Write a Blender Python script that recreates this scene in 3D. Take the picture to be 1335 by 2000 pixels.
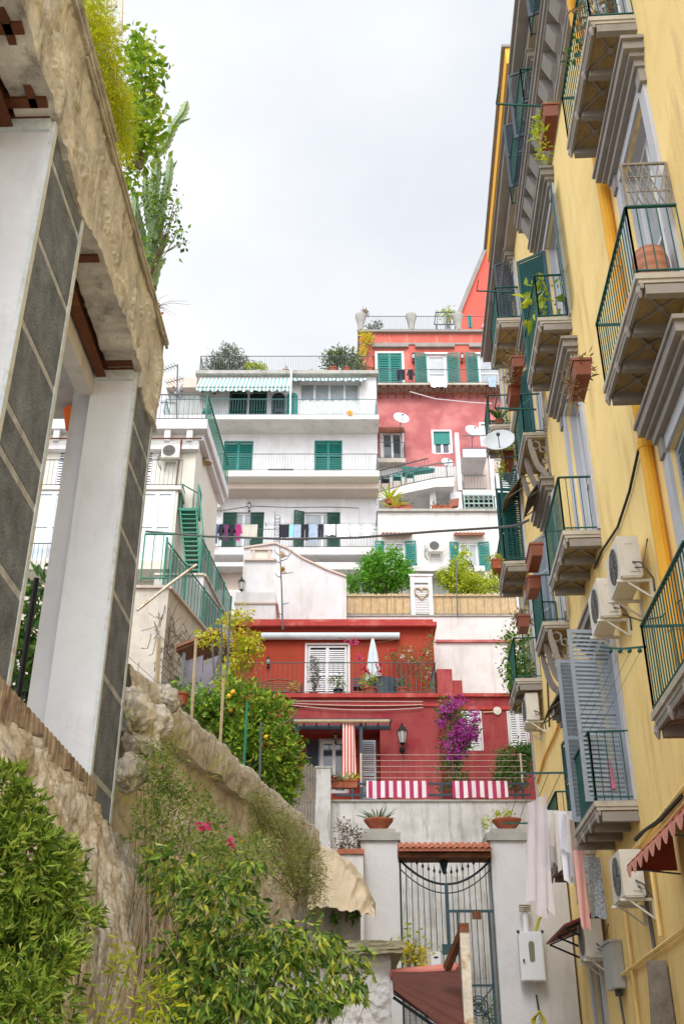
import bpy, math, random
import numpy as np
from mathutils import Vector, Matrix, noise
random.seed(7); rng = np.random.default_rng(7)
for o in list(bpy.data.objects): bpy.data.objects.remove(o)
SC = bpy.context.scene; COL = SC.collection
# ---------------------------------------------------------------- camera
FPX = 2040.0; TH = math.atan(1120/2040); CC = math.cos(TH); SS = math.sin(TH); CZ = 1.6
cam = bpy.data.objects.new('camera', bpy.data.cameras.new('camera')); COL.objects.link(cam)
cam.data.sensor_fit = 'VERTICAL'; cam.data.sensor_height = 36; cam.data.sensor_width = 24
cam.data.lens = 36*FPX/2000; cam.location = (0, 0, CZ); cam.rotation_euler = (math.pi/2+TH, 0, 0)
cam.data.clip_start = .1; cam.data.clip_end = 2000
SC.camera = cam
# ---------------------------------------------------------------- sky, sun, exposure
SUN_EL, SUN_AZ = math.radians(46), math.radians(186)     # azimuth clockwise from +Y: behind the camera, a little to its left
w = bpy.data.worlds.new('World'); SC.world = w; w.use_nodes = True
nt = w.node_tree; nt.nodes.clear()
def N(t, k, **kw):
    n = t.nodes.new(k)
    for a, b in kw.items(): setattr(n, a, b)
    return n
out = N(nt, 'ShaderNodeOutputWorld'); bg = N(nt, 'ShaderNodeBackground'); bg.inputs[1].default_value = .1
sky = N(nt, 'ShaderNodeTexSky', sky_type='NISHITA', sun_disc=False, sun_elevation=SUN_EL, sun_rotation=SUN_AZ)
tc = N(nt, 'ShaderNodeTexCoord'); mp = N(nt, 'ShaderNodeMapping'); mp.inputs['Scale'].default_value = (1, 1, 2.2)
nz = N(nt, 'ShaderNodeTexNoise'); nz.inputs['Scale'].default_value = 1.6; nz.inputs['Detail'].default_value = 6; nz.inputs['Roughness'].default_value = .5
cr = N(nt, 'ShaderNodeValToRGB'); cr.color_ramp.elements[0].position = .34; cr.color_ramp.elements[0].color = (6.0, 6.25, 6.7, 1)
cr.color_ramp.elements[1].position = .62; cr.color_ramp.elements[1].color = (8.1, 8.15, 8.25, 1)
mx = N(nt, 'ShaderNodeMix', data_type='RGBA'); mx.inputs[0].default_value = .93
# thick cloud is brighter overhead and behind the camera, towards the veiled sun
sx = N(nt, 'ShaderNodeSeparateXYZ'); mr = N(nt, 'ShaderNodeMapRange'); mr.inputs[1].default_value = .25; mr.inputs[2].default_value = -1
mr.inputs[3].default_value = .725; mr.inputs[4].default_value = 1.95
mul = N(nt, 'ShaderNodeVectorMath', operation='SCALE')
L = nt.links.new
L(tc.outputs['Generated'], mp.inputs[0]); L(mp.outputs[0], nz.inputs[0]); L(nz.outputs[0], cr.inputs[0])
L(sky.outputs[0], mx.inputs[6]); L(cr.outputs[0], mx.inputs[7])
L(tc.outputs['Generated'], sx.inputs[0]); L(sx.outputs[1], mr.inputs[0])
L(mx.outputs[2], mul.inputs[0]); L(mr.outputs[0], mul.inputs['Scale']); L(mul.outputs[0], bg.inputs[0]); L(bg.outputs[0], out.inputs[0])
sun = bpy.data.objects.new('sun', bpy.data.lights.new('sun', 'SUN')); COL.objects.link(sun)
sun.data.energy = 1.0; sun.data.angle = math.radians(25); sun.data.color = (1, .95, .87)
sd = Vector((math.sin(SUN_AZ)*math.cos(SUN_EL), math.cos(SUN_AZ)*math.cos(SUN_EL), math.sin(SUN_EL)))
sun.rotation_euler = sd.to_track_quat('Z', 'Y').to_euler(); sun.location = (0, -5, 30)
SC.render.engine = 'CYCLES'
SC.view_settings.view_transform = 'Standard'; SC.view_settings.look = 'None'; SC.view_settings.gamma = 1; SC.view_settings.exposure = 1.0
SC.cycles.max_bounces = 8; SC.cycles.diffuse_bounces = 5

# ---------------------------------------------------------------- materials
MATS = {}
def mat(name, col, rough=.8, var=.12, scale=2.0, bump=.25, bscale=30, stain=None, samt=0, sscale=1.2, streak=False, metal=0, col2=None, spec=.3, cthr=.5, crack=0):
    """painted, plastered or raw surface: base colour, slow tonal drift, ragged stains (streak: drawn out downwards), bump"""
    if name in MATS: return MATS[name]
    m = bpy.data.materials.new(name); m.use_nodes = True; t = m.node_tree; b = t.nodes['Principled BSDF']; K = t.links.new
    b.inputs['Roughness'].default_value = rough; b.inputs['Metallic'].default_value = metal; b.inputs['Specular IOR Level'].default_value = spec
    g = N(t, 'ShaderNodeTexCoord'); n1 = N(t, 'ShaderNodeTexNoise'); n1.inputs['Scale'].default_value = scale; n1.inputs['Detail'].default_value = 8; n1.inputs['Roughness'].default_value = .62
    K(g.outputs['Object'], n1.inputs['Vector'])
    r = N(t, 'ShaderNodeMapRange'); r.inputs[1].default_value = .25; r.inputs[2].default_value = .75; r.inputs[3].default_value = 1-var*1.6; r.inputs[4].default_value = 1+var*.7
    K(n1.outputs[0], r.inputs[0])
    base = N(t, 'ShaderNodeRGB'); base.outputs[0].default_value = (*col, 1); cur = base.outputs[0]
    if col2:
        n4 = N(t, 'ShaderNodeTexNoise'); n4.inputs['Scale'].default_value = scale*1.7; n4.inputs['Detail'].default_value = 7
        K(g.outputs['Object'], n4.inputs['Vector']); rr = N(t, 'ShaderNodeMapRange'); rr.inputs[1].default_value = cthr-.06; rr.inputs[2].default_value = cthr+.09
        K(n4.outputs[0], rr.inputs[0]); q = N(t, 'ShaderNodeMix', data_type='RGBA'); K(rr.outputs[0], q.inputs[0]); K(cur, q.inputs[6]); q.inputs[7].default_value = (*col2, 1); cur = q.outputs[2]
    v = N(t, 'ShaderNodeVectorMath', operation='SCALE'); K(cur, v.inputs[0]); K(r.outputs[0], v.inputs['Scale']); cur = v.outputs[0]
    if samt:
        mp = N(t, 'ShaderNodeMapping'); mp.inputs['Scale'].default_value = (1, 1, .16) if streak else (1, 1, 1)
        n2 = N(t, 'ShaderNodeTexNoise'); n2.inputs['Scale'].default_value = sscale*(2.5 if streak else 1); n2.inputs['Detail'].default_value = 9; n2.inputs['Roughness'].default_value = .68
        K(g.outputs['Object'], mp.inputs[0]); K(mp.outputs[0], n2.inputs['Vector'])
        r2 = N(t, 'ShaderNodeMapRange'); r2.inputs[1].default_value = .52; r2.inputs[2].default_value = .72; r2.inputs[4].default_value = samt
        K(n2.outputs[0], r2.inputs[0]); q = N(t, 'ShaderNodeMix', data_type='RGBA'); K(r2.outputs[0], q.inputs[0]); K(cur, q.inputs[6]); q.inputs[7].default_value = (*(stain or (.1, .09, .07)), 1); cur = q.outputs[2]
    if crack:
        vm = N(t, 'ShaderNodeVectorMath', operation='ADD'); nn_ = N(t, 'ShaderNodeTexNoise'); nn_.inputs['Scale'].default_value = 2.2; nn_.inputs['Detail'].default_value = 6; K(g.outputs['Object'], nn_.inputs['Vector'])
        sc_ = N(t, 'ShaderNodeVectorMath', operation='SCALE'); sc_.inputs['Scale'].default_value = .5; K(nn_.outputs['Color'], sc_.inputs[0]); K(g.outputs['Object'], vm.inputs[0]); K(sc_.outputs[0], vm.inputs[1])
        vo = N(t, 'ShaderNodeTexVoronoi', feature='DISTANCE_TO_EDGE'); vo.inputs['Scale'].default_value = crack; K(vm.outputs[0], vo.inputs['Vector'])
        rc_ = N(t, 'ShaderNodeMapRange'); rc_.inputs[1].default_value = .0; rc_.inputs[2].default_value = .06; rc_.inputs[3].default_value = .75; rc_.inputs[4].default_value = 0; K(vo.outputs['Distance'], rc_.inputs[0])
        mk = N(t, 'ShaderNodeMath', operation='MULTIPLY'); K(rc_.outputs[0], mk.inputs[0]); K(n1.outputs[0], mk.inputs[1])
        q = N(t, 'ShaderNodeMix', data_type='RGBA'); K(mk.outputs[0], q.inputs[0]); K(cur, q.inputs[6]); q.inputs[7].default_value = (.09, .07, .05, 1); cur = q.outputs[2]
    K(cur, b.inputs['Base Color'])
    if bump:
        n3 = N(t, 'ShaderNodeTexNoise'); n3.inputs['Scale'].default_value = bscale; n3.inputs['Detail'].default_value = 6; K(g.outputs['Object'], n3.inputs['Vector'])
        bp = N(t, 'ShaderNodeBump'); bp.inputs['Strength'].default_value = bump; bp.inputs['Distance'].default_value = .02; K(n3.outputs[0], bp.inputs['Height']); K(bp.outputs[0], b.inputs['Normal'])
        if crack:
            b2 = N(t, 'ShaderNodeBump'); b2.inputs['Strength'].default_value = .9; b2.inputs['Distance'].default_value = .07; ad = N(t, 'ShaderNodeMath', operation='MULTIPLY_ADD'); ad.inputs[1].default_value = 1.6; K(n1.outputs[0], ad.inputs[0]); K(vo.outputs['Distance'], ad.inputs[2]); K(ad.outputs[0], b2.inputs['Height']); K(b2.outputs[0], bp.inputs['Normal'])
    MATS[name] = m; return m
def leafmat(name, cols, trans=.35, rough=.45):
    """leaf: colour drawn per leaf from a ramp, some light through it"""
    if name in MATS: return MATS[name]
    m = bpy.data.materials.new(name); m.use_nodes = True; t = m.node_tree; b = t.nodes['Principled BSDF']; K = t.links.new; o = t.nodes['Material Output']
    g = N(t, 'ShaderNodeNewGeometry'); r = N(t, 'ShaderNodeValToRGB'); e = r.color_ramp.elements
    while len(e) < len(cols): e.new(.5)
    for i, c in enumerate(cols): e[i].position = i/(len(cols)-1); e[i].color = (*c, 1)
    K(g.outputs['Random Per Island'], r.inputs[0]); K(r.outputs[0], b.inputs['Base Color']); b.inputs['Roughness'].default_value = rough; b.inputs['Specular IOR Level'].default_value = .35
    tr = N(t, 'ShaderNodeBsdfTranslucent'); s = N(t, 'ShaderNodeMixShader'); s.inputs[0].default_value = trans
    K(r.outputs[0], tr.inputs[0]); K(b.outputs[0], s.inputs[1]); K(tr.outputs[0], s.inputs[2]); K(s.outputs[0], o.inputs[0])
    MATS[name] = m; return m
def stripemat(name, c1, c2, freq, axis=0, duty=.5, rough=.9, trans=0):
    """woven or painted stripes, a real pattern of the cloth"""
    if name in MATS: return MATS[name]
    m = bpy.data.materials.new(name); m.use_nodes = True; t = m.node_tree; b = t.nodes['Principled BSDF']; K = t.links.new
    g = N(t, 'ShaderNodeTexCoord'); x = N(t, 'ShaderNodeSeparateXYZ'); K(g.outputs['Object'], x.inputs[0])
    a = N(t, 'ShaderNodeMath', operation='MULTIPLY'); a.inputs[1].default_value = freq; K(x.outputs[axis], a.inputs[0])
    f = N(t, 'ShaderNodeMath', operation='FRACT'); K(a.outputs[0], f.inputs[0]); l = N(t, 'ShaderNodeMath', operation='LESS_THAN'); l.inputs[1].default_value = duty; K(f.outputs[0], l.inputs[0])
    q = N(t, 'ShaderNodeMix', data_type='RGBA'); K(l.outputs[0], q.inputs[0]); q.inputs[6].default_value = (*c1, 1); q.inputs[7].default_value = (*c2, 1); K(q.outputs[2], b.inputs['Base Color'])
    b.inputs['Roughness'].default_value = rough; MATS[name] = m; return m
WHITE = (.86, .85, .87)
M = dict(
 yellow=mat('yellow_plaster', (.93, .695, .29), .85, .07, .6, .35, 26, (.50, .31, .13), .6, 1.1, True, col2=(.89, .64, .25), cthr=.56),
 yellow2=mat('ochre_paint', (.78, .40, .035), .6, .08, 1.5, .05, 30),
 orange=mat('orange_plaster', (.85, .44, .05), .85, .06, 1),
 trim=mat('grey_stone_trim', (.29, .265, .245), .85, .10, 2.5, .3, 22, (.16, .13, .10), .45, 1.5),
 trimlight=mat('pale_grey_paint', (.50, .51, .55), .65, .08, 2, .1, 30, (.3, .27, .23), .3, 2),
 slab=mat('balcony_marble', (.47, .43, .37), .7, .15, 3, .2, 20, (.25, .2, .14), .6, 2),
 panel=mat('brown_stone_panel', (.42, .30, .15), .9, .3, 2.5, .5, 14, (.10, .08, .05), .7, 2.5),
 greeniron=mat('green_iron', (.015, .10, .085), .5, .2, 6, .1, 60),
 greenbright=mat('green_steel', (.02, .20, .13), .5, .15, 6, .1, 60),
 greyiron=mat('grey_iron', (.10, .12, .13), .5, .2, 6, .1, 60),
 darkiron=mat('dark_iron', (.03, .045, .055), .5, .2, 6, .1, 60),
 rust=mat('rusty_steel', (.16, .06, .03), .85, .3, 4, .6, 40, (.35, .17, .08), .6, 3),
 rustwhite=mat('flaking_white_paint', (.66, .61, .52), .85, .2, 6, .5, 30, (.30, .10, .025), .95, 2.2, False, col2=(.45, .26, .12), cthr=.6),
 white=mat('white_plaster', (.645, .64, .66), .85, .08, .8, .35, 12, (.36, .33, .31), .55, .8, True, col2=(.60, .585, .58), cthr=.56),
 white2=mat('warm_white_plaster', (.65, .635, .625), .85, .08, .8, .35, 12, (.36, .32, .28), .55, .9, True, col2=(.60, .575, .56), cthr=.56),
 cream=mat('cream_plaster', (.66, .63, .565), .85, .06, .8, .2, 12, (.5, .43, .35), .35, .8, True),
 stainwhite=mat('weathered_white_plaster', (.64, .63, .64), .9, .14, 1.2, .5, 12, (.17, .17, .155), .85, 1.8, True, col2=(.56, .555, .54)),
 soffit=mat('beige_plaster', (.60, .50, .44), .9, .1, 1, .2, 12, (.4, .3, .24), .4, 1),
 pillar=mat('white_pillar_plaster', (.70, .715, .76), .85, .07, 1.6, .6, 9, (.50, .50, .52), .5, 2.6, True),
 greyrender=mat('rough_grey_render', (.21, .24, .30), .95, .35, 4, 1.0, 45, (.075, .078, .085), .7, 3, False, col2=(.21, .235, .29), cthr=.55),
 joint=mat('worn_pale_joint', (.50, .54, .60), .9, .25, 8, .5, 30, (.20, .21, .23), .9, 7),
 bluepaint=mat('flaked_blue_white_paint', (.66, .72, .76), .8, .15, 5, .4, 30, (.30, .50, .62), .6, 2.5, col2=(.58, .55, .50), cthr=.6),
 oldplaster=mat('old_stained_plaster', (.60, .575, .54), .95, .25, 2.4, .9, 18, (.15, .13, .105), .9, 1.7, True, col2=(.72, .69, .63)),
 rock=mat('tufa_rock', (.62, .52, .40), .95, .3, 2.2, 1.0, 12, (.22, .185, .145), .75, 1.9, False, col2=(.80, .75, .68), cthr=.46, crack=2.6),
 gardenwall=mat('old_beige_wall', (.76, .67, .54), .95, .2, 1.6, .9, 14, (.32, .27, .20), .7, 1.5, True, col2=(.82, .77, .70), crack=1.7),
 coping=mat('lichen_coping', (.66, .61, .52), .95, .25, 3, .9, 18, (.14, .13, .09), .7, 3, crack=1.5),
 concrete=mat('grey_concrete', (.40, .39, .36), .9, .18, 2, .6, 18, (.15, .15, .11), .7, 1.8),
 pink=mat('faded_pink_plaster', (.44, .13, .135), .9, .10, .6, .3, 12, (.60, .27, .25), .6, .6, False, col2=(.55, .20, .19), cthr=.52),
 coral=mat('coral_plaster', (.58, .13, .10), .9, .14, .9, .3, 12, (.60, .36, .31), .7, 1.0, True),
 crimson=mat('crimson_plaster', (.33, .060, .062), .9, .14, .9, .35, 12, (.50, .16, .15), .5, .9, True, col2=(.30, .035, .045), cthr=.55),
 redorange=mat('brick_red_plaster', (.36, .055, .028), .9, .12, .9, .3, 12, (.28, .04, .03), .5, .9),
 redtrim=mat('red_cornice', (.44, .06, .052), .85, .15, 2, .3, 20, (.50, .27, .22), .6, 2),
 gable=mat('vivid_coral_wall', (.74, .11, .08), .9, .05, .5, .1, 12),
 yteal=mat('blackish_teal_paint', (.008, .075, .075), .5, .15, 3, .05, 40),
 teal=mat('teal_shutter_paint', (.012, .20, .17), .5, .1, 3, .05, 40),
 dkgreen=mat('dark_green_shutter', (.008, .075, .05), .5, .1, 3, .05, 40),
 bluegrey=mat('blue_grey_shutter', (.30, .345, .40), .55, .1, 3, .08, 40),
 dkblue=mat('dark_blue_grey_shutter', (.045, .065, .09), .55, .1, 3, .08, 40),
 whiteshut=mat('white_shutter_paint', (.68, .69, .72), .5, .06, 3, .05, 40),
 woodwhite=mat('white_window_paint', (.68, .68, .69), .5, .06, 3, .05, 40),
 glass=mat('dark_window_glass', (.05, .06, .07), .08, .1, 2, 0, spec=.8),
 glasspale=mat('curtained_window_glass', (.34, .37, .40), .12, .25, 1.2, 0, spec=.7),
 glassblue=mat('veranda_glass', (.58, .66, .72), .15, .1, 1.0, 0, spec=.7),
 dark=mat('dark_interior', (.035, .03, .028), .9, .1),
 acwhite=mat('air_conditioner_casing', (.66, .63, .57), .5, .06, 3, .05, 30, (.38, .3, .2), .4, 3, True),
 acdark=mat('air_conditioner_grille', (.16, .155, .145), .6, .1),
 terra=mat('terracotta', (.36, .10, .05), .8, .15, 4, .3, 30, (.5, .3, .2), .4, 4),
 rooftile=mat('clay_roof_tile', (.48, .17, .10), .85, .25, 4, .4, 25, (.18, .12, .09), .5, 3),
 brownplastic=mat('brown_plastic', (.24, .065, .03), .45, .1, 3, .05, 40),
 bark=mat('bark', (.16, .12, .08), .9, .25, 6, .6, 30),
 palebark=mat('pale_bark', (.36, .29, .20), .9, .25, 6, .6, 30),
 bamboo=mat('bamboo_cane', (.62, .45, .24), .6, .2, 5, .15, 30),
 cane=mat('weathered_cane', (.48, .38, .24), .7, .25, 5, .3, 30),
 wood=mat('brown_wood', (.22, .10, .05), .7, .25, 5, .3, 30),
 greywood=mat('weathered_grey_wood', (.27, .24, .21), .85, .3, 5, .5, 30),
 black=mat('black_plastic', (.012, .012, .014), .6, .1),
 wire=mat('grey_wire', (.10, .10, .10), .7, .1),
 cable=mat('black_cable', (.03, .03, .03), .7, .1),
 dish=mat('satellite_dish_paint', (.60, .63, .66), .5, .08, 3, .05, 20),
 tarp=mat('beige_tarpaulin', (.56, .47, .34), .85, .12, 2, .3, 20, (.34, .27, .18), .5, 1.6),
 umbrella=mat('pale_grey_umbrella_cloth', (.58, .66, .70), .9, .08, 2, .2, 30),
 cactus=mat('cactus_skin', (.26, .38, .20), .6, .25, 3, .25, 20, (.40, .36, .24), .4, 3),
 roughwhite=mat('roughcast_white', (.62, .61, .62), .95, .08, 2, 1.0, 16, (.42, .41, .40), .5, 1.2),
 ground=mat('paving', (.38, .36, .33), .9, .2, 1.0, .4, 10),
 cloudy=mat('frosted_plastic', (.80, .78, .80), .5, .1, 2, .2, 8),

 greybox=mat('grey_enamel', (.42, .43, .42), .45, .06),
 whitebox=mat('white_enamel', (.74, .75, .79), .4, .04),
 lamp=mat('lamp_glass', (.55, .55, .52), .3, .1),
 orangefruit=mat('orange_peel', (.80, .48, .03), .6, .1),
 starorange=mat('star_orange', (.85, .33, .02), .6, .1),
)
GREEN = leafmat('green_leaf', [(.038, .102, .013), (.090, .205, .026), (.192, .371, .045), (.384, .550, .090)])
WGREEN = leafmat('weeping_leaf', [(.032, .090, .015), (.077, .166, .026), (.166, .294, .045), (.307, .435, .064), (.576, .589, .090)], .3, .3)
DGREEN = leafmat('deep_green_leaf', [(.026, .077, .019), (.051, .141, .026), (.102, .218, .038), (.218, .346, .077)])
VGREEN = leafmat('vivid_green_leaf', [(.064, .218, .013), (.128, .358, .026), (.205, .486, .038)])
YGREEN = leafmat('yellow_green_leaf', [(.22, .35, .02), (.42, .52, .03), (.62, .62, .04), (.30, .42, .03)])
FERN = leafmat('asparagus_fern_frond', [(.34, .42, .01), (.56, .60, .015), (.74, .70, .03)], .5)
OLIVE = leafmat('olive_leaf', [(.09, .12, .08), (.17, .20, .14), (.26, .29, .21)])
YELLOWF = leafmat('yellow_leaf', [(.60, .50, .02), (.75, .62, .03), (.40, .42, .03)])
DRY = leafmat('dry_leaf', [(.22, .14, .07), (.35, .24, .12), (.18, .17, .06)])
PURPLE = leafmat('magenta_bract', [(.34, .03, .30), (.50, .07, .42), (.42, .05, .26)])
REDF = leafmat('red_petal', [(.65, .01, .02), (.75, .02, .10)])
PINKF = leafmat('pink_petal', [(.75, .04, .20), (.80, .12, .35)])
REDLEAF = leafmat('red_creeper_leaf', [(.35, .05, .02), (.5, .12, .03), (.25, .16, .04)])

m = mat('dark_green_netting', (.02, .16, .13), .8, .1); M['netting'] = m; t_ = m.node_tree; a_ = N(t_, 'ShaderNodeBsdfTransparent'); x_ = N(t_, 'ShaderNodeMixShader'); x_.inputs[0].default_value = .32
t_.links.new(t_.nodes['Principled BSDF'].outputs[0], x_.inputs[1]); t_.links.new(a_.outputs[0], x_.inputs[2]); t_.links.new(x_.outputs[0], t_.nodes['Material Output'].inputs[0])
m = M['sheer'] = mat('sheer_pink_net', (.80, .70, .73), .9, .06, 2, .1, 20); t_ = m.node_tree; a_ = N(t_, 'ShaderNodeBsdfTransparent'); x_ = N(t_, 'ShaderNodeMixShader'); x_.inputs[0].default_value = .3
t_.links.new(t_.nodes['Principled BSDF'].outputs[0], x_.inputs[1]); t_.links.new(a_.outputs[0], x_.inputs[2]); t_.links.new(x_.outputs[0], t_.nodes['Material Output'].inputs[0])
# ---------------------------------------------------------------- geometry helpers
ORG = {}
def V(*a): return Vector(a)
def tagp(o, label=None, cat=None, group=None, kind=None):
    if label: o['label'] = label
    if cat: o['category'] = cat
    if group: o['group'] = group
    if kind: o['kind'] = kind
    return o
def thing(name, label, cat, loc, group=None):
    o = bpy.data.objects.new(name, None); COL.objects.link(o); o.location = loc; o.empty_display_size = .2
    ORG[o.name] = Vector(loc); return tagp(o, label, cat, group)
class MB:
    def __init__(s): s.v = []; s.f = []; s.m = []; s.k = 0
    def add(s, vs, fs):
        b = len(s.v); s.v += [tuple(p) for p in vs]; s.f += [tuple(i+b for i in f) for f in fs]; s.m += [s.k]*len(fs); return s
    def hexa(s, p):      # 8 points: bottom ring 0-3, top ring 4-7
        return s.add(p, [(0, 3, 2, 1), (4, 5, 6, 7), (0, 1, 5, 4), (1, 2, 6, 5), (2, 3, 7, 6), (3, 0, 4, 7)])
    def box(s, x0, x1, y0, y1, z0, z1):
        return s.hexa([(x0, y0, z0), (x1, y0, z0), (x1, y1, z0), (x0, y1, z0), (x0, y0, z1), (x1, y0, z1), (x1, y1, z1), (x0, y1, z1)])
    def poly(s, pts): return s.add(pts, [tuple(range(len(pts)))])
    def tube(s, pts, r, n=6, cap=True):
        pts = [Vector(p) for p in pts]; rs = r if isinstance(r, (list, tuple)) else [r]*len(pts); ring = []; up = None
        for i, p in enumerate(pts):
            d = (pts[min(i+1, len(pts)-1)]-pts[max(i-1, 0)])
            d = d.normalized() if d.length > 1e-9 else V(0, 0, 1)
            a = V(0, 0, 1) if abs(d.z) < .9 else V(1, 0, 0)
            if up is not None and abs(up.dot(d)) < .9: a = up
            u = d.cross(a).normalized(); q = d.cross(u); up = -q if False else a
            off = math.pi/4 if n == 4 else 0
            ring += [p+(u*math.cos(2*math.pi*j/n+off)+q*math.sin(2*math.pi*j/n+off))*rs[i] for j in range(n)]
        fs = [(i*n+j, i*n+(j+1) % n, (i+1)*n+(j+1) % n, (i+1)*n+j) for i in range(len(pts)-1) for j in range(n)]
        if cap: fs += [tuple(range(n))[::-1], tuple(range((len(pts)-1)*n, len(pts)*n))]
        return s.add(ring, fs)
    def bar(s, p, q, w, h=None):     # square bar
        p = Vector(p); q = Vector(q); d = (q-p).normalized(); a = V(0, 0, 1) if abs(d.z) < .95 else V(0, 1, 0)
        u = d.cross(a).normalized()*w/2; t = d.cross(u).normalized()*(h or w)/2
        return s.hexa([p-u-t, p+u-t, p+u+t, p-u+t, q-u-t, q+u-t, q+u+t, q-u+t])
    def lathe(s, c, prof, n=16, axis=None, arc=1):
        c = Vector(c); z = (axis or V(0, 0, 1)).normalized(); a = V(1, 0, 0) if abs(z.x) < .9 else V(0, 1, 0); u = z.cross(a).normalized(); q = z.cross(u)
        vs = [c+z*h+(u*math.cos(2*math.pi*j/n)+q*math.sin(2*math.pi*j/n))*r for r, h in prof for j in range(n)]
        fs = [(i*n+j, i*n+(j+1) % n, (i+1)*n+(j+1) % n, (i+1)*n+j) for i in range(len(prof)-1) for j in range(n)]
        return s.add(vs, fs)
    def ball(s, c, r, n=8):
        return s.lathe(c, [(r*math.sin(math.pi*i/6)+1e-4, -r*math.cos(math.pi*i/6)) for i in range(7)], n)
    def build(s, name, mats, parent=None, label=None, cat=None, group=None, kind=None, smooth=False):
        if not isinstance(mats, (list, tuple)): mats = [mats]
        me = bpy.data.meshes.new(name); a = np.array(s.v, dtype=float).reshape(-1, 3)
        if parent is not None: org = ORG[parent.name]
        else:
            mn, mxx = a.min(0), a.max(0); org = Vector(((mn[0]+mxx[0])/2, (mn[1]+mxx[1])/2, mn[2]))
        a = a-np.array(org)
        me.from_pydata(a.tolist(), [], s.f)
        for q in mats: me.materials.append(q)
        if len(mats) > 1: me.polygons.foreach_set('material_index', s.m)
        if smooth: me.polygons.foreach_set('use_smooth', [True]*len(me.polygons))
        me.update()
        o = bpy.data.objects.new(name, me); COL.objects.link(o); ORG[o.name] = org
        if parent is not None: o.parent = parent
        else: o.location = org
        return tagp(o, label, cat, group, kind)
class Fr:        # a wall's own frame: s along it, z up, d out of it
    def __init__(f, o, u, n=None):
        f.O = Vector((*o, 0)); f.U = Vector((*u, 0)).normalized(); f.N = Vector((*n, 0)).normalized() if n else Vector((f.U.y, -f.U.x, 0))
    def P(f, s, z, d=0): return f.O+f.U*s+f.N*d+V(0, 0, z)
    def box(f, mb, s0, s1, z0, z1, d0, d1):
        return mb.hexa([f.P(s0, z0, d0), f.P(s1, z0, d0), f.P(s1, z0, d1), f.P(s0, z0, d1), f.P(s0, z1, d0), f.P(s1, z1, d0), f.P(s1, z1, d1), f.P(s0, z1, d1)])
    def at(f, u, v, d=0):    # where the sight line of a photo pixel meets this wall
        r = V(u-667.5, FPX*CC-(1000-v)*SS, FPX*SS+(1000-v)*CC); c = V(0, 0, CZ); o = f.O+f.N*d
        t = (o-c).dot(f.N)/r.dot(f.N); p = c+r*t; return (p-o).dot(f.U), p.z
    def sub(f, s, d, ang):   # frame hinged at (s,d), turned by ang degrees out of the wall
        a = math.radians(ang); u = f.U*math.cos(a)+f.N*math.sin(a); n = f.N*math.cos(a)-f.U*math.sin(a); p = f.P(s, 0, d)
        g = Fr((p.x, p.y), (1, 0)); g.U = u; g.N = n; return g
def W(u, v, Y):
    x, y, z = u-667.5, FPX*CC-(1000-v)*SS, FPX*SS+(1000-v)*CC
    return V(x/y*Y, Y, z/y*Y+CZ)
def FF(Y): return Fr((0, Y), (1, 0), (0, -1))
def fbox(mb, f, s0, s1, z0, z1, d0, d1): f.box(mb, s0, s1, z0, z1, d0, d1)
def wall_holes(mb, f, s0, s1, z0, z1, holes, rev=.22):
    ss = sorted({s0, s1, *[h[0] for h in holes], *[h[1] for h in holes]}); zz = sorted({z0, z1, *[h[2] for h in holes], *[h[3] for h in holes]})
    ss = [a for a in ss if s0 <= a <= s1]; zz = [a for a in zz if z0 <= a <= z1]
    for a, b in zip(ss, ss[1:]):
        for c, d in zip(zz, zz[1:]):
            m, n = (a+b)/2, (c+d)/2
            if any(h[0] < m < h[1] and h[2] < n < h[3] for h in holes): continue
            mb.poly([f.P(a, c), f.P(b, c), f.P(b, d), f.P(a, d)])
    for a, b, c, d in holes:
        for q in ([(a, c), (a, d)], [(b, c), (b, d)], [(a, c), (b, c)], [(a, d), (b, d)]):
            mb.poly([f.P(*q[0]), f.P(*q[1]), f.P(*q[1], -rev), f.P(*q[0], -rev)])
def shell(mb, f, s0, s1, z0, z1, D):    # sides, back and roof of a building whose front is wall_holes
    mb.poly([f.P(s0, z0, 0), f.P(s0, z1, 0), f.P(s0, z1, -D), f.P(s0, z0, -D)]); mb.poly([f.P(s1, z0, 0), f.P(s1, z1, 0), f.P(s1, z1, -D), f.P(s1, z0, -D)])
    mb.poly([f.P(s0, z1, 0), f.P(s1, z1, 0), f.P(s1, z1, -D), f.P(s0, z1, -D)]); mb.poly([f.P(s0, z0, -D), f.P(s1, z0, -D), f.P(s1, z1, -D), f.P(s0, z1, -D)])
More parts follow.
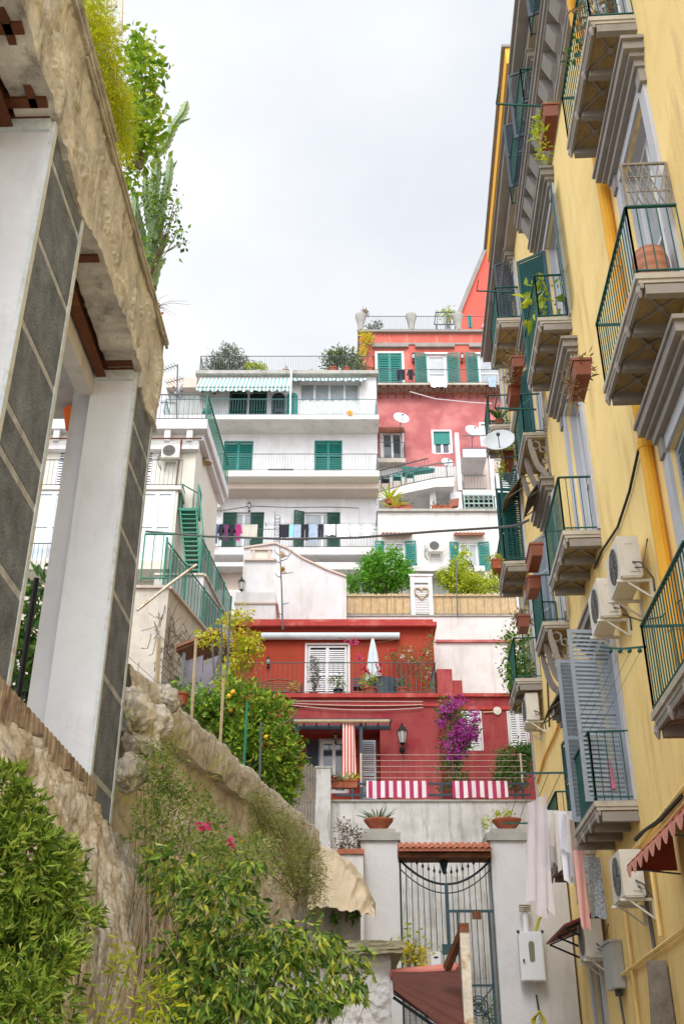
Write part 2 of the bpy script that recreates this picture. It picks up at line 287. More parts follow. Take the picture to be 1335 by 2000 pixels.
def window(par, f, s0, s1, z0, z1, rev=.2, fm=None, gm=None, cols=2, rows=1, fw=.06, surround=None, sw=.12, sp=.03, name='window', sill=False, label=None):
    """frame mesh with panes as its sub-part; surround = flat moulding round the opening"""
    fm = fm or M['woodwhite']; gm = gm or M['glass']; b = MB(); d0, d1 = -rev-.03, -rev+.04
    f.box(b, s0, s0+fw, z0, z1, d0, d1); f.box(b, s1-fw, s1, z0, z1, d0, d1); f.box(b, s0+fw, s1-fw, z1-fw, z1, d0, d1); f.box(b, s0+fw, s1-fw, z0, z0+fw, d0, d1)
    for i in range(1, cols):
        m = s0+(s1-s0)*i/cols; f.box(b, m-fw*.6, m+fw*.6, z0+fw, z1-fw, d0, d1-.003)
    for i in range(1, rows):
        m = z0+(z1-z0)*i/rows; f.box(b, s0+fw, s1-fw, m-fw*.35, m+fw*.35, d0, d1-.006)
    mats = [fm]
    if surround:
        b.k = 1; mats.append(surround); f.box(b, s0-sw, s0-.002, z0, z1+sw, -.05, sp); f.box(b, s1+.002, s1+sw, z0, z1+sw, -.05, sp); f.box(b, s0-.002, s1+.002, z1+.002, z1+sw, -.05, sp-.003)
    if surround:
        b.k = 1; f.box(b, s0+.001, s0+.02, z0, z1, -rev, -.051); f.box(b, s1-.02, s1-.001, z0, z1, -rev, -.051); f.box(b, s0+.021, s1-.021, z1-.02, z1-.001, -rev, -.051)
    w_ = b.build(name, mats, par, label=label); p = MB(); f.box(p, s0+.01, s1-.01, z0+.01, z1-.01, d0-.03, -rev); p.build('pane', gm, w_)
    if sill: q = MB(); f.box(q, s0-.08, s1+.08, z0-.08, z0-.002, -.05, .08); q.build('sill', M['slab'], w_)
    return w_
def shutter(par, f, s0, s1, z0, z1, d, m, ang=0, name='shutter', pitch=.07, rails=1, fw=.06, th=.035, label=None):
    """louvred leaf hinged on s0, swung out by ang"""
    w_ = s1-s0; g = f.sub(s0, d, ang if w_ > 0 else -ang); sg = 1 if w_ > 0 else -1; w_ = abs(w_)
    if sg < 0: g.U = -g.U
    b = MB(); g.box(b, 0, fw, z0, z1, 0, th); g.box(b, w_-fw, w_, z0, z1, 0, th); g.box(b, fw, w_-fw, z1-fw, z1, 0, th-.002); g.box(b, fw, w_-fw, z0, z0+fw*1.4, 0, th-.002)
    zs = [z0+fw*1.4]+[z0+(z1-z0)*i/(rails+1) for i in range(1, rails+1)]+[z1-fw]
    for r in zs[1:-1]: g.box(b, fw, w_-fw, r-fw/2, r+fw/2, 0, th-.002)
    z = zs[0]+pitch/2
    while z < zs[-1]-pitch/2:
        if all(abs(z-r) > fw*.75 for r in zs[1:-1]):
            h = pitch*.36; b.hexa([g.P(fw, z-h, th), g.P(w_-fw, z-h, th), g.P(w_-fw, z-h+.008, th), g.P(fw, z-h+.008, th), g.P(fw, z+h, .004), g.P(w_-fw, z+h, .004), g.P(w_-fw, z+h+.008, .004), g.P(fw, z+h+.008, .004)])
        z += pitch
    return b.build(name, m, par, label=label)
def railing(par, f, path, z0, h, m, gap=.12, r=.009, rail=.02, name='railing', bulge=0, mid=False, label=None, foot=.06, **kw):
    """path: (s,d) corners. Top and bottom rails, upright bars; bulge bends the bars outwards low down"""
    b = MB()
    for (a, c), (e, g) in zip(path, path[1:]):
        p, q = f.P(a, 0, c), f.P(e, 0, g); n = max(1, round((q-p).length/gap)); dd = (q-p).normalized(); nn = dd.cross(V(0, 0, 1))
        if nn.dot(f.N) < 0 and abs(nn.dot(f.N)) > .1: nn = -nn
        b.bar(p+V(0, 0, z0+h), q+V(0, 0, z0+h), rail*2, rail); b.bar(p+V(0, 0, z0+foot), q+V(0, 0, z0+foot), rail*1.2, rail*.8)
        if mid: b.bar(p+V(0, 0, z0+h*.84), q+V(0, 0, z0+h*.84), rail, rail*.7)
        for i in range(n+1):
            x = p.lerp(q, i/n); rr = r*1.7 if i in (0, n) else r
            if bulge: b.tube([x+V(0, 0, z0+foot), x+nn*bulge+V(0, 0, z0+h*.25), x+nn*bulge*.6+V(0, 0, z0+h*.45), x+V(0, 0, z0+h*.7), x+V(0, 0, z0+h)], rr, 4, False)
            else: b.tube([x+V(0, 0, z0), x+V(0, 0, z0+h)], rr, 4, False)
    return b.build(name, m, par, label=label, **kw)
def leaves(centers, size, asp=.45, droop=.0, dirs=None, jit=.3, fold=.12, spread=.75):
    """one quad-ish leaf per centre; returns verts, faces"""
    c = np.asarray(centers, float); n = len(c)
    d = rng.normal(size=(n, 3)) if dirs is None else np.asarray(dirs, float)+rng.normal(size=(n, 3))*spread
    d[:, 2] -= droop; d /= np.linalg.norm(d, axis=1)[:, None]+1e-9
    a = rng.normal(size=(n, 3)); wv = np.cross(d, a); wv /= np.linalg.norm(wv, axis=1)[:, None]+1e-9; nn = np.cross(d, wv)
    L_ = size*(1+jit*rng.normal(size=n)).clip(.45, 1.7)[:, None]
    v = np.stack([c, c+d*L_*.42+wv*L_*asp/2+nn*L_*fold, c+d*L_, c+d*L_*.42-wv*L_*asp/2+nn*L_*fold], 1).reshape(-1, 3)
    return v, np.arange(4*n).reshape(-1, 4)
def leafobj(name, centers, size, m, parent=None, asp=.45, droop=0, dirs=None, label=None, cat=None, group=None, kind=None, jit=.3):
    v, f = leaves(centers, size, asp, droop, dirs, jit); b = MB(); b.v = v.tolist(); b.f = f.tolist(); b.m = [0]*len(b.f)
    return b.build(name, m, parent, label, cat, group, kind)
def clumps(blobs, n, clump=.12, per=14, hollow=.55):
    """points gathered in small clumps spread through ellipsoids (centre, radii): light and dark clumps, gaps between"""
    pts = []; dirs = []; vol = np.array([b[1][0]*b[1][1]*b[1][2] for b in blobs])**.66; vol /= vol.sum()
    for b, fr in zip(blobs, vol):
        k = max(1, int(n*fr/per)); q = rng.normal(size=(k, 3)); q /= np.linalg.norm(q, axis=1)[:, None]
        q *= (hollow+(1-hollow)*rng.random(k)**.6*1.08)[:, None]; cc = np.array(b[0])+q*np.array(b[1])
        pp = np.repeat(cc, per, 0)+rng.normal(size=(k*per, 3))*clump; pts.append(pp); dirs.append(np.repeat(q, per, 0))
    return np.concatenate(pts), np.concatenate(dirs)
def shrub(name, label, cat, base, blobs, n, size, m, bark=None, stems=5, asp=.45, droop=0, clump=.12, per=14, group=None, hollow=.5, sr=.02, stemname='stem', extra=None):
    t = thing(name, label, cat, base, group); p, d = clumps(blobs, n, clump, per, hollow)
    leafobj('foliage', p, size, m, t, asp, droop, d)
    b = MB(); B = Vector(base)
    for i in range(stems):
        bl = blobs[i % len(blobs)]; e = Vector(bl[0])+V(*(rng.normal(size=3)*np.array(bl[1])*.5)); mid = B.lerp(e, .5)+V(*(rng.normal(size=3)*.08*(e-B).length))
        b.tube([B, B.lerp(mid, .5)+V(0, 0, .02), mid, e], [sr, sr*.8, sr*.6, sr*.25], 5)
        for _ in range(3):
            e2 = Vector(bl[0])+V(*(rng.normal(size=3)*np.array(bl[1])*.7)); b.tube([mid, mid.lerp(e2, .6)+V(0, 0, .03), e2], [sr*.5, sr*.35, sr*.15], 4)
    b.build(stemname, bark or M['bark'], t)
    if extra:
        for nm, mm, cnt, sz in extra:
            p, d = clumps(blobs, cnt, clump*.6, 6, .85); leafobj(nm, p, sz, mm, t, .9, 0, d)
    return t
def pot(t, c, r, h, m, name='pot', n=14):
    b = MB(); b.lathe(c, [(r*.65, 0), (r*.95, h*.85), (r*1.06, h*.85), (r*1.06, h), (r*.9, h), (r*.85, h*.85), (.01, h*.84)], n); b.lathe(c, [(.001, 0), (r*.65, 0)], n); return b.build(name, m, t, smooth=False)
def potted(label, c, r, h, blobs_r, n, size, m, pm=None, cat='potted plant', group=None, asp=.45, spiky=False, name='potted_plant', lean=(0, 0)):
    """pot at c (Vector), crown radius blobs_r above it"""
    c = Vector(c); t = thing(name, label, cat, c, group); pot(t, c, r, h, pm or M['terra'])
    if spiky:
        b = MB()
        for i in range(n):
            a = random.random()*6.28; e = random.uniform(.25, 1.2); l = blobs_r*random.uniform(.7, 1.2); d = V(math.cos(a)*math.cos(e), math.sin(a)*math.cos(e), math.sin(e)); s_ = V(-d.y, d.x, 0).normalized()*size
            p = c+V(0, 0, h*.9); q = p+d*l*.6+V(0, 0, .05*l); r_ = p+d*l+V(0, 0, -.12*l); b.add([p-s_*.6, p+s_*.6, q+s_, r_, q-s_], [(0, 1, 2, 4), (4, 2, 3)])
        b.build('foliage', m, t)
    else:
        cc = c+V(lean[0], lean[1], h+blobs_r*.75); p, d = clumps([((cc), (blobs_r, blobs_r, blobs_r*.95))], n, blobs_r*.2, 10, .3); leafobj('foliage', p, size, m, t, asp, 0, d)
        b = MB(); b.tube([c+V(0, 0, h*.8), c+V(0, 0, h+blobs_r*.3), cc], [.012, .01, .006], 5)
        for i in range(4): b.tube([c+V(0, 0, h+blobs_r*.3), cc+V(*(rng.normal(size=3)*blobs_r*.5))], [.008, .003], 4)
        b.build('stem', M['bark'], t)
    return t
def grid(mb, fn, nu, nv):
    vs = [fn(i/nu, j/nv) for j in range(nv+1) for i in range(nu+1)]
    return mb.add(vs, [(j*(nu+1)+i, j*(nu+1)+i+1, (j+1)*(nu+1)+i+1, (j+1)*(nu+1)+i) for j in range(nv) for i in range(nu)])
def fbm(p, s=1.0, o=5): return noise.fractal(Vector(p)*s, .8, 2.1, o)
def cloth(mb, a, b, drop, fold=.03, nf=4, sag=0, ph=0, tuck=0, nz=8):
    a = Vector(a); b = Vector(b); dd = (b-a).normalized(); nn = dd.cross(V(0, 0, 1)); nu = max(8, nf*6)
    def fn(x, y):
        p = a.lerp(b, .5+(x-.5)*(1-tuck*y)); return p+nn*fold*(.25+y)*math.sin(x*nf*6.28+ph+y*1.5)+V(0, 0, -drop*y*(1+.03*math.sin(x*9+ph))-sag*math.sin(math.pi*x)*(1-y*.5))
    return grid(mb, fn, nu, nz)
def garment(kind, label, a, width, drop, m, group, dirv=(1, 0, 0), cat='laundry'):
    """hung washing: a = top left corner"""
    a = Vector(a); d = Vector(dirv).normalized(); b = MB(); ph = random.random()*6
    if kind == 'trousers':
        cloth(b, a, a+d*width, drop*.35, .015, 2, 0, ph); c = a+V(0, 0, -drop*.35+.01)
        cloth(b, c, c+d*width*.48, drop*.65, .02, 1, 0, ph, .15); cloth(b, c+d*width*.52, c+d*width, drop*.65, .02, 1, 0, ph+1, .15)
    elif kind == 'shirt':
        cloth(b, a+d*width*.2, a+d*width*.8, drop, .02, 2, 0, ph)
        for s_, e_ in ((.2, 0), (.8, 1)):
            p = a+d*width*s_; q = a+d*width*(e_*.98+.01)+V(0, 0, -drop*.55); n_ = V(0, 0, -drop*.22)
            b.add([p, p+n_, q+V(0, 0, -.03)+d*(.06 if e_ else -.06)*-1, q+d*(.05 if e_ else -.05)], [(0, 1, 2, 3)])
    else: cloth(b, a, a+d*width, drop, .025, max(1, int(width/.25)), .01, ph, .03)
    return b.build('hanging_'+kind, m, None, label, cat, group, smooth=True)
def dishes(label, c, r, direction, wallpt, group=None):
    t = thing('satellite_dish', label, 'satellite dish', c, group); ax = Vector(direction).normalized(); b = MB(); c = Vector(c)
    b.lathe(c, [(.001, 0)]+[(r*i/6, r*.28*(i/6)**2) for i in range(1, 7)]+[(r*1.02, r*.29), (r*i*.0+r*1.02, r*.26)]+[(r*i/6, r*.28*(i/6)**2-.02) for i in range(6, 0, -1)], 20, ax); b.build('reflector', M['dish'], t, smooth=True)
    a = MB(); lo = c-V(0, 0, r*.95)+ax*r*.1; a.bar(lo, c+ax*r*.95-V(0, 0, r*.25), .02); a.ball(c+ax*r*.95-V(0, 0, r*.2), .05); a.build('feed_arm', M['greyiron'], t)
    a = MB(); a.tube([c-ax*.02, c-ax*.12], .03); a.tube([c-ax*.12+V(0, 0, .1), c-ax*.12-V(0, 0, r*.9), Vector(wallpt)], .02, 6); a.build('mount', M['greyiron'], t)
    return t
def ac_unit(label, f, s, z, d0=.12, w_=.8, h=.58, dp=.3, group='air conditioner units on the facades', rim=True, m=None):
    """split air conditioner on wall brackets. s = near end, z = underside"""
    t = thing('air_conditioner', label, 'air conditioner', f.P(s, z, d0), group); b = MB(); f.box(b, s, s+w_, z, z+h, d0, d0+dp)
    f.box(b, s-.012, s, z+.06, z+h*.45, d0+.05, d0+dp*.55); f.box(b, s+.01, s+w_-.01, z-.02, z, d0+.02, d0+dp-.02); f.box(b, s-.006, s, z+h*.8, z+h*.86, d0+.09, d0+.2); b.build('casing', m or M['acwhite'], t)
    g = MB(); c = f.P(s+w_*.42, z+h/2, d0+dp+.004); R_ = h*.42
    for k in range(5): g.lathe(c, [(R_*(k+1)/5-.012, .0), (R_*(k+1)/5, .012), (R_*(k+1)/5+.004, 0)], 20, f.N)
    for k in range(8):
        a = k*math.pi/8; v_ = (f.U*math.cos(a)+V(0, 0, 1)*math.sin(a))*R_; g.bar(c-v_+f.N*.012, c+v_+f.N*.012, .008)
    g.lathe(c, [(.001, .002), (R_, .002)], 20, f.N); g.build('fan_grille', M['acdark'], t)
    k = MB()
    for q in (s+.06, s+w_-.1): f.box(k, q, q+.04, z-.06, z-.022, 0, d0+dp+.05); f.box(k, q, q+.04, z-.3, z-.06, 0, .04); k.bar(f.P(q+.02, z-.28, .04), f.P(q+.02, z-.06, d0+dp*.7), .025)
    k.build('bracket', m or M['acwhite'], t)
    p = MB(); p.tube([f.P(s-.01, z+.2, d0+.12), f.P(s-.16, z+.12, d0+.05), f.P(s-.12, z-.1, .03), f.P(s-.02, z-.25, .015)], .014, 5); p.tube([f.P(s-.01, z+.12, d0+.1), f.P(s-.12, z+.06, d0+.03), f.P(s-.1, z+.5, .02)], .012, 5); p.build('hose', M['wire'], t)
    return t
def wirething(label, pts, r, m, name='cable', cat='cable', group=None, sag=0):
    b = MB()
    if sag and len(pts) == 2:
        p, q = Vector(pts[0]), Vector(pts[1]); pts = [p.lerp(q, i/16)-V(0, 0, 4*sag*(i/16)*(1-i/16)) for i in range(17)]
    b.tube(pts, r, 5); return b.build(name, m, None, label, cat, group)
def lantern(label, c, f, sc=1, group=None):
    """wall lantern: c = point on wall"""
    c = Vector(c); t = thing('wall_lantern', label, 'lantern', c, group); o = c+f.N*.2*sc; b = MB()
    b.tube([c-V(0, 0, .1*sc), c+f.N*.08*sc-V(0, 0, .2*sc), o-V(0, 0, .16*sc), o-V(0, 0, .08*sc)], .014*sc, 6); b.lathe(c-V(0, 0, .12*sc), [(.001, .02), (.05*sc, .02), (.05*sc, 0)], 10, f.N); b.build('arm', M['black'], t)
    g = MB(); g.lathe(o-V(0, 0, .06*sc), [(.045*sc, 0), (.085*sc, .2*sc)], 6); g.build('glass', M['lamp'], t)
    h = MB(); h.lathe(o-V(0, 0, .06*sc), [(.001, -.03*sc), (.05*sc, 0), (.052*sc, .01*sc)], 6); h.lathe(o+V(0, 0, .14*sc), [(.1*sc, 0), (.06*sc, .07*sc), (.02*sc, .1*sc), (.02*sc, .14*sc), (.001, .16*sc)], 6)
    for k in range(6): a = k*math.pi/3; e = V(math.cos(a), math.sin(a), 0); h.bar(o+e*.047*sc-V(0, 0, .06*sc), o+e*.088*sc+V(0, 0, .14*sc), .008*sc)
    h.build('cap', M['black'], t); return t
def trough(label, c, f, ln, w_=.2, h=.18, m=None, leaf=None, n=160, size=.06, top=.16, hook=True, group=None, spiky=False, dz=0, trail=0, cat='window box'):
    """planter box; c centre of base, f frame, ln along f.U"""
    c = Vector(c); t = thing('planter_box', label, cat, c, group); b = MB(); g = Fr((c.x, c.y), (1, 0)); g.U = f.U; g.N = f.N; z = c.z
    b.hexa([g.P(-ln/2+.02, z, -w_/2+.02), g.P(ln/2-.02, z, -w_/2+.02), g.P(ln/2-.02, z, w_/2-.02), g.P(-ln/2+.02, z, w_/2-.02), g.P(-ln/2, z+h-.04, -w_/2), g.P(ln/2, z+h-.04, -w_/2), g.P(ln/2, z+h-.04, w_/2), g.P(-ln/2, z+h-.04, w_/2)])
    g.box(b, -ln/2-.015, ln/2+.015, z+h-.04, z+h, -w_/2-.015, w_/2+.015); b.build('box', m or M['terra'], t)
    if leaf:
        bl = [(g.P(0, z+h+top*.4, 0), (ln*.45 if abs(f.U.x) > .5 else w_*.6, w_*.6 if abs(f.U.x) > .5 else ln*.45, top))]
        if trail: bl.append((g.P(0, z-trail*.3, w_*.6), (.1, ln*.3, trail)))
        p, d = clumps(bl, n, .05, 8, .2); leafobj('foliage', p, size, leaf, t, .3, 0, d)
    return t
RF = Fr((3.45, 0), (.057, 1), (-1, .057)); LF = Fr((-2.4, 0), (.023, 1), (1, -.023))
# ---------------------------------------------------------------- ground
g = MB(); g.poly([(-400, -200, 0), (400, -200, 0), (400, 900, 0), (-400, 900, 0)]); g.build('ground', M['ground'], kind='structure')
# ================================================================ yellow palazzo on the right
YB = thing('yellow_building', 'tall yellow plastered apartment building with grey stone balconies and cornices along the right side', 'building', (3.45, 4, 0))
f = RF; ZT = 22.0
# door openings: near end, far end, bottom, top
DOORS = [(9.55, 11.05, 5.28, 8.55), (9.55, 11.05, 9.8, 13.15), (9.55, 11.05, 14.4, 17.5), (15.75, 17.15, 5.28, 8.1), (15.75, 17.2, 9.8, 13.2), (15.75, 17.2, 14.4, 17.55),
         (19.75, 20.95, 5.35, 7.9), (19.7, 20.95, 9.8, 12.6), (19.7, 20.95, 14.4, 17.2), (24.7, 25.8, 10.3, 12.9), (24.8, 25.9, 13.7, 16.6), (24.7, 25.9, 18.9, 21.2),
         (15.5, 16.9, 19.3, 21.4), (21.8, 22.9, 19.3, 21.5), (11.2, 12.6, 19.3, 21.4), (20.2, 21.1, .1, 3.5)]
b = MB(); wall_holes(b, f, -3, 26.9, 0, ZT, DOORS, .3); shell(b, f, -3, 26.9, 0, ZT, 9); b.build('wall', M['yellow'], YB)
# top cornice, dentilled storey cornice, eave
b = MB(); f.box(b, -3, 26.9, ZT-.5, ZT-.2, 0.002, .25); f.box(b, -3, 26.9, ZT-.2, ZT, .002, .49); f.box(b, -3, 26.9, ZT, ZT+.1, -.3, .56); b.build('top_cornice', M['trim'], YB)
b = MB(); f.box(b, -3, 18.2, 18.28, 18.42, .002, .10); f.box(b, -3, 18.2, 18.42, 18.98, .002, .12); f.box(b, -3, 18.2, 18.98, 19.06, .002, .385); f.box(b, -3, 18.2, 19.06, 19.22, .002, .425); f.box(b, -3, 18.2, 19.22, 19.3, .002, .465)
s = -2.8
while s < 18: b.k = 0; b.hexa([f.P(s, 18.52, .12), f.P(s+.34, 18.52, .12), f.P(s+.34, 18.6, .22), f.P(s, 18.6, .22), f.P(s, 18.975, .12), f.P(s+.34, 18.975, .12), f.P(s+.34, 18.975, .365), f.P(s, 18.975, .365)]); s += .62
b.build('dentil_cornice', M['trim'], YB)
b = MB(); f.box(b, 16.0, 22.6, ZT+.1, ZT+.62, .1, .60); b.build('eave', M['orange'], YB); b = MB(); f.box(b, 15.95, 22.65, ZT+.62, ZT+.7, .05, .68); b.build('eave_edge', M['trim'], YB)
b = MB(); f.box(b, 18.6, 26.9, 17.9, 18.1, .002, .08); f.box(b, 26.75, 26.98, 0, ZT-.5, .003, .03); b.build('string_course', M['trimlight'], YB)
def hood(s0, s1, z, dp=.3):
    b = MB(); f.box(b, s0+.12, s1-.12, z, z+.12, .002, dp*.45); f.box(b, s0+.06, s1-.06, z+.12, z+.2, .002, dp*.65); f.box(b, s0, s1, z+.2, z+.34, .002, dp*.9); f.box(b, s0-.05, s1+.05, z+.34, z+.4, .002, dp)
    f.box(b, s0+.15, s0+.35, z-.25, z, .002, dp*.3); f.box(b, s1-.35, s1-.15, z-.25, z, .002, dp*.3); b.build('window_hood', M['trim'], YB)
for a in [(9.2, 11.4, 8.75), (9.1, 11.45, 13.35), (9.2, 11.4, 17.75), (15.4, 17.6, 8.25), (15.35, 17.7, 13.3), (15.4, 17.7, 17.72), (19.4, 21.3, 8.1), (19.4, 21.3, 12.7), (19.4, 21.3, 17.35), (15.2, 17.2, 21.1), (21.5, 23.2, 21.15), (10.9, 12.9, 21.1), (24.4, 26.2, 16.8)]: hood(*a)
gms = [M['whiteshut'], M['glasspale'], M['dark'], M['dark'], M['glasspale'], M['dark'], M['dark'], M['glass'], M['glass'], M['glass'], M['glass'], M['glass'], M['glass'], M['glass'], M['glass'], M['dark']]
for (a, c, z0, z1), gm in zip(DOORS, gms): window(YB, f, a, c, z0, z1, .22, gm=gm, cols=2, rows=1 if z1-z0 < 2.9 else 2, fw=.08, surround=M['trimlight'], sw=.24, sp=.05, name='french_window')
# shutters
BG, TL, DB = M['bluegrey'], M['yteal'], M['dkblue']
shutter(YB, f, 9.57, 10.29, 5.3, 8.5, -.1, M['bluegrey'], 3, rails=2, label='closed blue grey shutter behind the lowest near balcony'); shutter(YB, f, 11.03, 10.31, 5.3, 8.5, -.1, M['bluegrey'], 3, rails=2)
shutter(YB, f, 15.78, 16.46, 5.3, 8.05, .05, BG, 98, rails=1, label='blue grey louvred shutter swung fully open'); shutter(YB, f, 17.12, 16.44, 5.3, 8.05, .05, BG, 82, rails=1)
shutter(YB, f, 15.78, 16.46, 14.45, 17.5, .04, TL, 168, rails=2); shutter(YB, f, 17.17, 16.5, 14.45, 17.5, .04, TL, 120, rails=2)
for i, (a, c, z0, z1) in enumerate(DOORS[6:9]): shutter(YB, f, a+.02, (a+c)/2, z0+.05, z1-.05, .06, M['trimlight'] if i else M['dkblue'], 172, rails=2); shutter(YB, f, c-.02, (a+c)/2, z0+.05, z1-.05, .06, M['bluegrey'] if i == 1 else TL, 150 if i else 175, rails=2)
for a, c, z0, z1 in DOORS[10:11]: shutter(YB, f, a+.02, (a+c)/2, z0+.05, z1-.05, .02, TL, 100, rails=2); shutter(YB, f, c-.02, (a+c)/2, z0+.05, z1-.05, .02, TL, 85)
for a, c, z0, z1 in DOORS[12:15]: shutter(YB, f, a+.02, (a+c)/2, z0+.05, z1-.05, .02, DB, 70, rails=1); shutter(YB, f, c-.02, (a+c)/2, z0+.05, z1-.05, .02, DB, 110)
a, c, z0, z1 = DOORS[15]; shutter(YB, f, a+.02, (a+c)/2, z0+.05, z1-.05, -.12, M['darkiron'], 2, rails=3); shutter(YB, f, c-.02, (a+c)/2, z0+.05, z1-.05, -.12, M['darkiron'], 2, rails=3)
def balcony(s0, s1, zu, p=.6, style='beam', h=1.05, gap=.11, rm=None, plain=False):
    """slab (zu = underside) with brown stone panels, brackets, crossed braces and railing as its pieces"""
    b = MB(); f.box(b, s0, s1, zu+.16, zu+.24, .002, p+.03); f.box(b, s0+.02, s1-.02, zu+.11, zu+.16, .002, p); b.k = 1; f.box(b, s0+.06, s1-.06, zu+.085, zu+.11, .004, p-.06); b.k = 2
    f.box(b, s0+.01, s1-.01, zu+.03, zu+.11, p-.05, p-.01)
    sl = b.build('balcony', [M['slab'], M['panel'], M['trim']], YB); n = 4 if s1-s0 > 1.9 else 3
    xs = [s0+.02+(s1-s0-.14)*i/(n-1) for i in range(n)]
    for x in xs:
        k = MB()
        if style == 'beam': f.box(k, x, x+.1, zu-.05, zu+.085, .003, p-.065); k.tube([f.P(x+.05, zu+.08, p-.01), f.P(x+.05, zu-.0, p+.0), f.P(x+.05, zu-.07, p-.01)], [.038, .038, .015], 8)
        else:
            pts = [(p-.06, zu+.08), (p-.06, zu-.1)]+[(.1+(p-.18)*math.cos(t_*math.pi/12), zu-.1-.75*math.sin(t_*math.pi/12)) for t_ in range(1, 6)]+[(.1, zu-.95), (.003, zu-.95)]
            inn = [(p-.14, zu+.08), (p-.16, zu-.1)]+[(.07+(p-.27)*math.cos(t_*math.pi/12), zu-.1-.62*math.sin(t_*math.pi/12)) for t_ in range(1, 6)]+[(.05, zu-.85), (.003, zu-.80)]
            for (A, B_), (C_, D_) in zip(zip(pts, inn), list(zip(pts, inn))[1:]): k.hexa([f.P(x, A[1], A[0]), f.P(x+.05, A[1], A[0]), f.P(x+.05, B_[1], B_[0]), f.P(x, B_[1], B_[0]), f.P(x, C_[1], C_[0]), f.P(x+.05, C_[1], C_[0]), f.P(x+.05, D_[1], D_[0]), f.P(x, D_[1], D_[0])])
            for (cd, cz, r_) in ((p*.55, zu-.08, .1), (p*.25, zu-.2, .07), (.1, zu-.5, .05)):
                q = [f.P(x+.025, cz+r_*math.sin(j*.785), cd+r_*math.cos(j*.785)) for j in range(9)]; k.tube(q, .022, 5)
            f.box(k, x, x+.05, zu-.95, zu+.085, .003, .05)
        k.build('bracket', M['trim'], sl)
    if style == 'beam':
        for x, y in zip(xs, xs[1:]):
            k = MB(); k.bar(f.P(x+.1, zu+.07, .03), f.P(y, zu+.07, p-.08), .025); k.bar(f.P(x+.1, zu+.066, p-.08), f.P(y, zu+.066, .03), .025); k.lathe(f.P((x+y)/2+.05, zu+.05, p/2-.02), [(.001, 0), (.05, .0), (.05, .03)], 8); k.build('brace', M['trim'], sl)
    railing(sl, f, [(s0+.03, .0), (s0+.03, p-.01), (s1-.03, p-.01), (s1-.03, 0)], zu+.24, h, rm or M['greeniron'], gap, .009, .022)
    return sl
for a in [(9.15, 11.4, 5.03), (9.13, 11.4, 9.5), (9.2, 11.45, 14.12), (15.5, 17.7, 5.03), (15.55, 17.62, 9.55), (15.6, 17.65, 14.15), (19.5, 21.25, 5.1), (21.5, 23.35, 18.95), (24.1, 26.0, 10.0), (24.6, 26.3, 13.4), (25.4, 26.85, 18.2)]: balcony(*a)
balcony(19.6, 21.25, 14.15, .5, 'curved'); balcony(19.5, 20.95, 9.55, .5, 'curved')
for a, c in ((10.4, 13.2), (14.7, 17.6)): railing(YB, f, [(a, .02), (a, .56), (c, .56), (c, .02)], 19.3, .95, M['greeniron'], .11, .009, .02)
# pipes on the wall (parts of the building)
b = MB(); b.tube([f.P(11.75, 0, .1), f.P(11.75, 18.3, .1)], .085, 10)
for z in (3.2, 6.4, 9.0, 12.1, 15.2): b.tube([f.P(11.75, z, .1), f.P(11.75, z+.1, .1)], .1, 10)
b.build('downpipe', M['yellow2'], YB)
b = MB(); b.tube([f.P(18.9, 3.1, .06), f.P(5, 3.55, .06)], .03, 6); b.tube([f.P(13, 0, .05), f.P(13, 3.3, .05)], .022, 6); b.tube([f.P(17.2, .5, .05), f.P(17.2, 4.2, .05)], .03, 6); b.tube([f.P(15, 3.35, .05), f.P(15, 4.4, .05)], .03, 6); b.tube([f.P(17.9, 4.6, .05), f.P(12, 4.75, .06), f.P(6, 5.0, .06)], .035, 6); b.tube([f.P(17.9, 4.45, .05), f.P(12, 4.6, .06), f.P(6, 4.85, .06)], .02, 6)
b.build('gas_pipe', M['yellow'], YB)
# lattice screen over the near upper balcony rail
b = MB(); g0 = f.sub(9.18, .12, 90)
A, B_, C_, D_ = f.P(9.17, 10.8, 0.02), f.P(9.17, 10.8, .56), f.P(9.17, 11.5, .56), f.P(9.17, 11.5, .02)
for p_, q_ in ((A, B_), (B_, C_), (C_, D_), (D_, A)): b.bar(p_, q_, .03)
for i in range(1, 6): b.bar(A.lerp(B_, i/6), D_.lerp(C_, min(1, i/6+.35)), .014); b.bar(A.lerp(B_, i/6), D_.lerp(C_, max(0, i/6-.35)), .014)
b.bar(A.lerp(D_, .35), B_.lerp(C_, .35), .014); b.bar(A.lerp(D_, .7), B_.lerp(C_, .7), .014)
b.build('lattice_screen', M['greywood'], None, 'weathered grey wooden lattice screen standing on the near balcony rail', 'lattice')
# ------------------------------------------------ things hung on the yellow wall
ac_unit('white air conditioner on brackets beside the ochre downpipe, upper one of the near pair', f, 12.75, 7.62, w_=.85, h=.6, dp=.3)
ac_unit('white air conditioner below and behind its twin, lower one of the near pair', f, 14.35, 7.72, w_=.85, h=.62, dp=.3)
ac_unit('old beige air conditioner under the lowest iron balcony near the striped red awning', f, 15.2, 3.9, w_=.85, h=.62, dp=.3)
ac_unit('small beige air conditioner above the grey metal box by the dark louvred door', f, 19.0, 3.5, w_=.8, h=.6, dp=.3)
ac_unit('white air conditioner under the farthest small balcony beside the white wall', f, 24.2, 9.25, w_=.9, h=.65, dp=.3)
t = thing('metal_box', 'grey metal service box fixed under the small beige air conditioner', 'utility box', f.P(18.1, 2.75, 0)); b = MB(); f.box(b, 18.0, 18.75, 2.95, 3.62, .01, .2); f.box(b, 17.98, 18.77, 3.62, 3.65, .01, .23); b.build('casing', M['greybox'], t); b = MB(); f.box(b, 18.3, 18.45, 2.85, 2.95, .03, .12); b.tube([f.P(18.3, 2.9, .08), f.P(18.2, 1.5, .03)], .02); b.build('conduit', M['wire'], t)
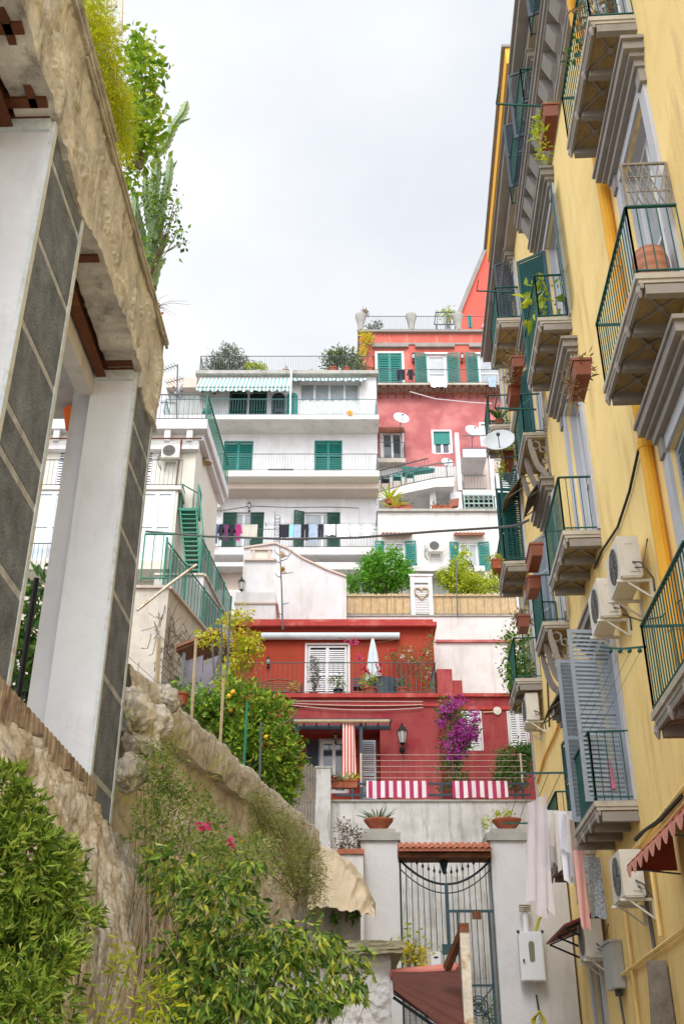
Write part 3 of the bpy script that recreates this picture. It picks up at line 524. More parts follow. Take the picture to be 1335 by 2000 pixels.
# striped awning: corrugated red canopy with scalloped edge
t = thing('scalloped_awning', 'corrugated red awning with pink scalloped edge at the right edge of the yellow wall', 'awning', f.P(9, 3.3, 0)); b = MB()
grid(b, lambda x, y: f.P(13.6-x*6.6, 4.55-.55*y+.02*math.sin(x*130), .04+.62*y), 300, 6); b.k = 1; grid(b, lambda x, y: f.P(13.6-x*6.6, 4.0-y*(.03+.13*abs(math.sin(x*60))), .66+.01*y), 400, 1); b.k = 0; grid(b, lambda x, y: f.P(13.6, 4.55-.55*y-.0*x, .04+.62*y) if x < .5 else f.P(13.6, 4.0-.05, .04+.62*y), 1, 6)
b.build('canopy', [mat('dull_red_sheet', (.30, .055, .03), .6, .15), mat('faded_pink_sheet', (.62, .27, .21), .6, .1)], t)
b = MB()
for s in (13.55, 11.5, 9.5, 7.6): b.tube([f.P(s, 4.5, .02), f.P(s, 3.97, .64)], .014); b.tube([f.P(s, 3.9, .02), f.P(s, 3.97, .62)], .012)
b.build('frame', M['greyiron'], t)
# boards, sign-like plates jutting
t = thing('plank_bundle', 'weathered grey planks leaning upright against the yellow wall at the lower right', 'planks', f.P(15.4, 0, 0)); b = MB()
for i in range(5): x = 14.95+i*.2; b.hexa([f.P(x, 0, .28), f.P(x+.19, 0, .28), f.P(x+.19, 0, .31), f.P(x, 0, .31), f.P(x+.1, 3.02-.06*(i % 2), .03), f.P(x+.29, 3.02-.06*(i % 2), .03), f.P(x+.29, 3.02-.06*(i % 2), .06), f.P(x+.1, 3.02-.06*(i % 2), .06)])
b.hexa([f.P(14.90, 0, .02), f.P(14.94, 0, .02), f.P(14.94, 0, .45), f.P(14.90, 0, .45), f.P(15.0, 3.05, .02), f.P(15.04, 3.05, .02), f.P(15.04, 3.05, .27), f.P(15.0, 3.05, .27)]); b.build('plank', M['greywood'], t)
for (u, v, lab) in ((1085, 1375, 'dark brown tilted metal canopy jutting out below the lower curved balcony'), (1045, 970, 'brown tilted metal canopy jutting out below the upper curved balcony'), (997, 975, 'dark brown folded canopy at the far end of the yellow wall')):
    s, z = f.at(u, v, .3); b = MB(); b.hexa([f.P(s-.5, z+.45, .01), f.P(s+.5, z+.45, .01), f.P(s+.5, z+.48, .01), f.P(s-.5, z+.48, .01), f.P(s-.5, z-.3, .55), f.P(s+.5, z-.3, .55), f.P(s+.5, z-.27, .55), f.P(s-.5, z-.27, .55)]); b.bar(f.P(s-.45, z-.25, .5), f.P(s-.45, z+.1, .01), .02); b.bar(f.P(s+.45, z-.25, .5), f.P(s+.45, z+.1, .01), .02); b.build('metal_canopy', mat('brown_sheet', (.14, .115, .09), .6, .1), None, lab, 'canopy')
# red plastic canopy over the door at the far end
t = thing('door_canopy', 'dark red edged canopy on iron struts over the far ground floor door', 'canopy', f.P(20.5, 3.7, 0)); b = MB(); b.hexa([f.P(19.2, 4.25, .01), f.P(21.9, 4.25, .01), f.P(21.9, 4.3, .01), f.P(19.2, 4.3, .01), f.P(19.2, 4.0, .72), f.P(21.9, 4.0, .72), f.P(21.9, 4.04, .72), f.P(19.2, 4.04, .72)]); b.build('canopy', mat('dull_maroon_sheet', (.20, .04, .035), .6, .15), t)
for s in (19.4, 20.5, 21.7):
    b = MB(); b.tube([f.P(s, 3.7, .02), f.P(s, 3.98, .68)], .02); b.tube([f.P(s, 4.22, .02), f.P(s, 3.98, .68)], .015); b.build('strut', M['darkiron'], t)
# cables over the facade
A = lambda u, v, d=.04: f.P(*f.at(u, v, d), d)
wirething('thick black cable running down the yellow wall between the downpipe and the balconies', [A(1272, 800), A(1250, 860), A(1228, 960), A(1205, 1030), A(1175, 1075), A(1160, 1110)], .022, M['cable'])
wirething('thin cable loop hanging between the air conditioners and the balcony rail', [A(1215, 1200), A(1250, 1212), A(1290, 1205), A(1330, 1170)], .01, M['cable'])
wirething('brown cable running down the far yellow wall past the curved balconies', [A(1036, 1060), A(1046, 1130), A(1052, 1250), A(1068, 1330), A(1072, 1420)], .02, M['cable'])
wirething('bundle of cables rising across the lower yellow wall above the awning', [A(1330, 1555, .08), A(1290, 1600, .08), A(1255, 1625, .08), A(1240, 1640, .08)], .03, M['cable'])
wirething('yellow painted cable curving below the dark brown metal canopy', [A(1100, 1385), A(1085, 1430), A(1062, 1480), A(1048, 1530)], .03, M['yellow2'])
wirething('vertical cable hanging on the yellow wall beside the awning', [A(1255, 1730, .05), A(1268, 1800, .05), A(1278, 1860, .05)], .03, M['wire'])
# clothes line arms
for (u, v, s2, lab, gr) in ((968, 203, 15.0, 'thin green clothes line arm sticking out at the top storey', None), (930, 568, 19.8, 'green clothes line arm sticking out above the flower boxes', None), (965, 797, 19.2, 'green clothes line arm sticking out beside the satellite dish', None)):
    q = f.at(u, v, 1.35)
    b = MB(); p = f.P(q[0], q[1], 1.35); b.bar(p, f.P(q[0]+.1, q[1], .5), .03); b.bar(f.P(q[0]-.0, q[1], 1.35), f.P(q[0]-.4, q[1], 1.33), .02); b.build('laundry_pole', M['greeniron'], None, lab, 'clothes line')
# window boxes hung outside the rails
for (s, z, d, ln, lab, lf, tr, mm) in [
    (11.75, 15.0, .8, .75, 'brown window box with pale trailing plant, topmost on the yellow facade', YGREEN, .45, 'brownplastic'),
    (11.95, 10.15, .8, .7, 'brown wicker window box with dry stems hung beyond the near middle balcony', DRY, .2, 'brownplastic'),
    (17.95, 14.75, .78, .7, 'upper brown window box with dry grass between the two highest iron balconies', DRY, .1, 'brownplastic'), (18.75, 14.6, .78, .65, 'lower brown window box just below its dry grass twin', None, 0, 'brownplastic'),
    (18.0, 10.35, .78, .8, 'terracotta window box with red flower hung on the middle balcony end', None, 0, 'brownplastic'), (18.6, 10.0, .78, .6, 'wicker covered window box tied under the red flower box', None, 0, 'brownplastic'),
    (21.4, 14.6, .7, .6, 'window box with spiky grass beside the big satellite dish', YGREEN, .1, 'brownplastic'), (21.2, 10.3, .7, .5, 'small brown window box hung beyond the lower curved balcony', DRY, 0, 'brownplastic'), (24.3, 13.2, .85, .45, 'small pot with spiky plant hanging before the far green shutters', YGREEN, .1, 'terra')]:
    trough(lab, f.P(s, z, d), f, ln, .24, .26, M[mm], lf, 260, .10, .14, trail=tr, group='window boxes hung on the iron balconies')
leafobj('red_flower', f.P(18.0, 10.66, .78)+Vector((0, 0, 0))+rng.normal(size=(14, 3))*.05 if False else (np.array(f.P(18.0, 10.68, .78))+rng.normal(size=(16, 3))*.05), .06, REDF, None, .9, label='small red flower standing in the terracotta window box', cat='flower')
b_ = f.P(16.4, 14.42, .35); t = thing('potted_plant', 'broad leaved potted plant on the upper balcony before green shutters', 'potted plant', b_); pot(t, b_, .17, .25, M['terra']); p, d = clumps([(b_+V(0, 0, .9), (.35, .5, .5))], 90, .1, 3, .3); leafobj('foliage', p, .24, YGREEN, t, .5, .3, d); q = MB(); q.tube([b_+V(0, 0, .2), b_+V(.02, 0, .6), b_+V(-.1, .1, 1.1)], .015); q.build('stem', M['bark'], t)
b_ = f.P(9.7, 14.4, .35); potted('orange and green leaved plant in a pot on the topmost near balcony', b_, .2, .35, .35, 200, .1, DRY)
b_ = f.P(10.3, 14.4, .35); potted('bushy green plant beside the orange leaved one on the topmost near balcony', b_, .18, .3, .3, 200, .09, DGREEN)
potted('spiky leaved plant on the far scrolled balcony', f.P(25.6, 18.45, .3), .14, .25, .55, 26, .03, DGREEN, spiky=True, asp=.2)
# climber hanging down the far end
p, d = clumps([(f.P(25.7, 11.4, .35), (.3, .55, .75)), (f.P(25.3, 10.6, .4), (.25, .4, .6))], 1600, .12, 10, .3); t = thing('hanging_climber', 'leafy climber hanging over the far small balcony at the end of the yellow wall', 'climbing plant', f.P(25.5, 9.8, .3)); leafobj('foliage', p, .10, GREEN, t, .5, .3, d); b = MB(); b.tube([f.P(25.5, 10.2, .1), f.P(25.6, 11, .2), f.P(25.5, 12, .2)], .02); b.build('stem', M['bark'], t)
# rolled rug on the near balcony, pink cloth, chair cushion
t = MB(); c = f.P(9.55, 9.76, .3); n_ = 14
t.lathe(c, [(.001, 0), (.2, 0), (.22, .06), (.215, .5), (.19, .62), (.001, .63)], 16); t.build('striped_basket', stripemat('brick_stripes', (.45, .20, .12), (.36, .15, .09), 7, 2), None, 'brick red striped laundry basket standing on the near middle balcony', 'basket', smooth=True)
garment('towel', 'pink cloth hanging inside the lowest iron balcony', f.P(15.62, 5.95, .3), .3, .45, mat('pink_cloth', (.75, .18, .30), .9, .1), None, RF.U)
# big satellite dish at the far end
c = W(975, 865, 21.0); dishes('large pale satellite dish standing off the far yellow wall', c, .36, (-.25, -1, .35), f.P(20.9, c.z-.35, .02))
# line of washing strung from the lower balcony: sheet, shirts, robe
wh = mat('white_cotton', (.80, .79, .82), .9, .05, 3, .1, 20); pk = mat('pale_pink_net', (.78, .66, .70), .9, .06, 2, .1, 20); gb = mat('grey_blue_print', (.42, .46, .52), .9, .5, 30, .1, 20); bl = mat('pale_lilac_cotton', (.68, .66, .78), .9, .06, 3)
G_ = 'washing hung outside the lowest balconies'
z9 = 6.05; s9 = 18.6
b = MB(); 
for d_ in (.75, .95, 1.15, 1.35): b.tube([f.P(17.6, 6.25, d_), f.P(21.3, 6.2, d_)], .006, 4)
b.bar(f.P(17.65, 6.25, .5), f.P(17.65, 6.25, 1.45), .03); b.bar(f.P(21.3, 6.2, .4), f.P(21.3, 6.2, 1.45), .03); b.build('clothes_line', M['greeniron'], None, 'outdoor drying rack with strung lines beyond the lowest balcony', 'clothes line')
A9 = W(1030, 1548, 19.3)
b = MB(); p0 = W(1034, 1540, 19.6); 
def fn(x, y):
    a = W(1030, 1570, 20.2).lerp(W(1068, 1548, 18.6), x); e = W(1032, 1765, 20.2).lerp(W(1082, 1795, 18.6), x); q = a.lerp(e, y); return q+V(-.05, -.06, 0)*math.sin(x*14+y*2)*(.4+y)+V(0, 0, .1*math.sin(x*9)*y)
grid(b, fn, 30, 20); b.build('hanging_sheet', M['sheer'], None, 'long sheer pink white sheet hanging from the drying rack', 'laundry', G_, smooth=True)
for i, (u, v, w9, h9, k_, mt, lab) in enumerate([(1068, 1582, .36, .95, 'shirt', wh, 'white shirt hanging next to the long sheet'), (1080, 1588, .36, 1.0, 'shirt', wh, 'second white shirt from the long sheet'), (1100, 1590, .34, 1.05, 'shirt', bl, 'pale lilac shirt in the middle of the washing'), (1052, 1578, .36, 1.05, 'shirt', wh, 'long white shirt behind the first two'), (1097, 1583, .3, 1.2, 'towel', wh, 'white pillowcase between the white and lilac shirts'), (1109, 1585, .3, 1.2, 'shirt', wh, 'white shirt just right of the lilac one'), (1115, 1590, .26, 1.1, 'towel', wh, 'white towel before the beige robe'), (1120, 1600, .2, 1.35, 'towel', mat('beige_robe', (.60, .50, .42), .9, .08), 'beige robe hanging at the balcony corner'), (1128, 1660, .16, 1.2, 'towel', mat('salmon_cloth', (.78, .42, .38), .9, .08), 'salmon cloth hanging just under the balcony corner'), (1148, 1672, .3, .9, 'towel', gb, 'grey blue patterned cloth below the lowest balcony')]):
    garment(k_, lab, W(u-10, v, 19.2-1.5*(u-1075)/50), w9, h9, mt, G_, (.9, .35, 0) if i % 2 else (1, .1, 0))
# lines with hooks from the rightmost balcony
b = MB(); p = f.P(11.45, 6.1, .55); q = W(1175, 1265, 12.6); b.tube([p, p.lerp(q, .5)-V(0, 0, .02), q], .014, 5)
for i in range(4): c = p.lerp(q, .15+.22*i); b.ball(c-V(0, 0, .05), .03, 6)
for i in range(4): c = p.lerp(q, .15+.22*i); b.tube([c-V(0, 0, .07), f.P(15.4, 6.25, .5+.12*i)], .003, 3, False)
b.build('clothes_line', M['greeniron'], None, 'pulley clothes line stretched between the two lowest near balconies', 'clothes line')
# ================================================================ left: raised porch on pillars over a rock wall
f = LF
PB = thing('pillared_porch', 'raised porch with tall white and grey pillars under a crumbling concrete roof beam', 'porch', f.P(7, 3.7, 0))
bands = [[f.at(101, 311)[1], f.at(78, 470)[1], f.at(50, 640)[1], f.at(20, 800)[1], 5.3, 4.6], [f.at(259, 819)[1], f.at(252, 900)[1], f.at(237, 1030)[1], f.at(225, 1160)[1], f.at(207, 1325)[1], 4.0]]
for (s0, s1, zt, bb) in ((2.5, 3.5, 8.28, bands[0]), (5.75, 6.75, 8.28, bands[0]), (9.05, 10.0, 8.28, bands[1])):
    b = MB(); f.box(b, s0, s1, 3.6, zt, -.46, -.02); pl = b.build('pillar', M['pillar'], PB)
    b = MB(); n_ = 40      # rough grey render on the street side, in courses with pale bands between
    edges = sorted([3.5, zt]+bb)
    for a, c in zip(edges, edges[1:]):
        if c-a < .1: continue
        f.box(b, s0+.07, s1-.06, a+.035, c-.035, -.02, .0)
    b.k = 1
    for a in bb: f.box(b, s0+.07, s1-.06, a-.042, a+.042, -.02, -.004)
    b.build('grey_render', [M['greyrender'], M['joint']], pl); b = MB(); f.box(b, s0, s0+.07, 3.6, zt, -.021, .012); f.box(b, s1-.06, s1, 3.6, zt, -.021, .010); b.build('plaster_band', M['bluepaint'], pl)
    b = MB(); f.box(b, s0-.03, s0+.2, zt-.12, zt, -.5, -.02); b.k = 1; f.box(b, s0-.04, s0+.25, zt, zt+.09, -.52, -.03); b.build('capital', [M['bluepaint'], M['rust']], pl)
b = MB(); f.box(b, 9.3, 9.98, 3.6, 8.28, -.72, -.47); b.build('inner_pillar', M['white2'], PB)
def rough(mb, f, s0, s1, z0, z1, fn, ns, nz, close=None):
    return grid(mb, lambda x, y: (lambda s, z: f.P(s+.03*fbm((s*3, z*3, 1)), z, fn(s, z)))(s0+(s1-s0)*x, z0+(z1-z0)*y), ns, nz)
b = MB()      # roof beam face, peeling
def fa(s, z):
    k = fbm((s*1.1, z*1.4, 3), 1, 5); q = max(0, min(1, (k-.05)/.12)); return .03+.012*k+.022*q*q*(3-2*q)+.006*fbm((s*9, z*9, 0), 1, 3)
def fe(s): return 8.31+.07*fbm((s*2.4, 5, 1), 1, 6)+(-.16 if 9.1 < s else 0)+(-.22*math.exp(-((s-6.4)/.42)**2))
n1, n2 = 240, 26
grid(b, lambda x, y: (lambda s: (lambda z: f.P(s, z, fa(s, z)))(fe(s)+(9.4-fe(s))*y))(-1+11.05*x), n1, n2)
grid(b, lambda x, y: (lambda s: f.P(s, fe(s)+.0*y, fa(s, fe(s))*(1-y)-.30*y))(-1+11.05*x), n1, 1)
b.poly([f.P(10.05, 8.2, .03), f.P(10.05, 9.4, .03), f.P(10.05, 9.4, -.3), f.P(10.05, 8.2, -.3)]); b.poly([f.P(-1, 9.4, .03), f.P(10.05, 9.4, .03), f.P(10.05, 9.4, -.5), f.P(-1, 9.4, -.5)])
b.build('roof_beam', M['oldplaster'], PB)
b = MB(); f.box(b, -1, 10.05, 9.4, 9.44, -.02, .09); b.tube([f.P(-1, 9.5, .11), f.P(7.0, 9.47, .10)], .025, 6); b.tube([f.P(6, 9.36, .07), f.P(10.05, 9.36, .07)], .018, 6); b.build('edge_flashing', M['coping'], PB)
b = MB(); f.box(b, -1, 10.0, 8.42, 8.5, -.6, -.29)
for s in np.arange(-.6, 9.9, .62): f.box(b, s, s+.05, 8.385, 8.42, -.34, -.05)
b.build('broken_soffit', M['oldplaster'], PB)
b = MB(); f.box(b, -1, 9.95, 8.2, 8.42, -.37, -.355); f.box(b, -1, 9.95, 8.19, 8.21, -.41, -.31); f.box(b, -1, 9.95, 8.40, 8.42, -.42, -.30)
for s in (3.6, 4.9, 5.55, 7.3, 8.9): f.box(b, s, s+.09, 8.3, 8.39, -.36, -.02)
f.box(b, 4.3, 5.7, 8.3, 8.36, -.16, -.10); b.build('rusty_girder', M['rust'], PB)
b = MB(); f.box(b, -1, 5.72, 7.98, 8.3, -.60, -.44); f.box(b, 6.76, 9.04, 7.98, 8.3, -.60, -.44); b.build('white_beam', M['white2'], PB)
b = MB(); f.box(b, -1, 9.95, 8.3, 8.38, -6, -.6); f.box(b, -1, 10.0, 8.5, 9.3, -6, -.5); b.build('ceiling', M['white2'], PB)
b = MB(); f.box(b, 2, 9.6, 3.55, 3.8, -6, .0); b.build('floor_slab', M['concrete'], PB)
b = MB()
for i in range(70): s = 5.2+i*.057; f.box(b, s, s+.05, 3.62+.02*(i % 3), 3.93-.006*(i % 2), .0, .035+.012*(i % 2))
b.build('rusty_floor_edge', mat('rust_streaked_sheet', (.52, .42, .30), .9, .3, 6, .6, 30, (.13, .06, .035), .95, 4, True, col2=(.38, .30, .24)), PB)
t = thing('orange_lampshade', 'orange hanging lampshade seen between the porch pillars', 'lamp', W(143, 805, 9.75)); b = MB(); c = W(143, 810, 9.75); b.lathe(c-V(0, 0, .22), [(.02, 0), (.06, .02), (.11, .25), (.115, .27)], 12); b.build('shade', M['orange'].copy() if False else mat('orange_enamel', (.85, .16, .02), .5, .05), t); b = MB(); b.tube([c, c+V(0, 0, .25)], .006, 4); b.build('cord', M['black'], t)
# rock wall beneath
RW = thing('rock_wall', 'rough tufa rock wall with peeling mortar under the porch pillars', 'rock wall', f.P(7, 0, 0))
def rd(s, z):
    k = fbm((s*1.3, z*1.1, 2), 1, 6); w2 = fbm((s*3.4, z*2.6, 9), 1, 6); out_ = .05+.30*max(0, min(1, (3.7-z)/1.2))+.22*max(0, (3.0-z)/3)
    return out_+.13*fbm((s*1.1, z*.45, 2), 1, 5)-.09*abs(fbm((s*3.0, z*1.1, 9), 1, 6))+.02-.03*abs(fbm((s*8, z*4, 4), 1, 5))
b = MB(); grid(b, lambda x, y: (lambda s, z: f.P(s, z, rd(s, z)))(2.0+8.9*x, 3.72*y), 320, 170)
grid(b, lambda x, y: (lambda z: f.P(10.9+.15*math.sin(x*3)+.1*fbm((x*3, z*2, 4)), z, rd(10.9, z)*(1-x)-1.2*x))(3.72*y), 24, 90); grid(b, lambda x, y: (lambda s: f.P(s, 3.72+.05*fbm((s*3, y*2, 0)), rd(s, 3.72)*(1-y)-.1*y))(2.0+8.5*x), 200, 3)
b.build('rock_face', M['rock'], RW, smooth=True)
for (u, v, Y, r, lab) in ((262, 1385, 10.3, .26, 0), (300, 1420, 10.7, .24, 0), (275, 1450, 10.5, .25, 0), (255, 1510, 10.3, .22, 0), (320, 1370, 11.2, .22, 0)):
    b = MB(); c = W(u, v, Y); grid(b, lambda x, y: c+V(math.cos(6.283*x)*math.sin(3.14159*y), math.sin(6.283*x)*math.sin(3.14159*y), math.cos(3.14159*y))*r*.85*(1+.3*fbm((math.cos(6.283*x)*1.1+u, math.sin(6.283*x)*1.1, y*2), 1, 3)-.25*abs(fbm((math.cos(6.283*x)*2.6+u, math.sin(6.283*x)*2.6, y*5), 1, 5))), 60, 40); b.build('boulder', M['rock'], RW, smooth=True)
# garden wall running away from the porch
GW = Fr((-2.33, 10.4), (1.75, 7.9), (7.9, -1.75)); gl = 8.3
t = thing('garden_wall', 'long weathered beige garden wall with lichen coping running down behind the bushes', 'wall', GW.P(4, 0, 0))
b = MB(); grid(b, lambda x, y: (lambda s, z: GW.P(s, z, .05*fbm((s*.8, z*.8, 5), 1, 6)+.012*fbm((s*6, z*6, 5), 1, 4)+.25*max(0, (3.5-z)/3.5)))(gl*x, 5.3*y), 220, 120); b.poly([GW.P(gl, 0, .2), GW.P(gl, 5.15, 0), GW.P(gl, 5.15, -.4), GW.P(gl, 0, -.4)]); b.build('wall_face', M['gardenwall'], t, smooth=True)
b = MB()
def cpg(x, y):      # front of the coping course, its top and back
    s = gl*x; n_ = .03*fbm((s*2.2, y*3, 7), 1, 6); k = (s/.9) % 1; jn = -.025 if k < .03 else 0
    if y < .5: q = y/.5; return GW.P(s, 5.02+.46*q+.5*n_+.03*fbm((s*1.5, 1, 2)), .13+.03*math.sin(3.14*q)+n_+jn)
    q = (y-.5)/.5; return GW.P(s, 5.48+.03*fbm((s*1.5, 1, 2))+.04*math.sin(3.14*q)+.5*n_, .13-.6*q+n_)
grid(b, cpg, 260, 16); grid(b, lambda x, y: GW.P(gl*x, 5.02+.5*.03*fbm((gl*x*2.2, 0, 7), 1, 5)+.03*fbm((gl*x*1.5, 1, 2)), -.02+.15*y), 200, 2)
b.build('coping', M['coping'], t, smooth=True)
g = MB(); g.hexa([(-14, 10.6, 0), (-2.75, 10.6, 0), (-.9, 19, 0), (-14, 19, 0), (-14, 10.6, 4.9), (-2.75, 10.6, 4.9), (-.9, 19, 4.9), (-14, 19, 4.9)]); g.hexa([(-14, 19.01, 0), (-.9, 19.01, 0), (-.5, 24, 0), (-14, 24, 0), (-14, 19.01, 5.6), (-.9, 19.01, 5.6), (-.5, 24, 5.6), (-14, 24, 5.6)]); g.build('garden_terrace', mat('garden_soil', (.12, .09, .05), .95, .3, 2, .6, 12), kind='structure')
# ---------------------------------------------------------------- plants on the roof beam
t = thing('asparagus_fern', 'feathery yellow green asparagus fern spilling over the edge of the porch roof', 'fern', W(215, 100, 7.0))
bl = [(W(190, 20, 6.4), (.13, .4, .24)), (W(200, 110, 6.6), (.18, .4, .26)), (W(200, 180, 6.8), (.2, .35, .26)), (W(185, 235, 6.8), (.11, .25, .18)), (W(232, 215, 7.0), (.14, .25, .24)), (W(165, 60, 6.4), (.1, .3, .2)), (W(240, 280, 7.3), (.09, .2, .18)), (W(160, 190, 6.6), (.08, .2, .16))]
p, d = clumps(bl, 26000, .045, 24, .35); d[:, 2] -= .7; leafobj('fronds', p, .045, FERN, t, .16, .3, d); b = MB()
for c, r in bl:
    for _ in range(7): e = Vector(c)+V(*(rng.normal(size=3)*np.array(r)*.6)); b.tube([W(225, 100, 7.0).lerp(e, .5)+V(0, 0, .1), e, e-V(0, 0, .12)], [.006, .004, .002], 4)
b.build('stem', MATS['cactus_skin'], t)
shrub('citrus_shrub', 'round leaved green shrub growing on the porch roof between the fern and the cactus', 'shrub', W(275, 330, 8.6), [(W(275, 130, 8.4), (.2, .35, .25)), (W(290, 180, 8.5), (.13, .3, .2)), (W(255, 250, 8.4), (.18, .35, .3)), (W(285, 260, 8.6), (.18, .3, .24)), (W(245, 330, 8.7), (.16, .3, .22)), (W(270, 100, 8.4), (.1, .2, .14))], 1300, .10, leafmat('citrus_leaf', [(.10, .22, .01), (.20, .36, .02), (.34, .50, .04), (.5, .58, .05)], .45), asp=.6, clump=.08, per=7, hollow=.2)
def cactus_arm(mb, pts, r, ribs=5):
    P_ = [Vector(p) for p in pts]; out_ = []; L0 = 0
    dens = []
    for a, c in zip(P_, P_[1:]):
        k = max(2, int((c-a).length/.045)); dens += [a.lerp(c, i/k) for i in range(k)]
    dens.append(P_[-1]); n = ribs*2; vs = []
    for i, p in enumerate(dens):
        d = (dens[min(i+1, len(dens)-1)]-dens[max(i-1, 0)]).normalized(); u = d.cross(V(0, 1, .1)).normalized(); q = d.cross(u); e = min(1, (len(dens)-1-i)/3+.15); wv = 1+.14*(1 if i % 2 else -1)
        vs += [p+(u*math.cos(math.pi*j/ribs)+q*math.sin(math.pi*j/ribs))*(r*e*(wv if j % 2 else .55)) for j in range(n)]
    mb.add(vs, [(i*n+j, i*n+(j+1) % n, (i+1)*n+(j+1) % n, (i+1)*n+j) for i in range(len(dens)-1) for j in range(n)]+[tuple(range((len(dens)-1)*n, len(dens)*n))])
t = thing('candelabra_cactus', 'tall candelabra cactus with many ribbed arms on the porch roof', 'cactus', W(295, 545, 9.6)); Y_ = 9.5
for pts, r in [([(292, 545), (298, 470), (296, 400), (303, 340), (304, 295)], .085), ([(304, 310), (322, 290), (340, 250), (355, 215), (364, 186)], .075), ([(335, 312), (330, 360), (318, 410), (308, 480)], .065), ([(262, 375), (268, 420), (282, 470), (295, 520)], .06), ([(352, 240), (362, 238), (372, 230)], .03), ([(328, 452), (318, 478), (300, 520), (296, 560)], .055), ([(322, 495), (312, 530), (300, 555)], .05), ([(283, 330), (282, 380), (290, 440)], .055), ([(318, 345), (340, 328), (348, 322)], .025), ([(268, 395), (266, 440), (280, 500)], .05), ([(300, 255), (304, 300)], .05), ([(310, 430), (300, 470), (292, 520)], .05)]:
    if pts[0][1] > pts[-1][1]: P_ = [W(u, v, Y_) for u, v in pts]
    else: P_ = [W(u, v, Y_+.05*(i % 2)) for i, (u, v) in enumerate(reversed(pts))]
    b = MB(); cactus_arm(b, [q+V(0, random.uniform(-.1, .1), 0) for q in P_], r*.82); b.build('arm', M['cactus'], t)
shrub('climbing_shrub', 'thin twiggy shrub with small leaves growing around the foot of the cactus', 'shrub', W(290, 545, 9.4), [(W(335, 400, 9.3), (.13, .2, .14)), (W(350, 460, 9.3), (.12, .2, .1)), (W(315, 430, 9.3), (.2, .2, .28)), (W(290, 500, 9.3), (.12, .2, .22)), (W(300, 380, 9.3), (.15, .2, .2))], 520, .055, GREEN, asp=.6, clump=.05, per=5, hollow=.2, sr=.008, stems=9)
p, d = clumps([(W(280, 530, 9.5), (.05, .25, .12)), (W(290, 580, 9.7), (.06, .2, .18)), (W(298, 625, 9.9), (.04, .12, .16)), (W(272, 510, 9.4), (.05, .2, .1))], 520, .03, 8, .2); leafobj('red_creeper', p, .045, REDLEAF, None, .7, label='reddish succulent creeper along the far edge of the porch roof', cat='creeper')
b = MB(); c0 = W(300, 600, 9.9)
for _ in range(9): e = c0+V(random.uniform(.1, .45), 0, random.uniform(-.15, .25)); b.tube([c0, c0.lerp(e, .5)+V(0, 0, .05), e], [.004, .003, .0015], 3)
b.build('dry_twigs', M['palebark'], None, 'bare dry twigs sticking out over the far corner of the porch roof', 'twigs')
b = MB(); o = W(205, 60, 7.8); 
for (u0, v0, u1, v1, r) in ((236, -30, 234, 66, .035), (205, -30, 206, 40, .025), (185, 12, 236, 10, .03), (222, -30, 222, 20, .02)): b.tube([W(u0, v0, 7.9), W(u1, v1, 7.9)], r, 8)
b.build('pipe_frame', M['oldplaster'], None, 'old white pipe frame standing at the top of the porch roof', 'frame')
# ---------------------------------------------------------------- foreground bushes
TW = [('dry_foliage', DRY, 300, .035)]
shrub('leafy_bush', 'dense bright green bush with narrow leaves in the lower left corner', 'bush', (-1.9, 5.1, 0), [(W(0, 1580, 5.3), (.17, .3, .22)), (W(45, 1600, 5.3), (.12, .2, .15)), (W(20, 1700, 5.2), (.30, .4, .26)), (W(95, 1750, 5.3), (.18, .3, .18)), (W(60, 1790, 5.3), (.22, .3, .2)), (W(150, 1790, 5.4), (.10, .2, .07)), (W(40, 1880, 5.1), (.28, .35, .24)), (W(95, 1850, 5.3), (.10, .25, .14)), (W(10, 1975, 4.9), (.28, .4, .2)), (W(110, 1690, 5.4), (.11, .2, .1)), (W(-60, 1800, 5.2), (.25, .4, .5))], 17000, .05, leafmat('bush_leaf', [(.04, .09, .012), (.14, .24, .025), (.30, .44, .055), (.52, .60, .12)], .4), asp=.27, clump=.014, per=12, hollow=.45, sr=.02, stems=8)
shrub('weeping_bush', 'large bush with glossy drooping pointed leaves and tan stems at the bottom centre', 'bush', (-.9, 8.2, 0), [(W(310, 1680, 8.6), (.10, .25, .15)), (W(350, 1730, 8.4), (.2, .35, .22)), (W(480, 1700, 8.6), (.14, .25, .1)), (W(430, 1780, 8.2), (.3, .4, .26)), (W(375, 1870, 8.1), (.24, .35, .3)), (W(430, 1900, 8.0), (.33, .4, .3)), (W(520, 1850, 8.2), (.24, .35, .2)), (W(600, 1850, 8.2), (.26, .35, .16)), (W(680, 1895, 8.0), (.16, .3, .16)), (W(540, 1930, 8.0), (.25, .4, .3)), (W(620, 1945, 8.0), (.2, .3, .15)), (W(390, 1970, 7.8), (.28, .4, .25)), (W(480, 1980, 7.8), (.35, .4, .2))], 5200, .082, WGREEN, M['palebark'], stems=30, asp=.36, droop=1.2, clump=.035, per=8, hollow=.4, sr=.013, extra=[])
shrub('wild_shrub', 'grey green small leaved shrub with a few yellow flowers growing against the garden wall', 'shrub', (-1.85, 9.8, 0), [(W(315, 1500, 10.2), (.20, .2, .26)), (W(335, 1560, 10.3), (.28, .2, .2)), (W(300, 1620, 10.0), (.2, .25, .25)), (W(400, 1630, 10.2), (.32, .25, .2)), (W(370, 1690, 9.8), (.4, .3, .25)), (W(470, 1690, 10.6), (.3, .3, .2)), (W(390, 1560, 10.8), (.12, .15, .12)), (W(500, 1650, 11.2), (.2, .2, .12))], 5600, .055, leafmat('grey_green_leaf', [(.10, .17, .04), (.21, .33, .06), (.36, .48, .11), (.44, .44, .18)]), M['bark'], stems=14, asp=.3, clump=.05, per=10, hollow=.25, sr=.009, extra=[('yellow_flowers', YELLOWF, 60, .035)])
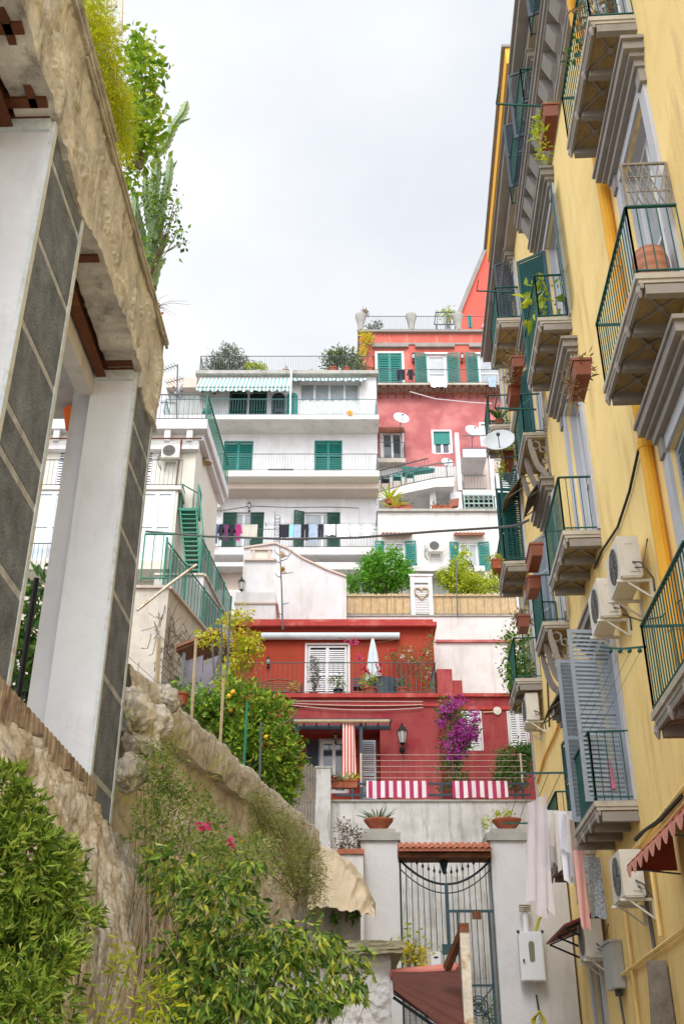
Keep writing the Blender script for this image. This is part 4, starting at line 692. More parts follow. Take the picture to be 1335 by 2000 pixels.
t = thing('pink_flowers', 'small cluster of pink flowers in the wild shrub by the garden wall', 'flower', W(402, 1618, 9.6)); p, d = clumps([(W(400, 1616, 9.6), (.05, .05, .03)), (W(452, 1648, 9.8), (.03, .03, .03))], 60, .015, 6, .2); leafobj('petals', p, .035, PINKF, t, .9); b = MB(); b.tube([W(395, 1650, 9.7), W(400, 1618, 9.6)], .004, 4); b.build('stem', M['bark'], t)
shrub('wall_creeper', 'soft yellow green creeper hanging over the far part of the garden wall', 'creeper', W(580, 1760, 14.5), [(W(520, 1600, 13.6), (.2, .25, .25)), (W(560, 1640, 14.2), (.25, .25, .35)), (W(600, 1690, 15.0), (.25, .25, .35)), (W(560, 1700, 13.8), (.2, .25, .3)), (W(610, 1740, 15.4), (.2, .2, .3)), (W(500, 1560, 13.3), (.12, .2, .12))], 9000, .05, leafmat('soft_green_leaf', [(.16, .22, .04), (.26, .34, .06), (.34, .36, .12), (.22, .18, .10)]), M['bark'], stems=12, asp=.2, clump=.06, per=10, hollow=.2, sr=.01)
shrub('yellow_green_sprays', 'upright yellow green leafy sprays at the bottom edge between the two big bushes', 'shrub', (-1.15, 6.4, 0), [(W(235, 1880, 6.6), (.05, .2, .14)), (W(300, 1950, 6.4), (.08, .2, .16)), (W(200, 1990, 6.3), (.13, .2, .06)), (W(310, 2000, 6.3), (.1, .2, .12))], 520, .05, YGREEN, stems=8, asp=.3, clump=.04, per=8, hollow=.2, sr=.006)
# grass tufts on the coping and rock
p = []; dd = []
for (u, v, Y) in ((300, 1440, 10.4), (262, 1400, 10.1), (290, 1480, 10.4), (330, 1440, 10.9), (250, 1560, 10.1), (430, 1500, 12.2), (345, 1470, 11.0)):
    c = W(u, v, Y)
    for _ in range(60): p.append(c+V(*(rng.normal(size=3)*.1))); dd.append((random.uniform(-.5, .5), -.3, 1))
leafobj('wild_grass', np.array(p), .12, YGREEN, None, .05, -.2, np.array(dd), kind='stuff', label='dry grass tufts on the rocks beside the pillar', cat='grass')
# plant behind the pillars with black post and mesh
shrub('broad_leaved_tree', 'dark glossy broad leaved tree seen between the two porch pillars', 'tree', W(60, 1400, 13.5), [(W(75, 1180, 13.5), (.3, .3, .3)), (W(60, 1260, 13.3), (.35, .3, .35)), (W(50, 1340, 13.2), (.35, .3, .3)), (W(90, 1300, 13.6), (.2, .3, .3))], 700, .2, DGREEN, asp=.5, clump=.1, per=6, hollow=.2, stemname='trunk')
b = MB(); b.tube([W(72, 1130, 11.5), W(35, 1370, 11.5)], .035, 6); b.build('black_post', M['black'], None, 'slim black fence post between the porch pillars', 'post')
b = MB()
for i in range(14): q = W(20+i*7, 1180, 12); b.tube([V(q.x, 12, 3.9), V(q.x, 12, 5.9)], .004, 3, False)
for i in range(14): q = W(20, 1180, 12); b.tube([V(q.x, 12, 4.1+i*.13), V(q.x+.65, 12, 4.1+i*.13)], .004, 3, False)
b.build('wire_mesh_fence', M['wire'], None, 'dark wire mesh panel behind the slim black post', 'fence')
# ================================================================ hillside houses, straight ahead
def rc(f, u0, v0, u1, v1, d=0):
    a, z1 = f.at(u0, v0, d); c, z0 = f.at(u1, v1, d); return a, c, z0, z1
def fr(name, label, Y, s, cat='building'): return thing(name, label, cat, (s, Y, 0))
# ---- white apartment block
f = FF(43); WA = fr('apartment_block', 'white three storey apartment block with long balconies, striped awnings and green shutters', 43, -3)
s0, s1 = f.at(385, 780)[0], f.at(735, 780)[0]; zt = 33.0
top = [rc(f, 449, 762, 520, 812), rc(f, 585, 745, 702, 812)]; mid_ = [rc(f, 438, 861, 492, 925), rc(f, 614, 860, 668, 925)]; low = [rc(f, 436, 1000, 513, 1075), rc(f, 594, 1000, 664, 1075)]
flo = [29.85, 26.55, 22.6]
hs = [(a, c, flo[0], z) for a, c, _, z in top]+[(a, c, flo[1], z) for a, c, _, z in mid_]+[(a, c, flo[2], z) for a, c, _, z in low]
b = MB(); wall_holes(b, f, s0, s1, 0, zt, hs, .25); shell(b, f, s0, s1, 0, zt, 8); b.build('wall', M['white'], WA)
b = MB(); f.box(b, s0-.15, s1+.1, zt+.003, zt+.2, -8, .3); b.build('roof_slab', M['concrete'], WA)
for i, (a, c, z0, z1) in enumerate(hs):
    gm = [M['dark'], M['glasspale'], M['dark'], M['dark'], M['glasspale'], M['glasspale']][i]; window(WA, f, a, c, z0, z1, .2, gm=gm, cols=(2, 4, 2, 2, 2, 2)[i], fw=.09, name='balcony_door')
a, c, z0, z1 = hs[0]; shutter(WA, f, a, a+(c-a)*.42, z0, z1, -.1, M['dkgreen'], 2); shutter(WA, f, c, c-(c-a)*.38, z0, z1, -.1, M['dkgreen'], 2)
for a, c, z0, z1 in hs[2:4]: shutter(WA, f, a, (a+c)/2, z0, z1, -.08, M['teal'], 1, rails=2, pitch=.1); shutter(WA, f, c, (a+c)/2, z0, z1, -.08, M['teal'], 1, rails=2, pitch=.1)
a, c, z0, z1 = hs[4]; shutter(WA, f, a, a+(c-a)*.33, z0, z1, -.1, M['dkgreen'], 1); shutter(WA, f, c, c-(c-a)*.33, z0, z1, -.1, M['dkgreen'], 1)
a, c, z0, z1 = hs[5]; shutter(WA, f, a, a-.5, z0, z1, .02, M['dkgreen'], 20); shutter(WA, f, c, c-(c-a)*.36, z0, z1, -.1, M['dkgreen'], 1)
# arched mirror and round topped green shutter between the windows
a, c, z0, z1 = rc(f, 532, 768, 556, 812)
def arch(mb, a, c, z0, z1, d0, d1, n=10, w_=.06):
    m = (a+c)/2; r = (c-a)/2; pts = [(a, z0)]+[(m-r*math.cos(math.pi*i/n), z1-r+r*math.sin(math.pi*i/n)) for i in range(n+1)]+[(c, z0)]; k = (r-w_)/r; inn = [(m+(x-m)*k, z if z == z0 else z1-r+(z-z1+r)*k) for x, z in pts]
    for i in range(len(pts)-1): mb.hexa([f.P(pts[i][0], pts[i][1], d0), f.P(pts[i+1][0], pts[i+1][1], d0), f.P(pts[i+1][0], pts[i+1][1], d1), f.P(pts[i][0], pts[i][1], d1), f.P(inn[i][0], inn[i][1], d0), f.P(inn[i+1][0], inn[i+1][1], d0), f.P(inn[i+1][0], inn[i+1][1], d1), f.P(inn[i][0], inn[i][1], d1)]); mb.poly([f.P(*inn[i], d0+.01), f.P(*inn[i+1], d0+.01), f.P(m, z0, d0+.01)])
b = MB(); arch(b, a, c, flo[0], z1, .003, .05); b.build('arched_window', M['darkiron'], WA); b = MB(); arch(b, *rc(f, 560, 767, 581, 812)[:2], flo[0], z1, .003, .06, w_=.2); b.build('arched_shutter', M['teal'], WA)
pr = (1.27, 1.55, 1.5)
for i, z in enumerate(flo):
    d = pr[i]; e0 = s0 if i else s0-1.35; b = MB(); f.box(b, e0, s1+.05-.06*i, z-.26-.05*i, z-.002, .002, d); f.box(b, e0+.1, s1-.1, z-.28-.05*i, z-.26-.05*i, .01, d-.05)
    if i == 1: b.k = 0
    sl = b.build('balcony', M['white2'] if i != 1 else [M['cream']], WA); railing(sl, f, [(e0+.04, .05), (e0+.04, d-.05), (s1-.08, d-.05), (s1-.08, .05)], z, .93, M['greyiron'] if i else mat('teal_iron', (.08, .20, .21), .5, .1), .13, .009, .02, bulge=.07 if i < 2 else 0)
b = MB(); f.box(b, s0+.2, s1-.02, flo[1]-.62, flo[1]-.33, .002, .95); b.build('balcony_beam', M['soffit'], WA)
for (u0, u1) in ((446, 532), (576, 660)): a, c, z0, z1 = rc(f, u0, 963, u1, 967, .12); b = MB(); f.box(b, a, c, z0-.06, z1+.05, .003, .16); b.build('awning_case', M['cream'], WA)
# striped awnings
st = stripemat('green_white_awning_stripe', (.16, .34, .33), (.80, .80, .76), 5.2, 0, .5)
def awning(lab, f, a, c, z_top, z_front, d, val, m, scal=40):
    t = thing('striped_awning', lab, 'awning', f.P((a+c)/2, z_front, 0)); b = MB()
    grid(b, lambda x, y: f.P(a+(c-a)*x, z_top+(z_front-z_top)*y-.03*math.sin(3.14*y), .05+d*y), 40, 6); grid(b, lambda x, y: f.P(a+(c-a)*x, z_front-y*(val*.6+val*.4*abs(math.sin(x*scal))), .05+d+.03*y*math.sin(x*60)), 160, 2)
    b.poly([f.P(a, z_top, .05), f.P(a, z_front, .05+d), f.P(a, z_front, .05)]); b.build('canopy', m, t)
    b = MB(); b.bar(f.P(a, z_front, .05+d), f.P(c, z_front, .05+d), .04); b.build('front_bar', M['greyiron'], t)
    for q in (a+.3, c-.3): b = MB(); b.tube([f.P(q, z_top-.5, .05), f.P(q, z_front-.02, d)], .02); b.build('arm', M['greyiron'], t)
a, c = f.at(384, 750, 1.2)[0], f.at(566, 750, 1.2)[0]; awning('long green and white striped awning, left one of the top balcony', f, a, c, 32.9, f.at(450, 756, 1.25)[1], 1.2, .26, st)
a, c = f.at(570, 735, .6)[0], f.at(715, 735, .6)[0]; awning('short rolled up green and white striped awning, right one of the top balcony', f, a, c, 32.9, f.at(640, 739, .6)[1], .6, .2, st, 32)
b = MB(); x = f.at(567, 780, 1.2)[0]; f.box(b, x-.04, x+.04, flo[0], 32.6, 1.15, 1.23); b.build('awning_post', M['woodwhite'], WA)
g = MB(); a = s0-1.35; f.box(g, a, s0-.003, flo[0], 32.0, -3, .02); g.k = 1; f.box(g, a-.15, s0-.003, 32.0, 32.6, -3, .5); g.build('side_room', [M['greybox'], M['soffit']], WA)
railing(WA, f, [(s0+.05, -6), (s0+.05, .2), (s1-.1, .2), (s1-.1, -6)], zt+.2, .95, M['greyiron'], .12, .009, .02, name='roof_railing')
R0 = zt+.22
shrub('olive_tree', 'grey green olive tree on the left end of the white roof terrace', 'tree', (s0+1.3, 43.4, R0), [((s0+1.3, 43.4, R0+1.1), (.9, .7, .55)), ((s0+1.45, 43.4, R0+1.75), (.42, .4, .4)), ((s0+.7, 43.5, R0+.75), (.6, .5, .4)), ((s0+2.0, 43.5, R0+.7), (.5, .5, .4))], 2600, .16, OLIVE, asp=.3, clump=.12, per=8, hollow=.3, sr=.05, stemname='trunk')
shrub('yellow_shrub', 'low rounded yellow green shrub on the white roof terrace', 'shrub', (s0+2.75, 43.3, R0), [((s0+2.75, 43.3, R0+.38), (.62, .4, .3))], 900, .13, YGREEN, asp=.5, clump=.08, per=8)
shrub('roof_tree', 'pair of bushy dark trees in terracotta tubs at the right of the white roof terrace', 'tree', (s1-1.9, 43.5, R0), [((s1-2.2, 43.5, R0+1.15), (.55, .5, .45)), ((s1-1.45, 43.5, R0+1.2), (.6, .5, .5)), ((s1-.95, 43.5, R0+.8), (.4, .4, .4)), ((s1-1.8, 43.5, R0+1.4), (.6, .4, .35))], 1900, .16, leafmat('dusty_green_leaf', [(.07, .11, .04), (.12, .18, .06), (.2, .26, .11)]), asp=.45, clump=.12, per=8, hollow=.35, sr=.05, stemname='trunk')
for i, (ds, r) in enumerate(((-2.2, .26), (-1.5, .24), (-.35, .25))): t = thing('terracotta_tub', ['terracotta tub under the left roof tree', 'terracotta tub under the right roof tree', 'terracotta tub at the right corner of the white roof'][i], 'pot', (s1+ds, 43.05, R0), 'tubs on the white roof terrace'); pot(t, V(s1+ds, 43.05, R0), r, .3, M['terra'])
potted('small pale potted plant in the middle of the white roof terrace', V(s0+4.4, 43.2, R0), .16, .3, .16, 60, .08, DRY); potted('light green succulent plant by the white roof railing', V(s1-3.3, 43.2, R0), .14, .15, .3, 20, .03, YGREEN, spiky=True)
t = thing('tv_antenna', 'tall rooftop television antenna with several arrays left of the white apartments', 'antenna', W(345, 800, 41)); b = MB(); b.tube([W(345, 820, 41), W(347, 712, 41)], .035, 6); b.build('mast', M['greyiron'], t)
for (u0, v0, u1, v1) in ((316, 724, 348, 712), (326, 748, 360, 738), (330, 764, 352, 777), (314, 786, 345, 787)):
    b = MB(); p, q = W(u0, v0, 41), W(u1, v1, 41); b.bar(p, q, .03)
    for i in range(6): c = p.lerp(q, i/6); b.bar(c-V(.05, .35, .1), c+V(.05, .35, .1), .018)
    b.build('array', M['greyiron'], t)
dishes('small dish beside the antenna at the white block corner', W(352, 762, 41.3), .4, (-.8, -.5, .4), W(362, 770, 42.5))
ac_unit('small white air conditioner on the lowest storey of the white apartments', f, *f.at(407, 998), w_=.6, h=.5, dp=.3)
t = thing('star_ornament', 'orange star shaped ornament hanging on the top balcony rail', 'ornament', f.P(f.at(683, 806, 1.3)[0], flo[0], 1.3)); b = MB(); c = f.P(f.at(683, 806, 1.33)[0], f.at(683, 806, 1.33)[1], 1.33); pts = [c+V(math.sin(i*math.pi/5), 0, math.cos(i*math.pi/5))*(.22 if i % 2 == 0 else .1) for i in range(10)]
for i in range(10): b.add([pts[i], pts[(i+1) % 10], c-V(0, .06, 0)], [(0, 1, 2)]); b.add([pts[i], pts[(i+1) % 10], c+V(0, .04, 0)], [(0, 1, 2)])
b.build('star', M['starorange'], t)
for (u, v, ss_, lab) in ((420, 761, 1, 'small dark wall lamp on the top balcony of the white apartments'), (487, 990, 1, 'small wall lamp above the laundry balcony')): lantern(lab, f.P(*f.at(u, v+4)), f, ss_)
def chair(lab, c, m, f=f):
    t = thing('folding_chair', lab, 'chair', c); c = Vector(c); b = MB(); b.box(c.x-.2, c.x+.2, c.y-.2, c.y+.2, c.z+.43, c.z+.46); b.build('seat', m, t); b = MB()
    for i in range(4): b.box(c.x-.2, c.x+.2, c.y+.2, c.y+.22, c.z+.55+i*.09, c.z+.61+i*.09)
    b.build('backrest', m, t)
    for (x, y, h) in ((-.19, -.18, .45), (.19, -.18, .45), (-.19, .21, .92), (.19, .21, .92)): b = MB(); b.bar(c+V(x, y, 0), c+V(x, y, h), .03); b.build('leg', m, t)
    return t
chair('green chair at the left end of the top white balcony', (f.at(405, 805, .5)[0], 42.3, flo[0]), M['teal']); chair('dark folding chair before the green balcony doors on the top floor', (f.at(545, 805, .5)[0], 42.3, flo[0]), M['darkiron'])
t = thing('bench', 'low grey slatted bench on the middle balcony of the white apartments', 'bench', (f.at(549, 912, .8)[0], 42.2, flo[1])); c = V(f.at(549, 912, .8)[0], 42.0, flo[1]); b = MB(); b.box(c.x-.6, c.x+.6, c.y-.15, c.y+.15, c.z+.3, c.z+.34); b.build('seat', M['greyiron'], t)
for x in (-.55, .55): b = MB(); b.bar(c+V(x, 0, 0), c+V(x, 0, .3), .05); b.build('leg', M['greyiron'], t)
# washing on the lowest balcony
den = mat('blue_denim', (.10, .14, .24), .9, .3, 4); dkc = mat('dark_cloth', (.02, .02, .03), .9, .1); pur = mat('plum_cloth', (.12, .04, .10), .9, .1); gr = mat('light_blue_denim', (.36, .45, .60), .9, .25, 4); beg = mat('beige_cloth', (.50, .46, .40), .9, .08); tq = mat('turquoise_cloth', (.25, .60, .60), .9, .1); mag = mat('magenta_cloth', (.35, .03, .16), .9, .1); wc = mat('white_washing', (.84, .83, .86), .9, .04)
GL = 'washing on the lowest balcony of the white apartments'; zl = f.at(500, 1024, 1.75)[1]
for (u0, u1, vb, k_, mt, lab) in [(405, 425, 1062, 'trousers', den, 'blue jeans hanging leftmost on the long balcony line'), (426, 436, 1055, 'shirt', dkc, 'narrow black shirt beside the leftmost blue jeans'), (436, 447, 1056, 'shirt', pur, 'plum shirt, third garment from the left end of the line'), (447, 458, 1054, 'shirt', dkc, 'black shirt between the plum and the magenta ones'), (459, 471, 1056, 'shirt', mag, 'magenta and purple shirt next to the beige cloth'), (473, 502, 1052, 'towel', beg, 'beige cloth hanging before the balcony rail'),
    (545, 564, 1050, 'towel', dkc, 'black square cloth beside the white iron screen'), (565, 573, 1048, 'towel', tq, 'thin turquoise cloth beside the black square one'), (574, 587, 1052, 'towel', gr, 'pale blue towel between turquoise cloth and black trousers'), (588, 602, 1056, 'trousers', dkc, 'black trousers before the half open green shutter'), (604, 618, 1058, 'trousers', gr, 'light blue jeans hanging to the right of the black trousers'), (621, 631, 1052, 'trousers', dkc, 'narrow black trousers left of the white towels'), (633, 655, 1045, 'towel', wc, 'white towel next to the narrow black trousers'), (657, 680, 1050, 'towel', wc, 'white sheet, second white piece from the dark clothes'), (682, 704, 1050, 'shirt', wc, 'white shirt near the right end of the line'), (706, 728, 1048, 'shirt', wc, 'last white shirt at the right end of the line')]:
    a, z1 = f.at(u0, 1024, 1.75); c, z0 = f.at(u1, vb, 1.75); garment(k_, lab, f.P(a, zl, 1.75), c-a, zl-z0, mt, GL)
b = MB()
for d_ in (1.65, 1.75, 1.85): b.tube([f.P(s0+.3, zl+.01, d_), f.P(s1-.1, zl+.01, d_)], .006, 3)
for x in (s0+.3, -3.4, s1-.1): b.bar(f.P(x, zl+.01, 1.5), f.P(x, zl+.01, 1.9), .03)
b.build('clothes_line', M['greyiron'], None, 'long clothes lines in front of the lowest white balcony', 'clothes line')
b = MB(); a, c, z0, z1 = rc(f, 537, 1010, 545, 1072, 1.5)
for i in range(10): z = z0+(z1-z0)*i/10; b.tube([f.P((a+c)/2+.13*math.cos(q*.785), z+.15+.13*math.sin(q*.785), 1.5) for q in range(9)], .012, 4)
b.bar(f.P(a, z0, 1.5), f.P(a, z1+.3, 1.5), .03); b.bar(f.P(c, z0, 1.5), f.P(c, z1, 1.5), .03); b.build('iron_screen', M['greyiron'], None, 'scrolled iron divider screen standing on the laundry balcony', 'screen')
# ---- tall red house
f = FF(47); RH = fr('red_house', 'tall coral red house with roof terrace and long iron balcony on the hilltop', 47, 5)
s0, s1 = f.at(703, 700)[0], 9.6; zt = f.at(800, 652)[1]
wn = [rc(f, 736, 690, 786, 758), rc(f, 832, 692, 874, 758), rc(f, 931, 692, 980, 758)]; fl = f.at(850, 756)[1]-.25
hs = [(a, c, fl, z) for a, c, _, z in wn]; lw = [rc(f, 745, 845, 786, 897), rc(f, 845, 843, 880, 886), rc(f, 938, 828, 952, 872)]
b = MB(); zp = f.at(850, 771)[1]; wall_holes(b, f, s0, s1, zp, zt, hs, .2); shell(b, f, s0, s1, zp, zt, 4); b.build('upper_wall', M['coral'], RH)
b = MB(); s0p = f.at(737, 850)[0]; zw = f.at(850, 912)[1]; wall_holes(b, f, s0p, s1, zw, zp-.003, lw, .2); shell(b, f, s0p, s1, zw, zp-.003, 4); b.build('lower_wall', M['pink'], RH)
b = MB(); f.box(b, s0p-.05, s1, 0, zw-.003, -4, .04); b.build('base_wall', M['white2'], RH)
b = MB(); f.box(b, s0-.12, s1, zt+.003, zt+.14, -4, .22); f.box(b, s0-.05, s1, zt-.8, zt-.68, .003, .07); b.build('cornice', M['trim'], RH)
for (u0, u1) in ((726, 797), (810, 887), (915, 975)): a, c, z0, z1 = rc(f, u0, 671, u1, 678, .15); b = MB(); f.box(b, a, c, z0, z1, .003, .22); b.build('window_hood', M['trim'], RH)
for i, (a, c, z0, z1) in enumerate(hs): window(RH, f, a, c, z0, z1, .15, gm=M['dark'] if i == 0 else M['glasspale'], cols=2 if i == 0 else 1, rows=1 if i == 0 else 2, fw=.14, surround=M['woodwhite'], sw=.12, name='balcony_door')
a, c, z0, z1 = hs[0]; shutter(RH, f, a, (a+c)/2, z0, z1, -.03, M['teal'], 1, pitch=.12, rails=2); shutter(RH, f, c, (a+c)/2, z0, z1, -.03, M['teal'], 1, pitch=.12, rails=2)
for a, c, z0, z1 in hs[1:]: shutter(RH, f, a-.02, a-.7, z0, z1, .05, M['teal'], 12, pitch=.1); shutter(RH, f, c+.02, c+.7, z0, z1, .05, M['teal'], 12, pitch=.1)
for a, c, z0, z1 in lw: window(RH, f, a, c, z0, z1, .12, gm=M['glass'], cols=2, fw=.1, surround=M['woodwhite'], sw=.1)
a, c, z0, z1 = lw[1]; b = MB(); f.box(b, a+.02, c-.02, z0+(z1-z0)*.45, z1, -.08, -.05); b.build('roller_blind', M['teal'], RH)
b = MB(); f.box(b, s0+.6, s1, fl-.12, fl-.002, .003, .75); sl = b.build('balcony', M['slab'], RH); railing(sl, f, [(s0+.62, .02), (s0+.62, .72), (s1-.05, .72)], fl, .9, M['greyiron'], .13, .009, .02, bulge=.05)
b = MB(); n = 18; L0 = s0+.6
for i in range(n): x = L0+(s1-L0)*i/n; y = L0+(s1-L0)*(i+1)/n; b.bar(f.P(x, fl-.12, .72), f.P(y, fl-.48, .35), .04); b.bar(f.P(x, fl-.48, .35), f.P(y, fl-.12, .72), .04); b.bar(f.P(x, fl-.12, .7), f.P(x, fl-.5, .03), .04)
b.bar(f.P(L0, fl-.48, .35), f.P(s1, fl-.48, .35), .04); b.build('truss', M['rust'], sl)
a, c, z0, z1 = rc(f, 737, 893, 792, 912, .6); b = MB(); f.box(b, a, c, z1-.3, z1-.05, .045, .6); sl = b.build('balcony', M['slab'], RH); railing(sl, f, [(a+.03, .05), (a+.03, .57), (c-.03, .57), (c-.03, .05)], z1-.05, 1.0, M['greyiron'], .14)
t = thing('awning', 'dark reddish slatted awning over the small pink wall balcony', 'awning', f.P(a, z1+2.2, 0)); a, c, z0, z1 = rc(f, 737, 831, 790, 843, .5); b = MB()
for i in range(18): x = a+(c-a)*i/18; b.hexa([f.P(x, z0, .6), f.P(x+.06, z0, .6), f.P(x+.06, z0+.03, .6), f.P(x, z0+.03, .6), f.P(x, z1+.2, .01), f.P(x+.06, z1+.2, .01), f.P(x+.06, z1+.23, .01), f.P(x, z1+.23, .01)])
f.box(b, a, c, z0-.12, z0, .56, .6); b.build('slats', M['rust'], t)
RT = zt+.14; railing(RH, f, [(s0-.05, -3), (s0-.05, .15), (s1, .15)], RT, 1.0, M['greyiron'], .13, .009, .02, name='roof_railing')
for i, u in enumerate((704, 803, 894)):
    c = f.P(f.at(u, 640)[0], RT, .05); t = thing('stone_urn', ['stone urn with a plant at the left corner of the red roof', 'plain stone urn in the middle of the red roof edge', 'stone urn before the vivid coral wall'][i], 'urn', c, 'urns on the red roof terrace'); b = MB(); b.lathe(c, [(.2, 0), (.22, .1), (.16, .15), (.2, .5), (.3, .95), (.32, 1.0), (.32, 1.15), (.25, 1.2), (.001, 1.15)], 10); b.build('body', M['concrete'], t)
p, d = clumps([(f.P(f.at(712, 622)[0], RT+1.35, .1), (.22, .2, .2))], 100, .05, 6, .3); leafobj('urn_plant', p, .16, DRY, None, .3, label='small reddish plant growing in the left roof urn', cat='plant')
shrub('roof_plant', 'olive coloured bush behind the railing of the red roof terrace', 'plant', f.P(f.at(727, 640)[0], RT, -.1), [(f.P(f.at(727, 640)[0], RT+.5, -.1), (.4, .3, .3))], 260, .14, OLIVE)
t = shrub('agave_plant', 'tall green plant in the glass enclosure on the red roof', 'plant', f.P(f.at(873, 630)[0], RT, -.4), [(f.P(f.at(873, 617)[0], RT+1.5, -.4), (.35, .3, .45))], 160, .22, YGREEN, asp=.25)
b = MB(); a, c = f.at(852, 630)[0], f.at(890, 630)[0]
for x in (a, c, (a+c)/2):
    for d_ in (-.1, -1.2): b.bar(f.P(x, RT, d_), f.P(x+.1, RT+1.5, d_), .05)
b.bar(f.P(a, RT+1.5, -.1), f.P(c+.1, RT+1.5, -.1), .05); b.bar(f.P(a, RT+1.5, -1.2), f.P(c+.1, RT+1.5, -1.2), .05); b.bar(f.P(a, RT+1.5, -.1), f.P(a, RT+1.5, -1.2), .05); b.build('glasshouse_frame', M['greyiron'], None, 'metal frame around the tall plant on the red roof terrace', 'frame')
shrub('hanging_vine', 'yellowing vine trailing down the left corner of the red house', 'climbing plant', f.P(s0+.2, zt-3, .3), [(f.P(s0+.25, zt-.8, .3), (.35, .2, .75)), (f.P(s0+.5, zt-.4, .3), (.3, .2, .3)), (f.P(s0+.05, zt-1.9, .3), (.2, .2, .7))], 700, .12, YELLOWF, hollow=.2)
for (u, lab, k_, mt, w_) in ((780, 'dark trousers hung on the red house balcony line', 'trousers', dkc, .45), (800, 'dark shirt hung beside the trousers on the red house', 'shirt', dkc, .4), (845, 'white cloth drying over the red house balcony rail', 'towel', wc, .9), (958, 'small grey cloth drying at the right of the red house balcony', 'towel', gr, .4)):
    a, z1 = f.at(u-6, 722 if u < 820 else 735, .85); garment(k_, lab, f.P(a, z1, .85), w_, .7, mt, 'washing on the red house balcony')
for (u, v, r, lab) in ((782, 819, .42, 'white satellite dish above the pink wall balcony'), (922, 844, .42, 'white satellite dish on the small upper terrace'), (872, 905, .32, 'smaller white satellite dish by the stair railing')): c = W(u, v, 45.8); dishes(lab, c, r, (.25, -1, .35), c+V(.1, 1.15, -.5))
for (u, v, lab) in ((806, 704, 'black wall lantern left of the middle red house window'), (901, 704, 'black wall lantern right of the middle red house window')): lantern(lab, f.P(*f.at(u, v)), f, 1.3)
# vivid coral gable behind
f = FF(52); a0 = f.at(893, 622); a1 = f.at(962, 452); t = fr('coral_building', 'tall vivid coral building with a sloping grey roof edge rising behind the red terrace', 52, 9); b = MB()
x0, x1 = a0[0], 14.0; sl_ = (a1[1]-a0[1])/(a1[0]-a0[0]); prof = [(x0, 0), (x0, a0[1]), (x1, a0[1]+sl_*(x1-x0)), (x1, 0)]
b.add([f.P(x, z) for x, z in prof]+[f.P(x, z, -6) for x, z in prof], [(0, 1, 2, 3), (7, 6, 5, 4), (0, 4, 5, 1), (1, 5, 6, 2), (2, 6, 7, 3)]); b.build('wall', M['gable'], t)
b = MB(); b.bar(f.P(x0-.1, a0[1]-.2, .1), f.P(x1, a0[1]+sl_*(x1-x0), .1), .28, .25); b.build('roof_edge', M['trim'], t)
a, c, z0, z1 = rc(f, 912, 615, 922, 640, .02); b = MB(); arch(b, a, c, z0, z1, .003, .05, w_=.15); b.build('arched_window', M['teal'], t)
b = MB(); b.bar(f.P(*f.at(942, 640, .1), .1), f.P(*f.at(964, 585, .1), .1), .14); b.build('downpipe', M['trimlight'], t)
# ---- white stacked terraces between the white apartments and the yellow building
f = FF(44.5); TS = fr('terrace_house', 'white open terraces with square pillars and sloping balcony rails below the red house', 44.5, 5)
b = MB(); g_ = lambda u0, v0, u1, v1, d0, d1: f.box(b, *rc(f, u0, v0, u1, v1, d1), d0, d1)
g_(887, 845, 902, 957, -.3, .1); g_(950, 845, 966, 960, -.3, .1); g_(903, 877, 950, 893, -1.6, .08); g_(967, 925, 1003, 958, -2, .08); g_(903, 957, 1000, 968, -1.6, .12)
g_(878, 960, 903, 1001, -1.8, .07); g_(965, 968, 978, 1001, -.3, .07); g_(838, 955, 852, 1001, -.3, .1); b.build('white_frame', M['white'], TS)
b = MB(); g_(903, 893, 1003, 957, -1.8, -1.62); g_(737, 940, 1003, 1001, -2.0, -1.85); b.build('back_wall', M['soffit'], TS)
b = MB(); pts = [(738, 963), (790, 948), (850, 935), (886, 932)]; low_ = [(738, 978), (790, 963), (850, 951), (886, 950)]
for (p, q), (r_, s_) in zip(zip(pts, pts[1:]), zip(low_, low_[1:])): A, B_, C_, D_ = [f.at(*k, .6) for k in (p, q, r_, s_)]; b.hexa([f.P(*C_, .6), f.P(*D_, .6), f.P(*D_, -1.5), f.P(*C_, -1.5), f.P(*A, .6), f.P(*B_, .6), f.P(*B_, -1.5), f.P(*A, -1.5)])
b.build('sloping_terrace', M['white2'], TS)
def slope_rail(f, pts, h, d, m, gap=.14, lab='railing', par=None):
    b = MB()
    for p, q in zip(pts, pts[1:]):
        A, B_ = f.P(*f.at(*p, d), d), f.P(*f.at(*q, d), d); n = max(1, int((B_-A).length/gap)); b.bar(A+V(0, 0, h), B_+V(0, 0, h), .045); b.bar(A+V(0, 0, .05), B_+V(0, 0, .05), .03)
        for i in range(n+1): x = A.lerp(B_, i/n); b.tube([x, x+V(0, 0, h)], .011, 4, False)
    return b.build(lab, m, par)
slope_rail(f, pts, .85, .55, M['greyiron'], par=TS); slope_rail(f, [(740, 938), (830, 915), (836, 914)], .55, .1, M['darkiron'], par=TS); slope_rail(f, [(903, 877), (950, 877)], .8, 0, M['greyiron'], par=TS); slope_rail(f, [(904, 956), (949, 956)], .8, -.1, M['greyiron'], par=TS); slope_rail(f, [(967, 925), (1003, 925)], .8, 0, M['greyiron'], par=TS)
b = MB(); a, c, z0, z1 = rc(f, 904, 967, 965, 1000, .1)
for i in range(6):
    for j in range(4): cx = a+(c-a)*(i+.5)/6; cz = z0+(z1-z0)*(j+.5)/4; R_ = (c-a)/12; b.tube([f.P(cx+R_*math.cos(q*math.pi/4), cz+R_*math.sin(q*math.pi/4), .1) for q in range(9)], .02, 4, False)
for k in range(3): f.box(b, a, c, z0+(z1-z0)*k/2-.03, z0+(z1-z0)*k/2+.03, .08, .13)
